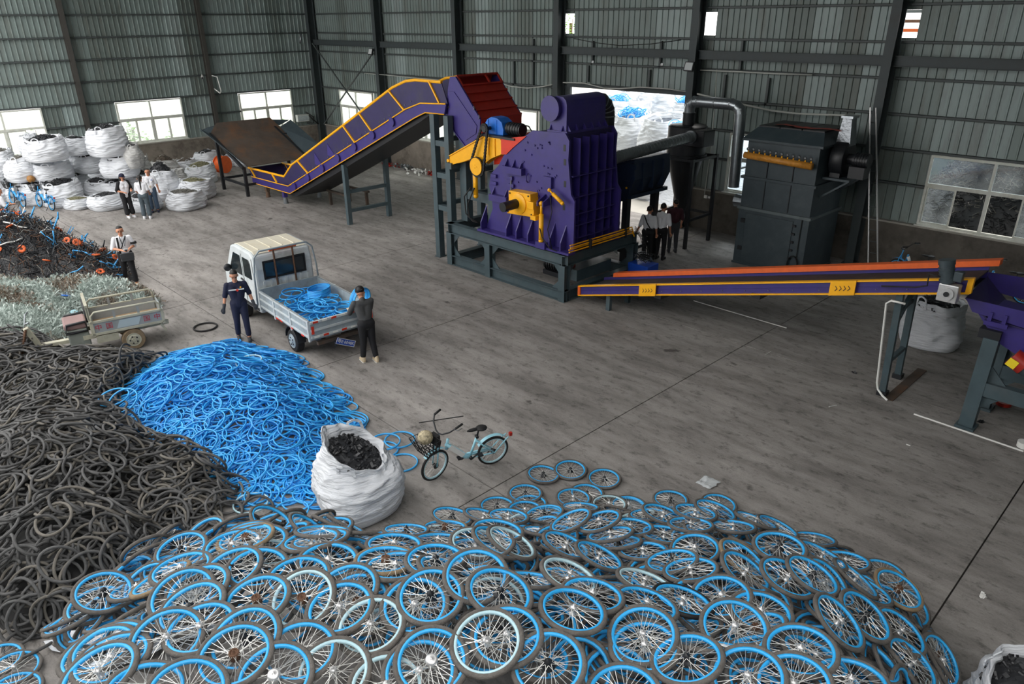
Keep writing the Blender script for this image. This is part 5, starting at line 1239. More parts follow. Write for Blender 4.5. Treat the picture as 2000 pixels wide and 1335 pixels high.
person('man in dark maroon shirt and grey trousers beside the cyclone', P9, face_to(P9, V((-13.8, 20.6, 0))), CMAROON, CDGREY, CDGREY, 1.70,
       arms=(((.24, .0, 1.13), (.25, -.1, .92)), ((-.25, .02, 1.12), (-.25, -.1, .9))), head=(.1, .2), hair='crop', sleeve=.75, stout=1.04)
WHEELS = [(314,1130,136,33,30,'b','d'),(354,1110,108,50,20,'b','s'),(374,1186,151,95,32,'b','d'),(326,1246,141,110,25,'b','s'),(193,1314,171,105,35,'b','s'),(191,1271,156,83,28,'b','d'),(213,1261,151,83,25,'b','s'),(218,1286,146,83,25,'b','s'),(-5,1289,83,53,20,'b','s'),(28,1304,65,45,0,'b','s'),(30,1346,115,70,0,'b','d'),(356,1161,141,105,30,'b','s'),(386,1148,141,83,30,'b','s'),(391,1226,130,83,25,'b','s'),(284,1346,125,83,10,'b','s'),(364,1351,141,115,15,'b','s'),(480,1050,120,50,18,'b','r'),(506,1055,110,58,10,'b','s'),(455,1065,118,60,15,'b','s'),(453,1110,130,78,27,'b','d'),(503,1108,115,73,10,'b','s'),(626,1053,123,33,12,'b','s'),(608,1055,120,40,12,'b','s'),(631,1038,100,20,0,'b','s'),(641,1095,123,73,5,'b','s'),(583,1125,113,68,12,'b','s'),(591,1168,130,108,35,'w','r'),(677,1151,141,105,25,'b','s'),(501,1171,120,80,25,'b','r'),(478,1246,156,123,35,'b','d'),(458,1279,151,118,25,'b','r'),(586,1271,141,110,15,'b','s'),(536,1321,156,130,25,'b','w'),(651,1311,141,120,20,'w','s'),(724,1221,141,110,20,'w','s'),(664,1186,136,98,20,'b','s'),(869,1029,103,31,0,'b','r'),(793,1035,88,23,0,'b','d'),(972,1035,88,35,-8,'b','s'),(971,1058,113,45,-28,'b','s'),(999,1059,113,45,-30,'w','s'),(856,1055,93,25,0,'b','s'),(770,1063,105,40,0,'b','s'),(753,1093,120,53,3,'b','r'),(773,1105,120,53,5,'b','s'),(851,1093,100,53,0,'b','d'),(931,1060,88,48,-10,'w','s'),(930,1123,138,112,0,'b','s'),(841,1163,141,114,8,'b','d'),(810,1181,141,115,12,'b','s'),(990,1241,151,123,8,'b','s'),(951,1253,148,128,20,'w','s'),(976,1156,136,93,-20,'b','d'),(843,1291,151,136,8,'b','w'),(820,1311,141,120,10,'b','s'),(755,1339,146,120,5,'w','s'),(1071,1296,151,130,10,'b','d'),(1119,1191,138,86,-15,'b','s'),(1157,1161,129,64,-12,'b','s'),(1170,1085,107,39,-28,'b','s'),(1106,1064,93,36,-25,'b','s'),(1171,1017,92,36,18,'b','s'),(1231,1028,82,30,-5,'b','s'),(1207,1058,99,26,3,'b','d'),(1192,1043,95,26,10,'b','s'),(1349,1024,98,30,-5,'b','s'),(1297,1043,90,32,-8,'b','s'),(1358,1071,105,64,0,'b','s'),(1256,1075,97,34,0,'b','s'),(1312,1095,112,47,8,'b','d'),(1349,1112,112,47,5,'b','s'),(1259,1135,123,41,-20,'w','s'),(1112,1123,108,49,-25,'w','s'),(1263,1179,116,52,-20,'b','s'),(1334,1172,97,41,-20,'k','s'),(1256,1239,138,112,5,'b','s'),(1409,1164,108,75,0,'b','s'),(1435,1224,131,105,-15,'b','s'),(1342,1286,153,101,8,'b','d'),(1218,1359,150,120,0,'b','s'),(1259,1262,138,97,0,'b','s'),(1461,1321,150,120,0,'b','s'),(1452,1090,112,47,-38,'b','r'),(1523,1067,107,58,-12,'b','d'),(1538,1127,120,62,-32,'b','s'),(1456,1116,120,56,-40,'b','s'),(1591,1052,84,24,-10,'b','s'),(1432,1028,90,24,-5,'b','s'),(1652,1095,86,34,-10,'b','s'),(1725,1116,84,32,-18,'b','s'),(1671,1129,105,22,-42,'b','s'),(1606,1084,93,24,-30,'b','s'),(1639,1213,127,56,-52,'b','s'),(1690,1202,120,60,-48,'b','d'),(1755,1150,101,56,-40,'b','r'),(1486,1194,116,71,-15,'b','s'),(1564,1269,150,105,-10,'b','s'),(1550,1336,153,123,-5,'b','s'),(1759,1232,116,56,-45,'b','s'),(1662,1329,142,82,-15,'b','s'),(1781,1295,112,52,-50,'b','s'),(1837,1288,108,54,-65,'b','s'),(1587,1123,112,52,-35,'b','d'),(1061,926,66,31,-15,'b','d'),(1114,917,63,43,-5,'b','d'),(1180,934,67,43,-3,'b','d'),(1146,963,67,31,-8,'b','d'),(1120,972,63,28,-8,'b','s'),(1026,963,69,28,0,'b','d'),(971,987,70,22,-3,'b','d'),(993,1008,76,27,-5,'b','s'),(1063,1002,83,33,10,'b','d'),(1035,983,60,15,0,'b','s'),(1026,996,66,21,0,'b','s'),(1115,1016,80,30,25,'b','s'),(1134,990,77,18,-3,'b','s'),(1190,984,57,18,0,'w','s'),(1228,986,57,19,-5,'b','s'),(883,1008,51,21,-10,'b','d'),(945,1007,63,18,-15,'b','s'),(1310,975,71,28,-3,'b','d'),(1404,984,71,36,-20,'b','s'),(1397,996,80,30,-22,'b','s'),(1358,1000,89,30,-12,'b','s'),(1295,1004,66,25,-20,'b','s'),(1227,988,66,22,-5,'b','s'),(1477,1016,86,15,-22,'b','s'),(1519,1028,71,19,-28,'b','s')]
# ================================================================== heaps
def circ(r0, r1=None, n=8): r1 = r1 or r0; return [(r0 * cos(2 * pi * k / n), r1 * sin(2 * pi * k / n)) for k in range(n)]
ME = {}
def ringmesh(name, R, prof, m, n=40, warp=0): 
    mb = MB().ring(R, prof, n)
    if warp: mb.v = [(x, y, z + warp * cos(2 * atan2(y, x))) for x, y, z in mb.v]
    return mb.mesh(name, m, True)
TP = circ(.0225, .0225, 8); RP = [(-.006, -.015), (.012, -.017), (.016, 0), (.012, .017), (-.006, .015), (-.012, 0)]
for k, m in (('g', TYRE), ('t', TYRETAN), ('k', BLACK)): ME['tyre_' + k] = ringmesh('tyre_mesh', .264, TP, m, 40)
for k, m in (('b', RIMB), ('w', RIMW)): ME['rim_' + k] = ringmesh('rim_mesh', .236, RP, m, 40)
def spokes():
    mb = MB()
    for k in range(32):
        a = 2 * pi * k / 32; s = 1 if k % 2 else -1; off = (.55 if (k // 2) % 2 else -.55)
        p = V((.03 * cos(a + off), .03 * sin(a + off), s * .03)); q = V((.232 * cos(a), .232 * sin(a), s * .004)); mb.cyl(p, q, .0024, n=3, caps=False)
    return mb.mesh('spoke_mesh', SPOKE)
ME['spokes'] = spokes()
ME['hub_s'] = MB().lathe([(.006, -.06), (.006, -.045), (.018, -.043), (.029, -.032), (.029, -.026), (.016, -.02), (.016, .02), (.029, .026), (.029, .032), (.018, .043), (.006, .045), (.006, .06)], 14).mesh('hub_mesh', SILVER, True)
ME['hub_d'] = MB().lathe([(.006, -.06), (.006, -.04), (.05, -.036), (.052, -.02), (.026, -.014), (.026, .02), (.032, .03), (.012, .04), (.006, .06)], 14).mesh('hub_mesh', BLACKM, True)
ME['hub_r'] = MB().lathe([(.006, -.06), (.006, -.04), (.04, -.036), (.042, .02), (.036, .038), (.026, .038), (.028, .03), (.012, .03), (.006, .06)], 14).mesh('hub_mesh', RUST, True)
ME['hub_w'] = MB().lathe([(.006, -.06), (.006, -.04), (.045, -.036), (.048, .02), (.044, .04), (.03, .044), (.012, .04), (.006, .055)], 14).mesh('hub_mesh', SILVER, True)
def ell_pose(u, v, M_, m_, ang, P):
    """disc normal whose outline seen from the camera has the given ellipse axes; of the two solutions the one facing upward"""
    d = (V(P) - CAMP).normalized()
    right = RM @ V((1, 0, 0)); up = RM @ V((0, 1, 0)); fw = RM @ V((0, 0, -1))
    a = radians(ang); ma = (right * cos(a) + up * sin(a)); ma = (ma - d * ma.dot(d)).normalized(); mi = d.cross(ma).normalized()
    c = min(.98, m_ / M_); s = sqrt(1 - c * c)
    n1 = -d * c + mi * s; n2 = -d * c - mi * s
    return (n1 if n1.z > n2.z else n2), ma
def pose(P, n, xdir=None, spin=0):
    n = V(n).normalized(); x = V(xdir) if xdir is not None else n.orthogonal(); x = (x - n * x.dot(n)).normalized(); y = n.cross(x)
    m = M((x, y, n)).transposed().to_4x4(); return M.Translation(V(P)) @ m @ M.Rotation(spin, 4, 'Z')
# --- height of the wheel heap, smoothed from where the wheels are seen
PTS = []
for (u, v, a, b, an, r, h) in WHEELS:
    dd = FPX * .57 / a; P = CAMP + ray(u, v) * dd
    if -.6 < P.z < 3.1 and P.x > -7.6 and P.y > .25: PTS.append((P.x, P.y, max(0, P.z)))
EDGE = [(-8.6, .2), (-8.9, 1.4), (-8.9, 2.6), (-8.3, 3.6), (-7.6, 4.7), (-7.2, 5.5), (-6.9, 6.3), (-6.2, 7.0), (-5.6, 7.7), (-4.9, 8.3), (-4.3, 8.9), (-3.5, 9.2), (-2.7, 9.3), (-1.9, 9.3), (-1.2, 8.9), (-.7, 8.2), (-.4, 7.4), (-.2, 6.3), (0.1, 5), (-9.3, -.6)]
ZER = list(EDGE)
for (x, y) in EDGE: ZER.append((x + (.5 if x > -1.3 else -.5), y + (.5 if y > 4 else 0)))
def hw(x, y):
    sw = 1e-6; sz = 0.0
    for px, py, pz in PTS:
        w = math.exp(-((px - x) ** 2 + (py - y) ** 2) / .40); sw += w; sz += w * pz
    for px, py in ZER:
        w = 1.6 * math.exp(-((px - x) ** 2 + (py - y) ** 2) / .40); sw += w
    return min(2.75, sz / sw)
def inedge(x, y):
    c = False; n = len(EDGE); j = n - 1
    for i in range(n):
        xi, yi = EDGE[i]; xj, yj = EDGE[j]
        if (yi > y) != (yj > y) and x < (xj - xi) * (y - yi) / (yj - yi) + xi: c = not c
        j = i
    return c
def grad(f, x, y, e=.15): return V((-(f(x + e, y) - f(x - e, y)) / (2 * e), -(f(x, y + e) - f(x, y - e)) / (2 * e), 1)).normalized()
def hit(f, u, v, off=0):
    d = ray(u, v); lo, hi = 3.5, 20.0; t = lo
    while t < hi:
        p = CAMP + d * t
        if p.z <= f(p.x, p.y) + off: return p
        t += .04
    return G(u, v)
WL = {'b': 'scrapped bicycle wheel with grey tyre and sky-blue rim in the foreground heap', 'w': 'scrapped bicycle wheel with grey tyre and faded pale-blue rim in the foreground heap'}
HL = {'s': 'silver hub', 'd': 'black hub', 'r': 'rusty hub', 'w': 'disc hub'}
def px(P):
    q = RM.transposed() @ (V(P) - CAMP); return 1000 + FPX * q.x / -q.z, 667.5 + FPX * q.y / q.z
def zone_wheel(P):
    u, v = px(P)
    if v > 1290: row = 'cut by the bottom of the picture'
    elif v > 1180: row = 'in the lower part of the heap'
    elif v > 1070: row = 'halfway up the heap'
    else: row = 'at the far edge of the heap'
    col = ('by the white cloth', 'near the black tyres', 'below the standing sack', 'left of its centre', 'at its centre', 'right of its centre', 'on the right-hand slope', 'at the right foot')[min(7, max(0, int(u / 230)))]
    return row + ', ' + col
def wheel(mtx, rim='b', hub='s', tyre='g', label=None, group=None):
    if label is None:
        z_ = zone_wheel(mtx.translation); label = '%s-rimmed%s wheel, %s, %s' % ({'b': 'blue', 'w': 'pale'}[rim], '' if tyre == 'g' else ' muddy', HL[hub].replace('rusty brown', 'rusty'), z_)
        group = 'heap wheels, %s rim, %s%s, %s' % (rim == 'b' and 'blue' or 'pale', HL[hub], '' if tyre == 'g' else ', muddy tyre', z_)
    o = D.objects.new('discarded_wheel', None); COL.objects.link(o); o.empty_display_size = .1; o.matrix_basis = mtx
    tag(o, label, 'wheel', group)
    link_mesh('tyre', ME['tyre_' + tyre], o); link_mesh('rim', ME['rim_' + rim], o); link_mesh('spokes', ME['spokes'], o); link_mesh('hub', ME['hub_' + hub], o)
    return o
rnd = random.Random(21)
LOOSE = {(1061, 926): 'leftmost of the three loose wheels lying flat on the floor beyond the heap', (1114, 917): 'middle of the three loose wheels lying flat on the floor beyond the heap', (1180, 933): 'rightmost of the three loose wheels lying flat on the floor beyond the heap', (1146, 962): 'loose wheel propped on another wheel below the three loose ones', (1146, 963): 'loose wheel propped on another wheel below the three loose ones', (1026, 963): 'wheel lying on the floor edge of the heap, near the crossing of the floor joints'}
nw = 0
for i, (u, v, a, b, an, r, h) in enumerate(WHEELS):
    if u < 60 and v > 1280:
        P = G(u, v, .12)
    else:
        P = hit(hw, u, v, .05 + .0005 * (i % 40))
    n, ma = ell_pose(u, v, a, b, an, P)
    if P.z < .25:
        n = (V((0, 0, 1)) * .75 + n * .35).normalized(); P.z = max(P.z, .03 + .27 * sqrt(max(0, 1 - n.z ** 2)))
    ty = 't' if (an > 28 and a > 120 and b < 40) or h == 'r' and b < 60 else ('k' if r == 'k' else 'g'); rr = 'b' if r == 'k' else r
    if r == 'k': ty = 'k'
    lb = next((LOOSE[k] for k in LOOSE if abs(k[0] - u) < 2 and abs(k[1] - v) < 2), None)
    if ty == 'k' and not lb: lb = 'small clean black-tyred wheel in the heap among grey dusty ones'
    wheel(pose(P, n, ma, rnd.uniform(0, 6)), rr, h, ty, lb, None); nw += 1
# fill: wheels lower in the heap, seen between the upper ones
k = 0; tries = 0
while k < 160 and tries < 6000:
    tries += 1
    x, y = rnd.uniform(-9, .2), rnd.uniform(-.2, 9.3); z = hw(x, y)
    if z < .10 or (x > -.9 and y < 5) or not (inedge(x - .4, y) and inedge(x, y + .4)): continue
    q = RM.transposed() @ (V((x, y, z)) - CAMP); uu = 1000 + FPX * q.x / -q.z; vv = 667.5 + FPX * q.y / q.z
    if q.z > -1 or not (-120 < uu < 2060 and 880 < vv < 1480): continue
    dz = rnd.choice((.05, .12, .2)); n = grad(hw, x, y); n = (n + V((rnd.uniform(-.4, .4), rnd.uniform(-.4, .4), 0))).normalized()
    zz = max(.05 + .27 * sqrt(max(0, 1 - n.z ** 2)), z - dz)
    wheel(pose((x, y, zz), n, None, rnd.uniform(0, 6)), 'w' if rnd.random() < .12 else 'b', rnd.choice('ssssddr'), 'g'); k += 1
# deep layer as one mesh
dm_ = MB(); base_t = MB().ring(.264, circ(.021, .021, 6), 24); base_r = MB().ring(.236, RP, 24); dr = MB(); k = 0
while k < 700:
    x, y = rnd.uniform(-9, 0.4), rnd.uniform(-.3, 9.2); z = hw(x, y)
    if z < .3 or not (inedge(x - .4, y) and inedge(x, y + .4)): continue
    n = (grad(hw, x, y) + V((rnd.uniform(-.5, .5), rnd.uniform(-.5, .5), 0))).normalized(); mt = pose((x, y, max(.3, z - rnd.uniform(.16, .42))), n, None, 0)
    dm_.add([mt @ V(p) for p in base_t.v], base_t.f); dr.add([mt @ V(p) for p in base_r.v], base_r.f); k += 1
t = thing('buried_wheels', 'wheels buried deep in the foreground heap under the top layer', 'wheel heap', (-4, 4, 0)); t['kind'] = 'stuff'
for mb, nm, m in ((dm_, 'buried_tyres', TYRE), (dr, 'buried_rims', RIMB)): o = mb.build(nm, m, t, True); o['kind'] = 'stuff'
POLY = [(-15.9, 6.1), (-14.0, 6.75), (-12.3, 6.45), (-11.4, 6.4), (-10.1, 6.0), (-9.2, 5.2), (-9.0, 4.4), (-9.7, 3.6), (-11.4, 3.5), (-13.0, 3.1), (-14.4, 3.0), (-15.5, 3.7), (-16.2, 5.0)]
def inpoly(x, y, POLY=POLY):
    c = False; n = len(POLY); j = n - 1
    for i in range(n):
        xi, yi = POLY[i]; xj, yj = POLY[j]
        if (yi > y) != (yj > y) and x < (xj - xi) * (y - yi) / (yj - yi) + xi: c = not c
        j = i
    return c
def dpoly(x, y):
    best = 9; n = len(POLY)
    for i in range(n):
        ax, ay = POLY[i]; bx, by = POLY[(i + 1) % n]; t_ = max(0, min(1, ((x - ax) * (bx - ax) + (y - ay) * (by - ay)) / ((bx - ax) ** 2 + (by - ay) ** 2)))
        best = min(best, sqrt((x - ax - t_ * (bx - ax)) ** 2 + (y - ay - t_ * (by - ay)) ** 2))
    return best
# --- black tyre heap
def bump(x, y, cx, cy, rx, ry, H, rot=0):
    dx, dy = x - cx, y - cy; c, s = cos(rot), sin(rot); a, b = (dx * c + dy * s) / rx, (-dx * s + dy * c) / ry; q = a * a + b * b
    return H * max(0, 1 - q) ** .8 if q < 1 else 0
def ht(x, y):
    if inpoly(x, y): return 0 if dpoly(x, y) > .12 else .03
    return max(bump(x, y, -15.9, 2.85, 2.8, 1.6, .58, .45), bump(x, y, -13.9, 2.0, 1.9, 1.4, .7, .4), bump(x, y, -12.3, 1.5, 2.1, 1.55, 1.05, .3), bump(x, y, -11.2, 2.75, 1.7, 1.15, .5, .2), bump(x, y, -10.1, 1.05, 1.35, 1.2, 1.0, .2), bump(x, y, -18.6, 1.6, 2.6, 1.5, .7, .2), bump(x, y, -13.2, -.4, 2.4, 1.6, 1.0, 0), bump(x, y, -11.2, -.9, 1.5, 1.1, .9, 0))
def arc_mesh(name, ang, seed, m):
    rd = random.Random(seed); n = int(10 + ang * 5); R = .268 if ang > 6.2 else rd.uniform(.28, .34); e = rd.uniform(.75, 1.0); w1, w2, ph = rd.uniform(-.045, .045), rd.uniform(-.03, .03), rd.uniform(0, 6)
    full = ang > 6.2
    pts = [V((R * cos(t) * (1 + .05 * sin(2 * t + ph)), R * e * sin(t), w1 * cos(2 * t + ph) + w2 * sin(t))) for t in [ang * k / n for k in range(n if full else n + 1)]]
    return MB().tube(pts, .0205, 7, closed=full).mesh(name, m, True)
TYM = [arc_mesh('tyre_arc', a, i, m) for i, (a, m) in enumerate([(6.283, TYREK), (6.283, TYREK), (6.283, TYREK3), (6.283, TYREK2), (5.6, TYREK), (5.2, TYREK), (5.0, TYREK2), (4.6, TYREK), (4.2, TYREK), (3.6, TYREK3), (5.4, TYREK), (2.6, TYREK2), (5.9, TYREK), (5.5, TYREK3)])]
TLAB = {0: ('whole worn black bicycle tyre lying in the tyre heap', 'whole worn tyres in the heap'), 1: ('cut piece of worn black bicycle tyre in the tyre heap', 'cut tyre pieces in the heap')}
def vis(p, m=60):
    q = RM.transposed() @ (V(p) - CAMP)
    if q.z > -1: return False
    u = 1000 + FPX * q.x / -q.z; v = 667.5 + FPX * q.y / q.z; return -m < u < 2000 + m and -m < v < 1335 + m
def tyre_pose(rd, lo, hi, tilt, mg=60):
    while True:
        x, y = rd.uniform(-20, -8.2), rd.uniform(-2.2, 5); z = ht(x, y)
        if z < .02 or not vis((x, y, z), mg): continue
        if hw(x, y) > .12 or inpoly(x, y): continue
        n = (grad(ht, x, y) + V((rd.uniform(-tilt, tilt), rd.uniform(-tilt, tilt), 0))).normalized()
        return pose((x, y, max(.03 + .25 * sqrt(max(0, 1 - n.z ** 2)), z - rd.uniform(lo, hi))), n, None, rd.uniform(0, 6.3))
rd = random.Random(5)
for k in range(285):
    i = rd.randrange(len(TYM)); cut = 0 if i < 4 else 1
    o = link_mesh('worn_tyre' if not cut else 'tyre_piece', TYM[i], None, None, tyre_pose(rd, -.06, .03, .26, 15)); tp_ = o.matrix_basis.translation; uu, vv = px(tp_)
    zt_ = ('in the mound below the tricycle' if vv < 790 else 'in the middle tyre mound' if vv < 960 else 'in the nearest tyre mound') + (', by the left edge' if uu < 110 else ', towards the blue rims' if uu > 270 and vv < 960 else ', towards the wheels' if uu > 200 else '')
    mt_ = {TYREK: 'grey-black', TYREK2: 'dusty brown', TYREK3: 'deep black'}[TYM[i].materials[0]]
    tag(o, '%s %s tyre %s' % ('whole' if not cut else 'cut piece of', mt_, zt_), 'tyre', '%s %s tyres %s' % ('whole' if not cut else 'cut', mt_, zt_))
low = [MB() for _ in range(3)]
lowm = []
for i, a in enumerate((6.283, 5.0, 3.4)):
    n = 22; lowm.append(MB().tube([V((.262 * cos(a * k / n), .24 * sin(a * k / n), .03 * cos(2 * a * k / n))) for k in range(n if i == 0 else n + 1)], .020, 6, closed=(i == 0)))
for k in range(1000):
    i = rd.randrange(3); mt = tyre_pose(rd, .06, .28, .22); low[rd.randrange(3)].add([mt @ V(p) for p in lowm[i].v], lowm[i].f)
t = thing('buried_tyres', 'tyres buried lower in the black tyre heap', 'tyre heap', (-13, 1.5, 0)); t['kind'] = 'stuff'
for mb, m in zip(low, (TYREK, TYREK3, TYREK2)): o = mb.build('buried_tyre_layer', m, t, True); o['kind'] = 'stuff'
core = MB().grid(lambda i, j: V((-20.5 + i * .25, -2.4 + j * .25, max(-.05, ht(-20.5 + i * .25, -2.4 + j * .25) - .3))), 50, 31).build('heap_core', BLACK, t, True); core['kind'] = 'stuff'  # black sheet inside the heap, its colour stands for shade between the tyres
# single tyres on the floor
FT = [(401, 638, 'single black tyre lying on the open floor in front of the navy worker'), (455, 985, 'lone tyre on bare floor below the pale rim'), (500, 1000, 'tyre on the floor right of the black heap, overlapping the lone tyre'), (395, 1040, 'thin tyre on the floor between the black heap and the wheels'), (340, 1075, 'tyre on the bare floor just above the foreground wheels at left'), (300, 1090, 'tyre touching the black heap above the muddy wheel'), (60, 1262, 'tyre on the bare floor at the left edge below the black heap'), (150, 1240, 'squashed tyre at the lower end of the black heap by the white cloth'), (440, 1010, 'tyre at the right foot of the black heap beside the pale rim'), (960, 700, None)]
for i, (u, v, lb) in enumerate(FT):
    if lb is None: continue
    P = G(u, v, .026); o = link_mesh('worn_tyre', TYM[i % 4] if i else ringmesh('tyre_mesh', .27, TP, BLACK), None, None, pose(P + V((0, 0, .06 if i else 0)), (0, 0, 1), None, i)); tag(o, lb, 'tyre')
# --- blue rim heap
def hr(x, y):
    if not inpoly(x, y): return 0
    d_ = dpoly(x, y); return .50 * (1 - math.exp(-(d_ / .8) ** 1.5)) * (1 + .25 * nz(x * 1.3, y * 1.3)) * (1 if x < -11.5 else max(.12, 1 - (x + 11.5) / 2.2)) + .03
RPF = [(-.010, -.013), (.008, -.016), (.013, 0), (.008, .016), (-.010, .013), (-.012, 0)]
RM_ = [ringmesh('rim_ring', .268, RPF, m, 36, w) for m, w in ((RIMC, 0), (RIMC, .006), (RIMC2, 0), (RIMC, .008), (RIMB, .005))]
RW_ = ringmesh('rim_ring', .262, RPF, RIMW, 36)
RGL = 'bare sky-blue bicycle rim lying in the blue rim heap'; RGG = 'bare blue rims in the heap'
def rim(me, mt, lb=RGL, gp=RGG): o = link_mesh('bare_rim', me, None, None, mt); tag(o, lb, 'rim', gp); return o
def rim_pose(rd, lo, hi, tilt):
    while True:
        x, y = rd.uniform(-16.4, -8.9), rd.uniform(2.9, 6.9)
        if not inpoly(x, y): continue
        z = hr(x, y); n = (grad(hr, x, y) + V((rd.uniform(-tilt, tilt), rd.uniform(-tilt, tilt), 0))).normalized()
        return pose((x, y, max(.015 + .25 * sqrt(max(0, 1 - n.z ** 2)), z - rd.uniform(lo, hi))), n, None, rd.uniform(0, 6.3))
rd = random.Random(9)
for k in range(205):
    mt = rim_pose(rd, -.07, .01, .09); uu, vv = px(mt.translation)
    zr = 'at the truck end of the blue heap' if vv < 730 else 'in the middle of the blue heap' if vv < 830 else 'at the lower end of the blue heap'
    zr += ', next to the black tyres' if uu < 330 + (vv - 730) * .5 else ', on the floor side' if uu > 530 + max(0, vv - 730) * .6 else ''
    rim(rd.choice(RM_), mt, 'bare sky-blue rim ' + zr, 'blue rims ' + zr)
lowr_ = [MB(), MB()]; rb0 = MB().ring(.262, RPF, 24)
for k in range(620):
    mt = rim_pose(rd, .05, .4, .08); lowr_[k % 2].add([mt @ V(p) for p in rb0.v], rb0.f)
t = thing('buried_rims', 'blue rims buried lower in the rim heap', 'rim heap', (-12.5, 4.8, 0)); t['kind'] = 'stuff'
for mb, m in zip(lowr_, (RIMC, RIMC2)): o = mb.build('buried_rim_layer', m, t, True); o['kind'] = 'stuff'
FR = [(655, 787, 'lone blue rim at the right side of the rim heap, on bare floor'), (781, 858, 'rightmost blue rim on the floor beside the light blue bicycle'), (752, 862, 'blue rim overlapped by the rightmost rim on the floor'), (785, 903, 'blue rim on the floor just right of the leaning white sack'), (568, 997, 'lone blue rim on the floor left of the leaning white sack'), (556, 700, 'blue rim at the top of the rim heap behind the truck wheel'), (748, 878, 'blue rim behind the leaning white sack'), (240, 782, 'blue rim tilted up on the black tyres at the left of the rim heap'), (222, 775, 'blue rim resting across the black tyres, leftmost of the rim heap'), (560, 935, 'blue rim at the lower end of the rim heap near the white sack'), (590, 945, 'blue rim in a loose group left of the white sack'), (505, 945, 'blue rim at the lower edge of the rim heap over bare floor'), (425, 912, 'blue rim lying over the black tyres at the foot of the rim heap')]
for i, (u, v, lb) in enumerate(FR):
    P = G(u, v, .02 + .03 * (i % 3)); n = V((0, 0, 1))
    if i in (7, 8): P = G(u, v, .5); n = V((.3, -.45, 1)) if i == 7 else V((.1, -.15, 1)); 
    rim(RM_[0], pose(P, n, None, i), lb, None)
rim(RW_, pose(G(490, 982, .06), (0, 0, 1)), 'pale blue rim on a tyre at the lower end of the rim heap', None)
rim(RW_, pose(G(486, 705, .4), (0, -.1, 1)), 'pale rim lying on top of the rim heap near the truck', None)
# rims loaded in the truck
TM = truck.matrix_basis if False else (M.Translation(truck.location) @ M.Rotation(truck.rotation_euler.z, 4, 'Z'))
TLG = ('bare blue rim lying in the bed of the white truck', 'blue rims in the truck bed')
for k in range(60):
    x, y = rd.uniform(.3, 2.25), rd.uniform(-.47, .47); z = .73 + k / 60 * .30 * (1 - .5 * abs(y))
    n = V((rd.uniform(-.14, .14), rd.uniform(-.14, .14), 1))
    rim(rd.choice(RM_), TM @ pose((x, y, z), n, None, k), *TLG)
for k in range(6): rim(RM_[k % 3], TM @ pose((1.72, -.35, .99 + k * .028), (.05, .1, 1), None, k), 'blue rim in the neat stack in the truck bed near the cab', 'stacked rims in the truck bed')
for k in range(5): rim(RM_[k % 3], TM @ pose((.12 + k * .03, -.62 + .012 * k, 1.22), (1, .35, .15), None, k), 'blue rim held upright by the grey-shirted loader at the tailgate', 'rims held by the loader')
# ================================================================== bulk sacks
def shards(mb, n, fn, lo, hi, seed, long=2.2):
    rnd = random.Random(seed)
    for _ in range(n):
        c = V(fn(rnd)); r = M.Rotation(rnd.uniform(0, 6.3), 3, 'Z') @ M.Rotation(rnd.uniform(-1.2, 1.2), 3, 'X') @ M.Rotation(rnd.uniform(0, 6.3), 3, 'Y')
        a = rnd.uniform(lo, hi); d = V((a * rnd.uniform(.8, long), a * rnd.uniform(.4, 1), a * rnd.uniform(.2, .7)))
        h = d / 2; pts = [c + r @ V((sx * h.x * rnd.uniform(.6, 1), sy * h.y * rnd.uniform(.6, 1), sz * h.z)) for sz in (-1, 1) for sx, sy in ((-1, -1), (1, -1), (1, 1), (-1, 1))]
        mb.add(pts, [(0, 3, 2, 1), (4, 5, 6, 7), (0, 1, 5, 4), (1, 2, 6, 5), (2, 3, 7, 6), (3, 0, 4, 7)])
    return mb
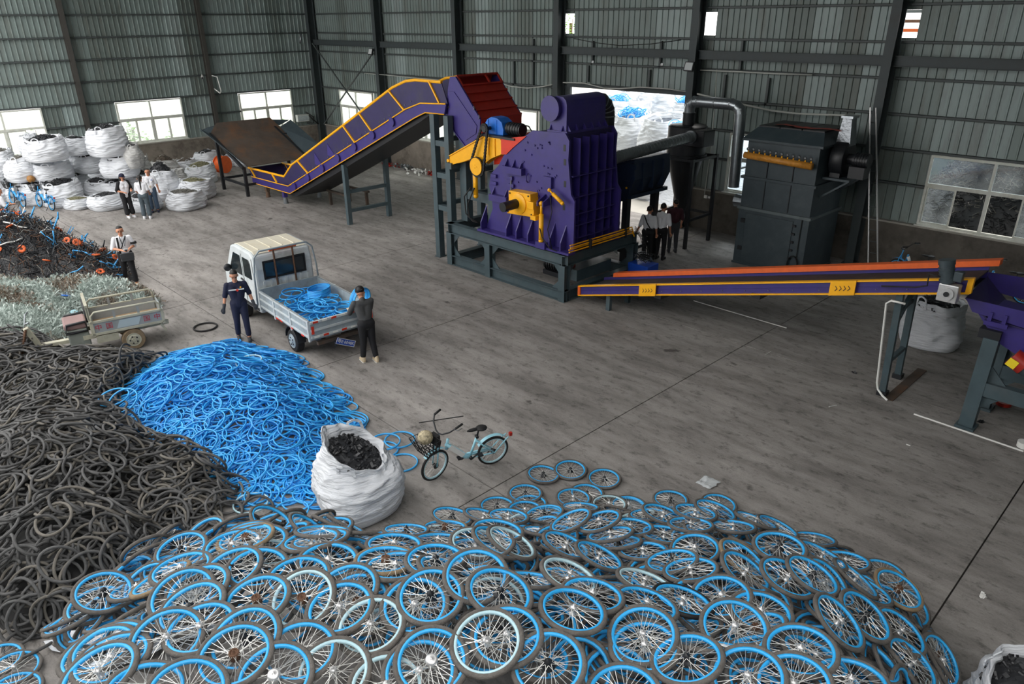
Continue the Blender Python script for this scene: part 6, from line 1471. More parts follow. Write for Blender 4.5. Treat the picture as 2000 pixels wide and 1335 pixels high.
def sack_meshes(seed, heap=.1, squash=1.0, opening=.62, droop=.0, tall=False, lopamt=.06, lopdir=None):
    """unit sack: footprint about 1 x 1, height 1"""
    rnd = random.Random(seed); n = 64; prof = [(.02, .0), (.40, .0), (.455, .03), (.485, .12), (.50, .25), (.505, .38), (.50, .5), (.485, .62), (.455, .74), (.445, .84), (.43, .92), (.415, .98), (.405, 1.0), (.385, .97), (.37, .88)]
    if tall: prof = [(.02, .0), (.36, .0), (.42, .03), (.46, .12), (.49, .28), (.50, .42), (.49, .54), (.45, .66), (.40, .76), (.36, .84), (.34, .92), (.33, .98), (.325, 1.0), (.30, .97), (.28, .88)]
    dense = []
    for (a, b), (c, d) in zip(prof, prof[1:]):
        k = 5 if abs(d - b) > .06 else 2
        for i in range(k): dense.append((a + (c - a) * i / k, b + (d - b) * i / k))
    dense.append(prof[-1]); ox, oy, oz = rnd.uniform(0, 50), rnd.uniform(0, 50), rnd.uniform(0, 50)
    lop = rnd.uniform(0, 6.3) if lopdir is None else lopdir; m = len(dense)
    def f(i, j):
        r, z = dense[j]; a = 2 * pi * i / n
        sq = (abs(cos(a)) ** 3.2 + abs(sin(a)) ** 3.2) ** (-1 / 3.2); sq = 1 + (sq - 1) * (.75 if z < .8 else .3)
        inside = j > m - 5
        up = min(1, z * 3) if not inside else .3
        fold = .019 * (1 - 1.7 * abs(sin(z * 19 + 7 * nz(cos(a) * 1.1 + ox, sin(a) * 1.1 + oy, z * 1.6) + 3 * nz(cos(a) * 2.6 + oz, sin(a) * 2.6, z * 4))) ** .6) * (1 if .06 < z < .85 else .35)
        w = .085 * nz(cos(a) * 1.1 + ox, sin(a) * 1.1 + oy, z * 1.5 + oz) + .025 * nz(cos(a) * 3 + oy, sin(a) * 3, z * 6 + ox)
        pleat = .02 * sin(a * 9 + 3 * nz(cos(a) + ox, sin(a))) * max(0, (z - .78) * 4.5)
        rr = r * sq + (fold + w) * up + pleat
        zz = z + (.05 * nz(cos(a) * 1.5 + ox, sin(a) * 1.5 + oz) + lopamt * cos(a - lop) + droop * cos(a)) * max(0, (z - .6) / .4)
        if z < .02: zz = 0
        return V((rr * cos(a), rr * sin(a), max(0, zz)))
    mb = MB().grid(f, n, m, True); mb.f.append(tuple(range(n - 1, -1, -1)))
    sk = mb.mesh('sack_mesh', None, True)
    cm = MB(); ri = .40 if not tall else .31; slope = lambda x, y: lopamt * 1.05 * (x * cos(lop) + y * sin(lop)) / .4
    def dome(i, j):
        a = 2 * pi * i / 20; r = ri * (j / 6); return V((r * cos(a), r * sin(a), .86 + slope(r * cos(a), r * sin(a)) + heap * (1 - (j / 6) ** 1.6) + .03 * nz(r * 9 * cos(a), r * 9 * sin(a), ox)))
    cm.grid(dome, 20, 7, True)
    def pt(rd):
        a = rd.uniform(0, 6.3); t = sqrt(rd.random()); r = ri * t; return (r * cos(a), r * sin(a), .87 + slope(r * cos(a), r * sin(a)) + heap * (1 - t ** 1.6))
    shards(cm, 230, pt, .02, .06, seed + 5)
    ct = cm.mesh('contents_mesh', None)
    hs = []
    for k in range(4):
        a = pi / 4 + k * pi / 2 + rnd.uniform(-.2, .2); rh = .41 if not tall else .34; c = V((rh * cos(a), rh * sin(a), .95 + lopamt * cos(a - lop))); tg = V((-sin(a), cos(a), 0)); lean = V((cos(a), sin(a), 0)) * rnd.uniform(-.06, .10); hgt = rnd.uniform(.08, .17)
        pts = [c - tg * .10 - V((0, 0, .12)), c - tg * .09, c - tg * .07 + lean * .6 + V((0, 0, hgt * .7)), c + lean + V((0, 0, hgt)), c + tg * .07 + lean * .6 + V((0, 0, hgt * .7)), c + tg * .09, c + tg * .10 - V((0, 0, .12))]
        hm = MB()
        for p, q in zip(pts, pts[1:]): hm.bar(p, q, .032, .010, (cos(a), sin(a), 0))
        hs.append(hm.mesh('handle_mesh', None))
    return sk, ct, hs
SACKS = [sack_meshes(1, .24), sack_meshes(2, .28), sack_meshes(3, .20, droop=.06), sack_meshes(4, .22, tall=True), sack_meshes(5, .48), sack_meshes(6, .10, tall=True), sack_meshes(8, .10, tall=True, lopamt=.24, lopdir=radians(205))]
CONT = {'k': SCRAPK, 'g': SCRAPG, 'o': SCRAPO, 'b': SCRAPB}
MCACHE = {}
def with_mat(me, m):
    key = (me.name, m.name)
    if key not in MCACHE:
        c = me.copy(); c.materials.clear(); c.materials.append(m); MCACHE[key] = c
    return MCACHE[key]
def sack(label, u, vb, vt, wpx, z, var, cont, rz=0, tilt=(0, 0), sm=None, group=None, loc=None, size=None):
    if loc is None:
        p = G(u, vb, z); dep = depth(p); w = wpx * dep / FPX
        # push the centre back by the sack's own half depth so that its near edge meets the photo's base line
        away = V((p.x, p.y, 0)).normalized(); p = p + away * w * .42
        lo, hi = .1, 3.0
        up = V((0, 0, 1))
        for _ in range(30):
            mid = (lo + hi) / 2; q = RM.transposed() @ (p + up * mid - CAMP); vv = 667.5 + FPX * q.y / q.z
            if vv > vt + 4: lo = mid
            else: hi = mid
        h = lo
        p.x = max(p.x, XW + .35 + w / 2)
        p.z = z
    else: p = V(loc); w, h = size
    o = thing('bulk_sack', label, 'sack', p, rz, group, rot=(tilt[0], tilt[1], rz)); o.scale = (w, w, h)
    sk, ct, hs = SACKS[var]
    link_mesh('sack_body', with_mat(sk, sm or SACK), o)
    if cont:
        c = link_mesh('contents', with_mat(ct, CONT[cont]), o); c['kind'] = 'stuff'
    for hm in hs: link_mesh('handle', with_mat(hm, sm or SACK), o)
    return o
GS = 'white bulk sacks stacked along the left wall'
BAGS = [
 ('low open white sack of grey scrap standing alone at the front right of the stack', 367, 412, 368, 70, 0, 2, 'g', .3),
 ('toppled white sack spilling pale scrap beside the lone low sack', 388, 391, 346, 66, 0, 2, 'o', .6),
 ('wide white sack with a peaked heap of black scrap behind the three women', 324, 392, 330, 60, 0, 4, 'k', .2),
 ('white sack directly behind the legs of the two women in jeans', 287, 415, 376, 60, 0, 0, 'k', .8),
 ('white sack with black scrap left of the woman in the cap', 212, 412, 375, 64, 0, 1, 'k', .1),
 ('small slumped white sack of olive scrap at the front of the stack', 156, 410, 382, 50, 0, 2, 'o', .5),
 ('big front sack of black scrap right of the second blue bicycle', 127, 405, 350, 74, 0, 0, 'k', .2),
 ('front sack partly hidden behind the second blue bicycle', 72, 401, 353, 50, 0, 2, 'k', .9),
 ('sack behind the first blue bicycle by the left edge', 34, 394, 354, 48, 0, 0, 'g', .4),
 ('sack at the left edge behind the head of the man with the phone', -4, 398, 344, 48, 0, 1, None, .2),
 ('upright sack in the second row behind the big front sack', 162, 378, 336, 44, 0, 3, 'k', .3),
 ('open sack of black scrap in the second row above the slumped small sack', 196, 388, 347, 46, 0, 0, 'k', 1.1),
 ('tilted sack of black scrap just above the woman in the cap', 232, 388, 349, 54, 0, 1, 'k', .3),
 ('sack of black scrap behind the head of the ponytailed woman', 274, 380, 336, 56, 0, 4, 'k', .1),
 ('dusty sack with a cone of brown scrap below the second wall window', 326, 350, 309, 52, 0, 4, 'b', .2),
 ('grey dusty sack wedged behind the black peaked sack', 352, 374, 328, 40, 0, 3, None, .4),
 ('white sack of olive scrap left of the orange cable reel', 396, 360, 316, 56, 0, 0, 'o', .2),
 ('white sack with brown scrap against the wall behind the olive one', 366, 338, 308, 40, 0, 1, 'b', .7),
 ('white sack of black scrap at the wall beside the rusty chute', 406, 330, 292, 46, 0, 1, 'k', .2),
 ('closed white sack behind the orange cable reel', 452, 326, 299, 36, 0, 5, None, .3),
 ('white sack half hidden under the rusty chute', 476, 326, 304, 34, 0, 5, None, .9),
 ('second-level sack of grey scrap at the left above the first blue bicycle', 48, 357, 304, 56, .95, 3, 'g', .3),
 ('second-level bulging white sack right below the largest top sack', 105, 354, 312, 74, .95, 0, None, .5),
 ('second-level white sack with dark top in the middle of the stack', 181, 339, 299, 55, .95, 1, 'k', .2),
 ('second-level round white sack below the tallest sack', 240, 348, 297, 66, .95, 0, 'k', .9),
 ('second-level narrow sack wedged between the two stacks', 145, 338, 298, 34, .95, 5, None, .2),
 ('second-level sack of pale scrap at the left edge under the window', 2, 342, 289, 60, .95, 0, 'g', .2),
 ('large top-level white sack of black scrap left of the middle', 95, 317, 264, 74, 1.85, 0, 'k', .3),
 ('top-level sack half hidden behind the large left top sack', 66, 304, 258, 42, 1.85, 3, None, .5),
 ('top-level slumped sack of black scrap between the two tall top sacks', 156, 304, 264, 54, 1.8, 2, 'k', .7),
 ('tallest white sack with a raised corner at the top of the stack', 216, 307, 246, 70, 1.85, 1, 'k', .2),
 ('dusty sack behind the tallest sack, next to the second window', 264, 330, 278, 40, 1.3, 5, 'k', .4),
 ('low dusty sack beneath the second window at the right of the stack', 282, 352, 304, 40, .4, 3, None, .4)]
for lb, u, vb, vt, w, z, va, ct, rz in BAGS:
    sack(lb, u, vb, vt, w, z, va, ct, rz, sm=SACKD if ('dusty' in lb or 'grey dusty' in lb) else SACK, group=GS)
# floor support for the upper levels (hidden sacks of the inner stack)
for i, (u, vb, w) in enumerate(((120, 372, 60), (60, 372, 56), (200, 366, 60), (250, 364, 60), (20, 372, 56))):
    sack(('inner bottom-row sack showing between front sacks at the left edge', 'inner bottom-row sack glimpsed behind the two blue bicycles', 'inner bottom-row sack under the middle of the stack', 'inner bottom-row sack under the tallest pile', 'inner bottom-row sack nearest the left window')[i], u, vb, vb - 40, w, 0, 3, None, i * .4, group=GS)
# the sack by the rims, the sack under the conveyor, the sack at lower right
sack('big leaning white sack of black parts standing between the blue rims and the wheels', 0, 0, 0, 0, 0, 6, 'k', 0, (0, 0), loc=V((-8.40, 4.80, 0)), size=(1.3, 1.10))
sack('crumpled white sack of dark parts on the floor under the discharge conveyor end', 0, 0, 0, 0, 0, 2, 'k', .2, loc=V((-4.35, 17.75, 0)), size=(1.3, 1.05))
sack('white sack full of oily metal parts at the lower right corner of the picture', 0, 0, 0, 0, 0, 0, 'k', .4, loc=V((-.02, 7.15, 0)), size=(1.25, 1.05))
# empty sack lying flat under the wheels at lower left
t = thing('empty_sack', 'empty crumpled white sack lying flat under the wheels at lower left', 'sack', (-8.0, 1.2, 0))
def flat(i, j):
    u, w = i / 21, j / 15; x = -8.75 + u * .95 + w * .35 + .06 * nz(w * 4, u * 2); y = .45 + u * .35 + w * 1.35 + .06 * nz(u * 4, w * 3, 4)
    return V((x, y, .05 + .09 * nz(u * 6, w * 7) + .05 * nz(u * 14, w * 12) + .10 * (1 - abs(2 * u - 1)) * (1 - abs(2 * w - 1)) + .03))
MB().grid(flat, 22, 16).build('sack_cloth', SACK, t, True)
MB().tube([(-8.8, .6, .06), (-8.95, .55, .12), (-8.98, .75, .1), (-8.8, .85, .07)], .015, 6).build('handle', SACK, t, True)
# ================================================================== scrap heap at left: bike frames, orange discs, wire and strips
def hs_(x, y):
    return max(bump(x, y, -26.6, 3.8, 3.1, 1.9, 1.55, .35), bump(x, y, -24.3, 4.9, 2.4, 1.2, .9, .45), bump(x, y, -29.2, 3.9, 2.6, 1.6, 1.3, .3))
def hwire(x, y):
    return max(bump(x, y, -22.3, 2.6, 2.4, 1.4, .8, .5), bump(x, y, -21.4, 4.6, 2.3, 1.1, .55, .45), bump(x, y, -20.4, 2.7, 1.7, 1.3, .5, .5))
rd = random.Random(31)
def frame_piece(i):
    mb = MB()
    if i == 0: mb.tube([(.36, 0, .3), (.2, 0, .14), (.02, 0, -.02), (-.06, 0, -.04)], [.022, .025, .027, .022], 7).tube([(-.06, 0, -.04), (-.2, 0, .32)], .014, 6).tube([(.36, 0, .18), (.33, 0, .42)], .022, 6)
    if i == 1: mb.tube([(0, .055, -.36), (-.02, .055, -.04), (-.04, .03, .0), (-.04, -.03, 0), (-.02, -.055, -.04), (0, -.055, -.36)], .014, 6).cyl((-.04, 0, 0), (-.09, 0, .2), .016, n=7)
    if i == 2: mb.tube([(-.3, .06, 0), (.05, .03, 0), (.12, .0, .05), (.05, -.03, 0), (-.3, -.06, 0)], .012, 6).tube([(.1, 0, .04), (.34, 0, .22)], .02, 6)
    if i == 3: mb.tube([(-.34, 0, 0), (-.1, .02, .02), (.1, 0, 0), (.34, .03, .04)], .018, 6)
    if i == 4: mb.tube([(-.28, .1, .1), (-.2, 0, .02), (0, 0, 0), (.2, 0, .02), (.28, .1, .1)], .013, 6)
    return mb
FM = {}
for i in range(5):
    for k, m in (('b', BIKEB), ('k', BLACKM), ('w', WHITEP), ('r', RUST)): FM[i, k] = frame_piece(i).mesh('frame_piece', m, True)
def heap_pose(f, rd, x0, x1, y0, y1, lo, hi, tilt, zmin=.05):
    while True:
        x, y = rd.uniform(x0, x1), rd.uniform(y0, y1); z = f(x, y)
        if z < zmin or not vis((x, y, z), 110): continue
        n = (grad(f, x, y) + V((rd.uniform(-tilt, tilt), rd.uniform(-tilt, tilt), 0))).normalized(); return pose((x, y, z - rd.uniform(lo, hi)), n, None, rd.uniform(0, 6.3))
SB = dict(x0=-31.5, x1=-22, y0=1.8, y1=6.3)
NAMES = ['thrown_bicycle', 'bent_fork', 'rear_triangle', 'straight_tube', 'bent_handlebar']
WORDS = ['bicycle frame', 'bicycle fork', 'rear triangle', 'straight tube', 'handlebar']
def zs(o):
    u, v = px(o.matrix_basis.translation); return ('on the top of the scrap heap' if v < 480 else 'halfway down the scrap heap' if v < 540 else 'at the foot of the scrap heap') + (', by the edge of the picture' if u < 60 else ', towards the walking man' if u > 140 else '')
for k in range(70):
    i = rd.choice((0, 0, 1, 2, 3, 2)); o = link_mesh(NAMES[i], FM[i, 'b'], None, None, heap_pose(hs_, rd, lo=-.16, hi=.04, tilt=1.6, **SB))
    tag(o, 'sky-blue %s %s' % (WORDS[i], zs(o)), 'scrap part', 'blue %ss %s' % (WORDS[i], zs(o)))
for k in range(140):
    i = rd.choice((4, 1, 3, 2)); o = link_mesh(NAMES[i], FM[i, 'k'], None, None, heap_pose(hs_, rd, lo=-.14, hi=.06, tilt=1.6, **SB))
    tag(o, 'black %s %s' % (WORDS[i], zs(o)), 'scrap part', 'black %ss %s' % (WORDS[i], zs(o)))
for k in range(16):
    o = link_mesh('straight_tube', FM[3, 'w'], None, None, heap_pose(hs_, rd, lo=-.14, hi=-.02, tilt=.7, **SB)); tag(o, 'white straight tube ' + zs(o), 'scrap part', 'white tubes ' + zs(o))
OD = MB().ring(.075, circ(.045, .022, 8), 18).mesh('orange_disc', mat('dull_orange_plastic', (206, 92, 40), .55, var=.2, vscale=14), True)
for k in range(40):
    o = link_mesh('brake_disc', OD, None, None, heap_pose(hs_, rd, lo=-.16, hi=-.06, tilt=1.1, **SB)); tag(o, 'orange ring-shaped disc ' + zs(o), 'scrap part', 'orange discs ' + zs(o))
t = thing('tangled_scrap', 'dark tangle of small metal parts filling the scrap heap', 'scrap heap', (-26.5, 3.9, 0)); t['kind'] = 'stuff'
c1 = MB().grid(lambda i, j: V((-32 + i * .25, 1.6 + j * .25, max(-.05, hs_(-32 + i * .25, 1.6 + j * .25) - .14 + .10 * nz(i * 1.3, j * 1.3)))), 42, 20).build('heap_core', SCRAPK, t, True); c1['kind'] = 'stuff'
tg = [MB(), MB(), MB()]
for k in range(3600):
    mt = heap_pose(hs_, rd, lo=-.08, hi=.12, tilt=1.8, **SB); i = rd.choice((3, 4, 2)); 
    p = [V((-.2, 0, 0)), V((-.05, rd.uniform(-.06, .06), .04)), V((.1, rd.uniform(-.05, .05), .02)), V((.24, rd.uniform(-.1, .1), rd.uniform(0, .12)))]
    tmp = MB().tube(p, rd.choice((.006, .008, .011)), 4); g = tg[0 if rd.random() < .75 else (1 if rd.random() < .6 else 2)]; g.add([mt @ V(q) for q in tmp.v], tmp.f)
for g, m in zip(tg, (BLACKM, RUST, SCRAPG)): o = g.build('scrap_rods', m, t); o['kind'] = 'stuff'
# wire / strip heap
t = thing('wire_scrap', 'grey-green heap of cut wire and thin strips below the scrap heap', 'wire heap', (-21.8, 3.4, 0)); t['kind'] = 'stuff'
c1 = MB().grid(lambda i, j: V((-25 + i * .2, 1 + j * .2, max(-.05, hwire(-25 + i * .2, 1 + j * .2) - .08))), 36, 26).build('heap_core', SCRAPG, t, True); c1['kind'] = 'stuff'
WM = [mat('pale_green_strip', (170, 182, 176), .55, var=.2, vscale=20), mat('grey_strip', (146, 142, 132), .6, var=.3, vscale=20), mat('brown_wire', (104, 88, 72), .7, var=.3, vscale=20)]
wm = [MB(), MB(), MB()]
WB = dict(x0=-25, x1=-18.4, y0=1.0, y1=6.0)
for k in range(22000):
    mt = heap_pose(hwire, rd, lo=-.05, hi=.05, tilt=1.5, zmin=.015, **WB); loc_ = mt.translation
    sel = nz(loc_.x * .9, loc_.y * .9, 3) + .25 * rd.random(); g = wm[0] if sel > .08 else (wm[1] if rd.random() < .6 else wm[2])
    L_ = rd.uniform(.08, .22); w_ = rd.uniform(.0015, .0036); b = rd.uniform(-.04, .04)
    pts = [(-L_, -w_, 0), (-L_, w_, 0), (0, -w_, b), (0, w_, b), (L_, -w_, 0), (L_, w_, rd.uniform(0, .06))]
    g.add([mt @ V(q) for q in pts], [(0, 2, 3, 1), (2, 4, 5, 3)])
for g, m in zip(wm, WM): o = g.build('wire_strands', m, t); o['kind'] = 'stuff'
for (u, v, lb) in ((150, 548, 'blue plastic disc on the wire heap near the walking man'), (130, 583, 'blue plastic cap in the middle of the wire heap'), (140, 602, 'pale blue curved piece on the wire heap behind the tricycle'), (217, 543, 'small blue strip at the edge of the wire heap')):
    P = G(u, v, .35); P = V((P.x, P.y, hwire(P.x, P.y) + .05)); o = MB().lathe([(.02, 0), (.11, 0), (.12, .015), (.10, .03), (.03, .035)], 16).build('plastic_disc', BLUEP if u > 145 or u == 130 else BIKEL, None, True); o.location = P; o.rotation_euler = (.4, -.3, u); tag(o, lb, 'scrap part')
t = thing('metal_tray', 'dark flat metal tray at the left edge between scrap heap and wire heap', 'tray', G(5, 560, .5))
t.location.z = .25
m = MB().box((-.5, -.3, .3), (.5, .3, .32)); m.build('tray_bottom', BLACKM, t, world=False)
for a_, b_ in (((-.5, -.3, .3), (.5, -.28, .42)), ((-.5, .28, .3), (.5, .3, .42)), ((-.5, -.3, .3), (-.48, .3, .42)), ((.48, -.3, .3), (.5, .3, .42))): MB().box(a_, b_).build('tray_side', BLACKM, t, world=False)
# ================================================================== bicycles
b = bicycle('light aqua city bicycle with black basket standing alone on the open floor', V((-7.98, 6.62, 0)), atan2(6.02 - 7.14, -8.17 + 7.78), BIKEL, steer=.35, lean=-.10, kick=-1, blue_rim=False)
MB().bar((.31, -.038, .615), (.07, -.045, .375), .085, .004, (0, -1, 0)).build('white_panel', WHITEP, b, world=False)
MB().bar((.31, .038, .615), (.07, .045, .375), .085, .004, (0, 1, 0)).build('white_panel', WHITEP, b, world=False)
t = thing('camouflage_bundle', 'camouflage-patterned bundle in the basket of the light aqua bicycle', 'bundle', V((-7.98, 6.62, 0)) + M.Rotation(atan2(6.02 - 7.14, -8.17 + 7.78), 3, 'Z') @ V((.56 + .15 * cos(.35), .15 * sin(.35), .75)), 1)
cm_ = mat('camouflage_cloth', (176, 164, 136), .8, var=.75, vscale=26)
MB().grid(lambda i, j: V(((.13 + .03 * nz(i, j)) * sin(pi * j / 9) * cos(2 * pi * i / 14), (.12 + .03 * nz(i, j, 3)) * sin(pi * j / 9) * sin(2 * pi * i / 14), .12 - .12 * cos(pi * j / 9))), 14, 10, True).build('cloth_bundle', cm_, t, True, world=False)
def on_rz(p, q): return atan2(q.y - p.y, q.x - p.x)
def gbike(lb, r, f, paint, **k):
    a, c = G(*r), G(*f); mid = (a + c) / 2; return bicycle(lb, V((mid.x, mid.y, 0)), on_rz(a, c), paint, **k)
gbike('sky-blue bicycle parked at the far left behind the man with the phone', (50, 406), (24, 398), BIKEB, lean=.10, kick=1)
gbike('sky-blue bicycle with a brown bundle in its basket, parked before the sacks', (108, 413), (75, 404), BIKEB, lean=.10, kick=1)
t = thing('brown_bundle', 'brown plastic bundle in the basket of the blue bicycle before the sacks', 'bundle', G(68, 372, 1.02) + V((0, 0, -.1)))
t.location = G(66, 404) + V((-.15, .2, .95))
MB().grid(lambda i, j: V(((.17 + .05 * nz(i, j)) * sin(pi * j / 7) * cos(2 * pi * i / 12), .16 * sin(pi * j / 7) * sin(2 * pi * i / 12), .15 - .15 * cos(pi * j / 7))), 12, 8, True).build('wrapped_bundle', mat('brown_plastic', (150, 106, 52), .5, var=.4, vscale=14), t, True, world=False)
bicycle('sky-blue bicycle leaning by the wall behind the discharge conveyor, nearer the ladder', V((-6.08, 22.0, 0)), radians(182), BIKEB, basket=False, steer=-.3, lean=-.06, kick=-1)
bicycle('sky-blue bicycle by the wall behind the purple feeder at the right edge', V((-3.95, 22.05, 0)), radians(183), BIKEB, basket=False, steer=-.4, lean=-.06, kick=-1)
# ================================================================== small things
t = thing('cable_reel', 'orange cable reel lying on its side by the sacks under the rusty chute', 'reel', (-33.2, 13.9, 0))
t.location = G(437, 337); rl = t.location
rr_ = V((1, .35, 0)).normalized(); c0 = V((rl.x, rl.y, .42))
MB().cyl(c0 - rr_ * .22, c0 - rr_ * .18, .42, n=28).build('flange', ORANGE, t, 'auto'); MB().cyl(c0 + rr_ * .18, c0 + rr_ * .22, .42, n=28).build('flange', ORANGE, t, 'auto')
MB().cyl(c0 - rr_ * .18, c0 + rr_ * .18, .36, n=28).build('cable_winding', mat('orange_cable', (232, 104, 44), .5, var=.1, vscale=30), t, 'auto')
t = thing('blue_power_unit', 'blue box with a tangle of black hoses behind the orange conveyor strip', 'power unit', (-11.85, 16.75, 0))
MB().box((-12.15, 16.45, .05), (-11.45, 17.0, .5)).build('tank', mat('royal_blue_paint', (18, 70, 176), .45, var=.08), t, bevel=.02)
MB().box((-12.1, 16.5, 0), (-11.5, 16.95, .05)).build('foot', BLACKM, t)
rd = random.Random(4)
for k in range(16):
    a = rd.uniform(0, 6.3); r = rd.uniform(.12, .3); cx_, cy_ = -11.8 + rd.uniform(-.12, .12), 16.72 + rd.uniform(-.1, .1)
    MB().tube([(cx_ + r * cos(a + s * .5), cy_ + r * .8 * sin(a + s * .5), .53 + .12 * abs(sin(s * .6 + k)) + .01 * k) for s in range(10)], .012, 5).build('hose', BLACK if k % 4 else GALV, t, True)
for k in range(4):
    MB().tube(catenary((-11.98, 16.42, 1.42 + .05 * k), (-12.05 + .06 * k, 16.5, .5), -.1, 8) if False else [V((-11.98, 16.45, 1.45 + .05 * k)), V((-11.86 + .04 * k, 16.55, 1.3)), V((-11.78 + .05 * k, 16.7, .9)), V((-11.9 + .1 * k, 16.8, .55))], .010, 5).build('hose', BLACK, t, True)
def rod(lb, p, q, r=.014, m=WHITEP, nm='plastic_tube', cat='tube'):
    o = MB().cyl(p, q, r, n=8).build(nm, m, None); return tag(o, lb, cat)
a, c = G(1785, 808, .016), G(1999, 881, .016); rod('white plastic tube lying on the floor in front of the purple feeder', a, c, .016)
a, c = G(1355, 587, .014), G(1536, 640, .014); rod('thin pale rod lying on the floor under the discharge conveyor', a, c, .013)
for i, (u0, v0, u1, v1, lb) in enumerate(((1494, 693, 1506, 686, 'short white offcut on the floor left of the under-conveyor sack'), (1619, 794, 1634, 791, 'short white wire on the floor in front of the conveyor legs'), (1770, 867, 1778, 870, 'tiny white scrap on the floor left of the long white tube'), (818, 825, 905, 812, 'thin dark wire on the floor behind the aqua bicycle'), (800, 760, 770, 745, None))):
    if lb: rod(lb, G(u0, v0, .008), G(u1, v1, .008), .008, WHITEP if i < 3 else BLACKM, 'wire_offcut', 'offcut')
def tape(lb, u, v, m1, m2, r=.11, h=.06):
    P = G(u, v); t = thing('tape_roll', lb, 'tape', P); MB().lathe([(r * .72, 0), (r, 0), (r, h), (r * .72, h)], 24).build('tape_band', m1, t, 'auto', world=False); MB().lathe([(r * .6, .002), (r * .72, .002), (r * .72, h - .002), (r * .6, h - .002)], 20).build('core', m2, t, 'auto', world=False)
tape('dark red tape roll on the floor under the purple feeder', 1960, 790, REDP, BLACKM, .13, .07)
tape('white and red tape roll at the right edge beside the long white tube', 1999, 872, WHITEP, REDP, .11, .1)
t = thing('white_basin', 'white round basin with a black piece inside, on the floor behind the feeder legs', 'basin', G(1970, 722))
MB().lathe([(.12, 0), (.16, .02), (.19, .12), (.18, .12), (.15, .03), (.02, .03)], 24).build('bowl', WHITEP, t, True, world=False); MB().cbox((.02, 0, .06), (.16, .06, .05), M.Rotation(.5, 3, 'Z')).build('black_piece', BLACKM, t, world=False)
for (u, v, lb) in ((1917, 826, 'small black metal bracket on the floor right of the feeder leg'), (1667, 728, 'tiny black chip on the floor left of the conveyor legs'), (1925, 1165, 'small pale stone on the floor above the lower right sack')):
    o = shards(MB(), 3, lambda r: (r.uniform(-.05, .05), r.uniform(-.04, .04), .02), .05, .08, u).build('metal_bit', BLACKM if u != 1925 else WHITEP, None); o.location = G(u, v); tag(o, lb, 'scrap part')
t = thing('plastic_bag', 'small crumpled clear plastic bag on the open floor above the wheel heap', 'plastic bag', G(1385, 943))
MB().grid(lambda i, j: V((-.15 + i * .03 + .03 * nz(i * .5, j * .5), -.17 + j * .03 + .03 * nz(i * .5, j * .5, 5), .02 + .05 * abs(nz(i * .8, j * .8, 2)) * (1 if 0 < i < 9 and 0 < j < 10 else .2))), 10, 11).build('film', PLW, t, True, world=False)
# wall fittings
def flood(lb, u, v, y, rx=-.3, sc=1):
    P = OY(u, v, y); t = thing('floodlight', lb, 'floodlight', P); t.scale = (sc,) * 3
    mt = M.Rotation(rx, 3, 'X'); MB().cbox((0, 0, 0), (.34, .07, .3), mt).build('housing', BLACKM, t, world=False); MB().cbox(mt @ V((0, -.037, 0)), (.28, .006, .24), mt).build('lens', mat('floodlight_lens', (210, 214, 214), .2), t, world=False)
    MB().bar((0, .04, 0), (0, .2, .05), .05, .03).build('bracket', BLACKM, t, world=False)
flood('black floodlight on the column left of the purple hood', 724, 101, 22.15); flood('black floodlight on the column above the cyclone', 1346, 130, 22.15)
flood('tiny white lamp on the back wall above the door opening', 1158, 121, 22.55, sc=.35); flood('tiny white lamp on the back wall right of the door centre', 1293, 126, 22.55, sc=.35)
P = OX(395, 149, XW + .5); t = thing('security_camera', 'white security camera on the left wall column', 'security camera', P)
MB().cyl((0, 0, 0), (.22, -.1, -.06), .06, n=12).build('camera_body', WHITEP, t, world=False); MB().cyl((-.25, .1, .08), (0, 0, 0), .02, n=8).build('arm', WHITEP, t, world=False); MB().cyl((.22, -.1, -.06), (.25, -.115, -.07), .05, n=12).build('lens', BLACKM, t, world=False)
t = thing('pipe_bracket', 'white bent pipe bracket on the left wall beside the security camera', 'bracket', OX(412, 147, XW + .3))
MB().tube([OX(412, 147, XW + .3), OX(424, 150, XW + .6), OX(432, 178, XW + .6), OX(430, 182, XW + .5), OX(417, 172, XW + .3)], .03, 6).build('pipe', WHITEP, t, True)
t = thing('foil_tube', 'short silver foil tube hanging on the left wall near the corner', 'tube', OX(588, 62, XW + .4)); MB().tube([OX(588, 62, XW + .4), OX(588, 73, XW + .4), OX(586, 85, XW + .4)], .05, 8).build('tube_body', FOIL, t, True)
t = thing('electric_box', 'grey electric box with looping cables on the left wall near the corner', 'electric box', OX(590, 240, XW + .2))
p0, p1 = OX(579, 238, XW + .2), OX(600, 222, XW + .2)
MB().box((XW + .14, p0.y, p0.z), (XW + .4, p1.y, p1.z)).build('cabinet', MATS['pale_grey_enamel'], t, bevel=.02); MB().box((XW + .4, p0.y + .05, p0.z + .05), (XW + .42, p1.y - .05, p1.z - .05)).build('door', GALV, t)
pc = [OX(600, 220, XW + .35), OX(612, 228, XW + .35), OX(612, 240, XW + .35), OX(600, 240, XW + .35)]; MB().tube(pc, .03, 6).build('cable', BLACK, t, True); MB().tube([OX(597, 218, XW + .35), OX(610, 232, XW + .35), OX(622, 242, XW + .4)], .035, 6).build('cable', BLACK, t, True)
def cable(lb, pts, r=.022, m=WHITEP, y=22.35):
    P = [OY(u, v, y) for u, v in pts]; t = tag(MB().tube(P, r, 6).build('cable', m, None, True), lb, 'cable')
PALE = mat('dusty_white_cable', (186, 188, 182), .6)
cable('pale cable drooping on the back wall right of the purple hood', [(980, 163), (1000, 169), (1030, 172), (1060, 169), (1082, 164)], m=PALE)
cable('pale cable sagging along the head of the big door opening', [(1100, 161), (1140, 162), (1180, 172), (1210, 173), (1250, 170), (1300, 173), (1342, 179)], m=PALE)
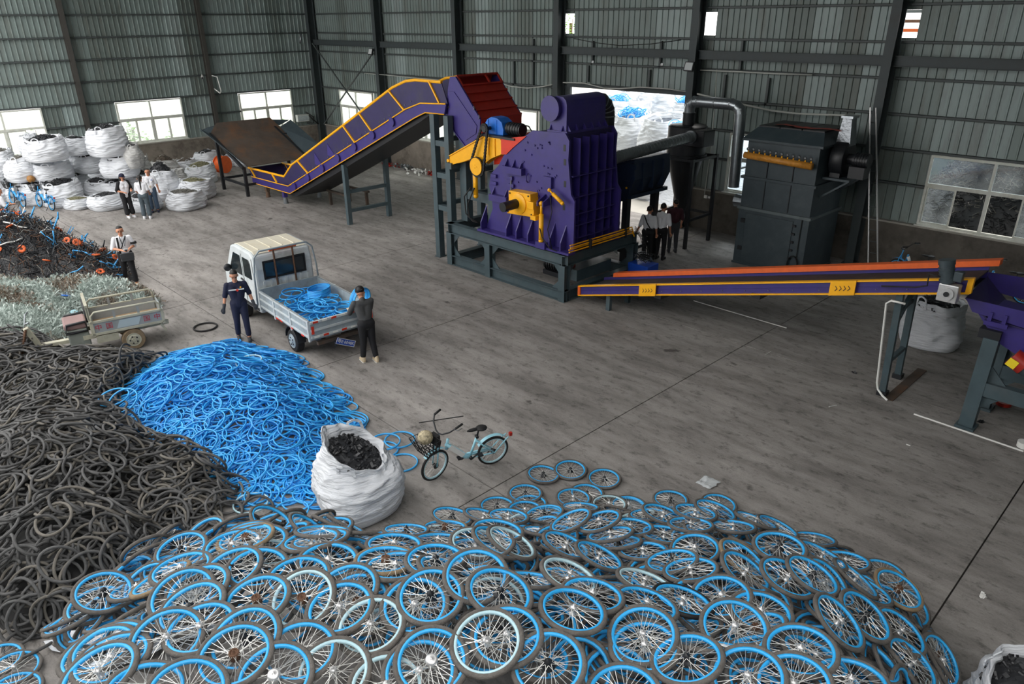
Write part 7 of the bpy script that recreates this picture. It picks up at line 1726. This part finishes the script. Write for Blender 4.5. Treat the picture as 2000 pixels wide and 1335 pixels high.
cable('pale pipe running down the back wall to the dust collector fan', [(1362, 183), (1420, 197), (1508, 216), (1560, 222), (1645, 225), (1680, 226)], .03, PALE)
cable('thin black cable hanging above the door opening', [(1120, 75), (1160, 83), (1210, 89), (1270, 86), (1330, 78)], .014, BLACK)
cable('grey cable along the back wall above the feed conveyor', [(712, 143), (760, 147), (820, 153), (880, 158)], .02, PALE)
cable('thin white conduit dropping down the back wall beside the cyclone', [(1400, 136), (1397, 190), (1390, 280), (1376, 380)], .018, PALE, 22.6)
cable('pale pipe fixed along the back wall right of the cyclone floodlight', [(1368, 137), (1440, 140), (1520, 144), (1586, 146)], .024, PALE, 22.6)
P = OY(1378, 384, 22.6); t = thing('switch_box', 'small white switch box on the plinth beside the cyclone', 'switch', P); MB().cbox((0, .02, 0), (.12, .06, .10)).build('switch_case', WHITEP, t, world=False); MB().cbox((.2, .02, 0), (.2, .05, .07)).build('socket_strip', WHITEP, t, world=False)
# litter along the back wall seen under the feed conveyor
for i, (u, v, m, lb) in enumerate(((762, 324, REDP, 'dark red hose coil on the floor by the back wall'), (790, 329, GALV, 'heap of bright metal offcuts by the back wall under the conveyor'), (815, 338, WHITEP, 'pile of crumpled white plastic by the back wall under the conveyor'), (850, 342, REDP, 'dark red bundle on the floor behind the conveyor tower'))):
    P = G(u, v); t = thing('floor_litter', lb, 'litter', P); o = shards(MB(), 26, lambda r: (r.gauss(0, .35), r.gauss(0, .2), abs(r.gauss(.05, .06))), .05, .16, i + 40).build('litter_pieces', m, t, world=False); o['kind'] = 'stuff'
o = tag(MB().tube([V((-38.2, 17.9, .05)), V((-38.1, 19.2, .05)), V((-37.9, 20.6, .05))], .05, 8).build('red_pipe', REDP, None), 'rusty red pipe lying along the wall behind the rusty chute', 'pipe')
# ================================================================== outside
LEAF = mat('foliage', (112, 176, 52), .7, var=.35, vscale=5)
def bush(lb, c, r, h, n, seed):
    t = thing('shrub', lb, 'shrub', c); rd = random.Random(seed); mb = MB()
    for _ in range(n):
        a = rd.uniform(0, 6.3); q = rd.random() ** .5; p = V((r * q * cos(a), r * q * sin(a), h * rd.random() * (1 - .5 * q))); s = rd.uniform(.05, .12)
        ax = M.Rotation(rd.uniform(0, 6), 3, 'Z') @ M.Rotation(rd.uniform(-1, 1), 3, 'X'); mb.add([p + ax @ V(v_) for v_ in ((-s, 0, 0), (0, s * .5, .02), (s, 0, 0), (0, -s * .5, .02))], [(0, 1, 2, 3)])
    o = mb.build('foliage', LEAF, t, world=False); o['kind'] = 'stuff'
    for k in range(3): MB().cyl((0, 0, -.05), (r * .5 * cos(k * 2.1), r * .5 * sin(k * 2.1), h * .7), .02, n=6).build('stem', RUST, t, world=False)
bush('green climbing shrub outside the middle left window', (XW - .7, 12.4, 0), .35, 3.0, 500, 1); bush('bright green bush outside the middle left window, low', (XW - .8, 13.0, 0), .55, 1.95, 500, 2)
bush('small green plant outside the right side of the middle left window', (XW - .7, 14.2, 0), .3, 2.2, 260, 3); bush('green bush outside the window nearest the corner', (XW - .8, 18.4, 0), .5, 2.5, 420, 4)
bush('small green plant outside the right part of the window nearest the corner', (XW - .8, 20.6, 0), .35, 2.2, 260, 5); bush('green bush outside the leftmost window', (XW - 1.0, 8.1, 0), .6, 2.9, 420, 6)
fw = struct('wall_outside'); OUTW = mat('outdoor_grey_sheet', (150, 156, 160), .6, var=.08)
for k in range(16):
    MB().box((-24 + k * 1.25, 36, -.05), (-22.78 + k * 1.25, 36.1, 5.6)).build('sheet_panel', OUTW, fw)
OBAGS = [(1235, 268, 75, 92, 27.5), (1300, 262, 90, 70, 27.0), (1250, 215, 90, 45, 30.0), (1310, 205, 70, 40, 29.5), (1210, 225, 60, 55, 29.0), (1345, 230, 60, 60, 28.5), (1225, 190, 50, 30, 31.5), (1275, 190, 60, 30, 31.0), (1330, 285, 50, 70, 26.0), (1270, 380, 60, 60, 25.6), (1290, 320, 55, 60, 26.4)]
rd = random.Random(77)
for i, (u, v, w, h, y) in enumerate(OBAGS):
    top = OY(u, v - h * .5, y); wx = w * depth(top) / FPX; zb = max(0, top.z - wx * .95)
    o = sack(('white sack of blue rims low in the door opening', 'wide pale sack right of centre in the door opening', 'white sack high in the middle of the door opening', 'white sack high at the right of the door opening', 'white sack just right of the purple stack', 'white sack at the right jamb of the door opening', 'topmost white sack at the left of the door opening', 'topmost white sack in the middle of the door opening', 'white sack beside the cyclone in the door opening', 'white sack seen below the navy trough', 'white sack seen between cyclone and navy trough')[i], 0, 0, 0, 0, 0, i % 3, None, i, loc=V((top.x, y, zb)), size=(wx * 1.05, top.z - zb), group='sacks piled outside the door')
    c_, sz = o.location, o.scale
    if i in (0, 4, 5, 9, 10, 8):
        mb = MB()
        for k in range(26):
            a = rd.uniform(0, 6.3); q = rd.uniform(0, .3); mt = pose((q * cos(a) * sz.x, q * sin(a) * sz.x, sz.z * (.95 + .15 * rd.random())), (rd.uniform(-1, 1), rd.uniform(-1, 1), 1), None, 0); tmp = MB().ring(.26, RPF, 18); mb.add([mt @ V(p) for p in tmp.v], tmp.f)
        q_ = thing('rim_bundle', 'tangle of blue rims on the %s' % o['label'], 'rim bundle', c_, group='blue rims on the outdoor sacks'); q_['kind'] = 'stuff'
        z = mb.build('rims', RIMC, q_, True, world=False); z['kind'] = 'stuff'
# inner heap base outside the door so that the sacks have something to lie on
def ho(x, y): return max(bump(x, y, -16.5, 29.5, 6, 4.2, 3.1, 0), bump(x, y, -13.5, 27.5, 3, 2.6, 1.6, 0))
oh = tag(MB().grid(lambda i, j: V((-23 + i * .5, 25 + j * .5, max(-.06, ho(-23 + i * .5, 25 + j * .5) - .1 + .12 * nz(i, j)))), 27, 18).build('sack_heap', SACK, None, True), 'mass of flattened white sacks under the pile outside the door', 'sack heap', None, 'stuff')
# dark scrap outside the right-hand window
def hx(x, y): return bump(x, y, -4.0, 26.5, 4.5, 3.0, 4.1, .1) + 0
t = thing('frame_scrap', 'heap of black pedals and frames outside the right-hand window', 'scrap heap', (-4.2, 26, 0)); t['kind'] = 'stuff'
c1 = MB().grid(lambda i, j: V((-9 + i * .3, 23.3 + j * .3, max(-.06, hx(-9 + i * .3, 23.3 + j * .3) - .15))), 36, 22).build('heap_core', SCRAPK, t, True); c1['kind'] = 'stuff'
g2 = [MB(), MB()]
for k in range(3200):
    x, y = rd.uniform(-7.6, -1), rd.uniform(23.7, 27.5); z = hx(x, y)
    if z < .2: continue
    mt = pose((x, y, z + rd.uniform(-.1, .08)), (rd.uniform(-1, 1), rd.uniform(-1, 1), 1), None, rd.uniform(0, 6.3)); tmp = MB(); s = rd.uniform(.06, .16)
    tmp.tube([(-s, -s * .6, 0), (s, -s * .6, 0), (s, s * .6, .02), (-s, s * .6, .02)], .012, 4, rd.random() < .6); g2[0 if rd.random() < .72 else 1].add([mt @ V(p) for p in tmp.v], tmp.f)
for g, m in zip(g2, (BLACKM, SCRAPG)): o = g.build('scrap_frames', m, t); o['kind'] = 'stuff'
sack('white sack lying on the scrap heap outside the right-hand window, left', 0, 0, 0, 0, 0, 2, None, .4, loc=V((-5.5, 26.9, 3.0)), size=(1.3, .9)); sack('white sack lying on the scrap heap outside the right-hand window, right', 0, 0, 0, 0, 0, 3, None, 1.2, loc=V((-3.9, 27.2, 3.3)), size=(1.3, 1.0))
t = thing('blue_tube_bundle', 'bundle of pale blue tubes on the heap outside the right-hand window', 'tube bundle', (-3.0, 26.3, 3.3)); t['kind'] = 'stuff'
bm_ = MB()
for k in range(60): a = rd.uniform(-.5, .5); p = V((-3.1 + rd.uniform(-.9, .9), 26.2 + rd.uniform(-.5, .5), 3.7 + rd.uniform(-.2, .3))); bm_.cyl(p - V((.6 * cos(a), .6 * sin(a), .25)), p + V((.6 * cos(a), .6 * sin(a), .2)), .03, n=6)
o = bm_.build('tubes', BIKEB, t); o['kind'] = 'stuff'
o = tag(MB().grid(lambda i, j: V((-5.9 + i * .12, 25.1 + j * .12, hx(-5.9 + i * .12, 25.1 + j * .12) + .1 + .06 * nz(i * .6, j * .6))), 9, 8).build('beige_sheet', mat('beige_sheet', (214, 196, 172), .8), None, True), 'torn beige sheet on the dark heap outside the right-hand window', 'sheet')
for i, (u, v, y, lb) in enumerate(((905, 45, 31, 'tree beyond the torn hole left of the door columns'), (1110, 45, 33, 'tree beyond the torn hole above the door'))):
    P = OY(u, v, y); bush(lb, (P.x + .2, y, P.z - 1.6), 1.0, 2.6, 420, 60 + i)
    MB().cyl((P.x + .2, y, -.05), (P.x + .2, y, P.z), .09, n=8).build('trunk', RUST, [o for o in COL.objects if o.name.startswith('shrub')][-1])
for i, z in enumerate((6.5, 6.75, 7.05)):
    MB().box((-11.4, 26 + i * 1.5, z), (4, 26.12 + i * 1.5, z + .1)).build('purlin', (ORANGE, RUST, GIRT)[i], lt)

bpy.context.view_layer.update()
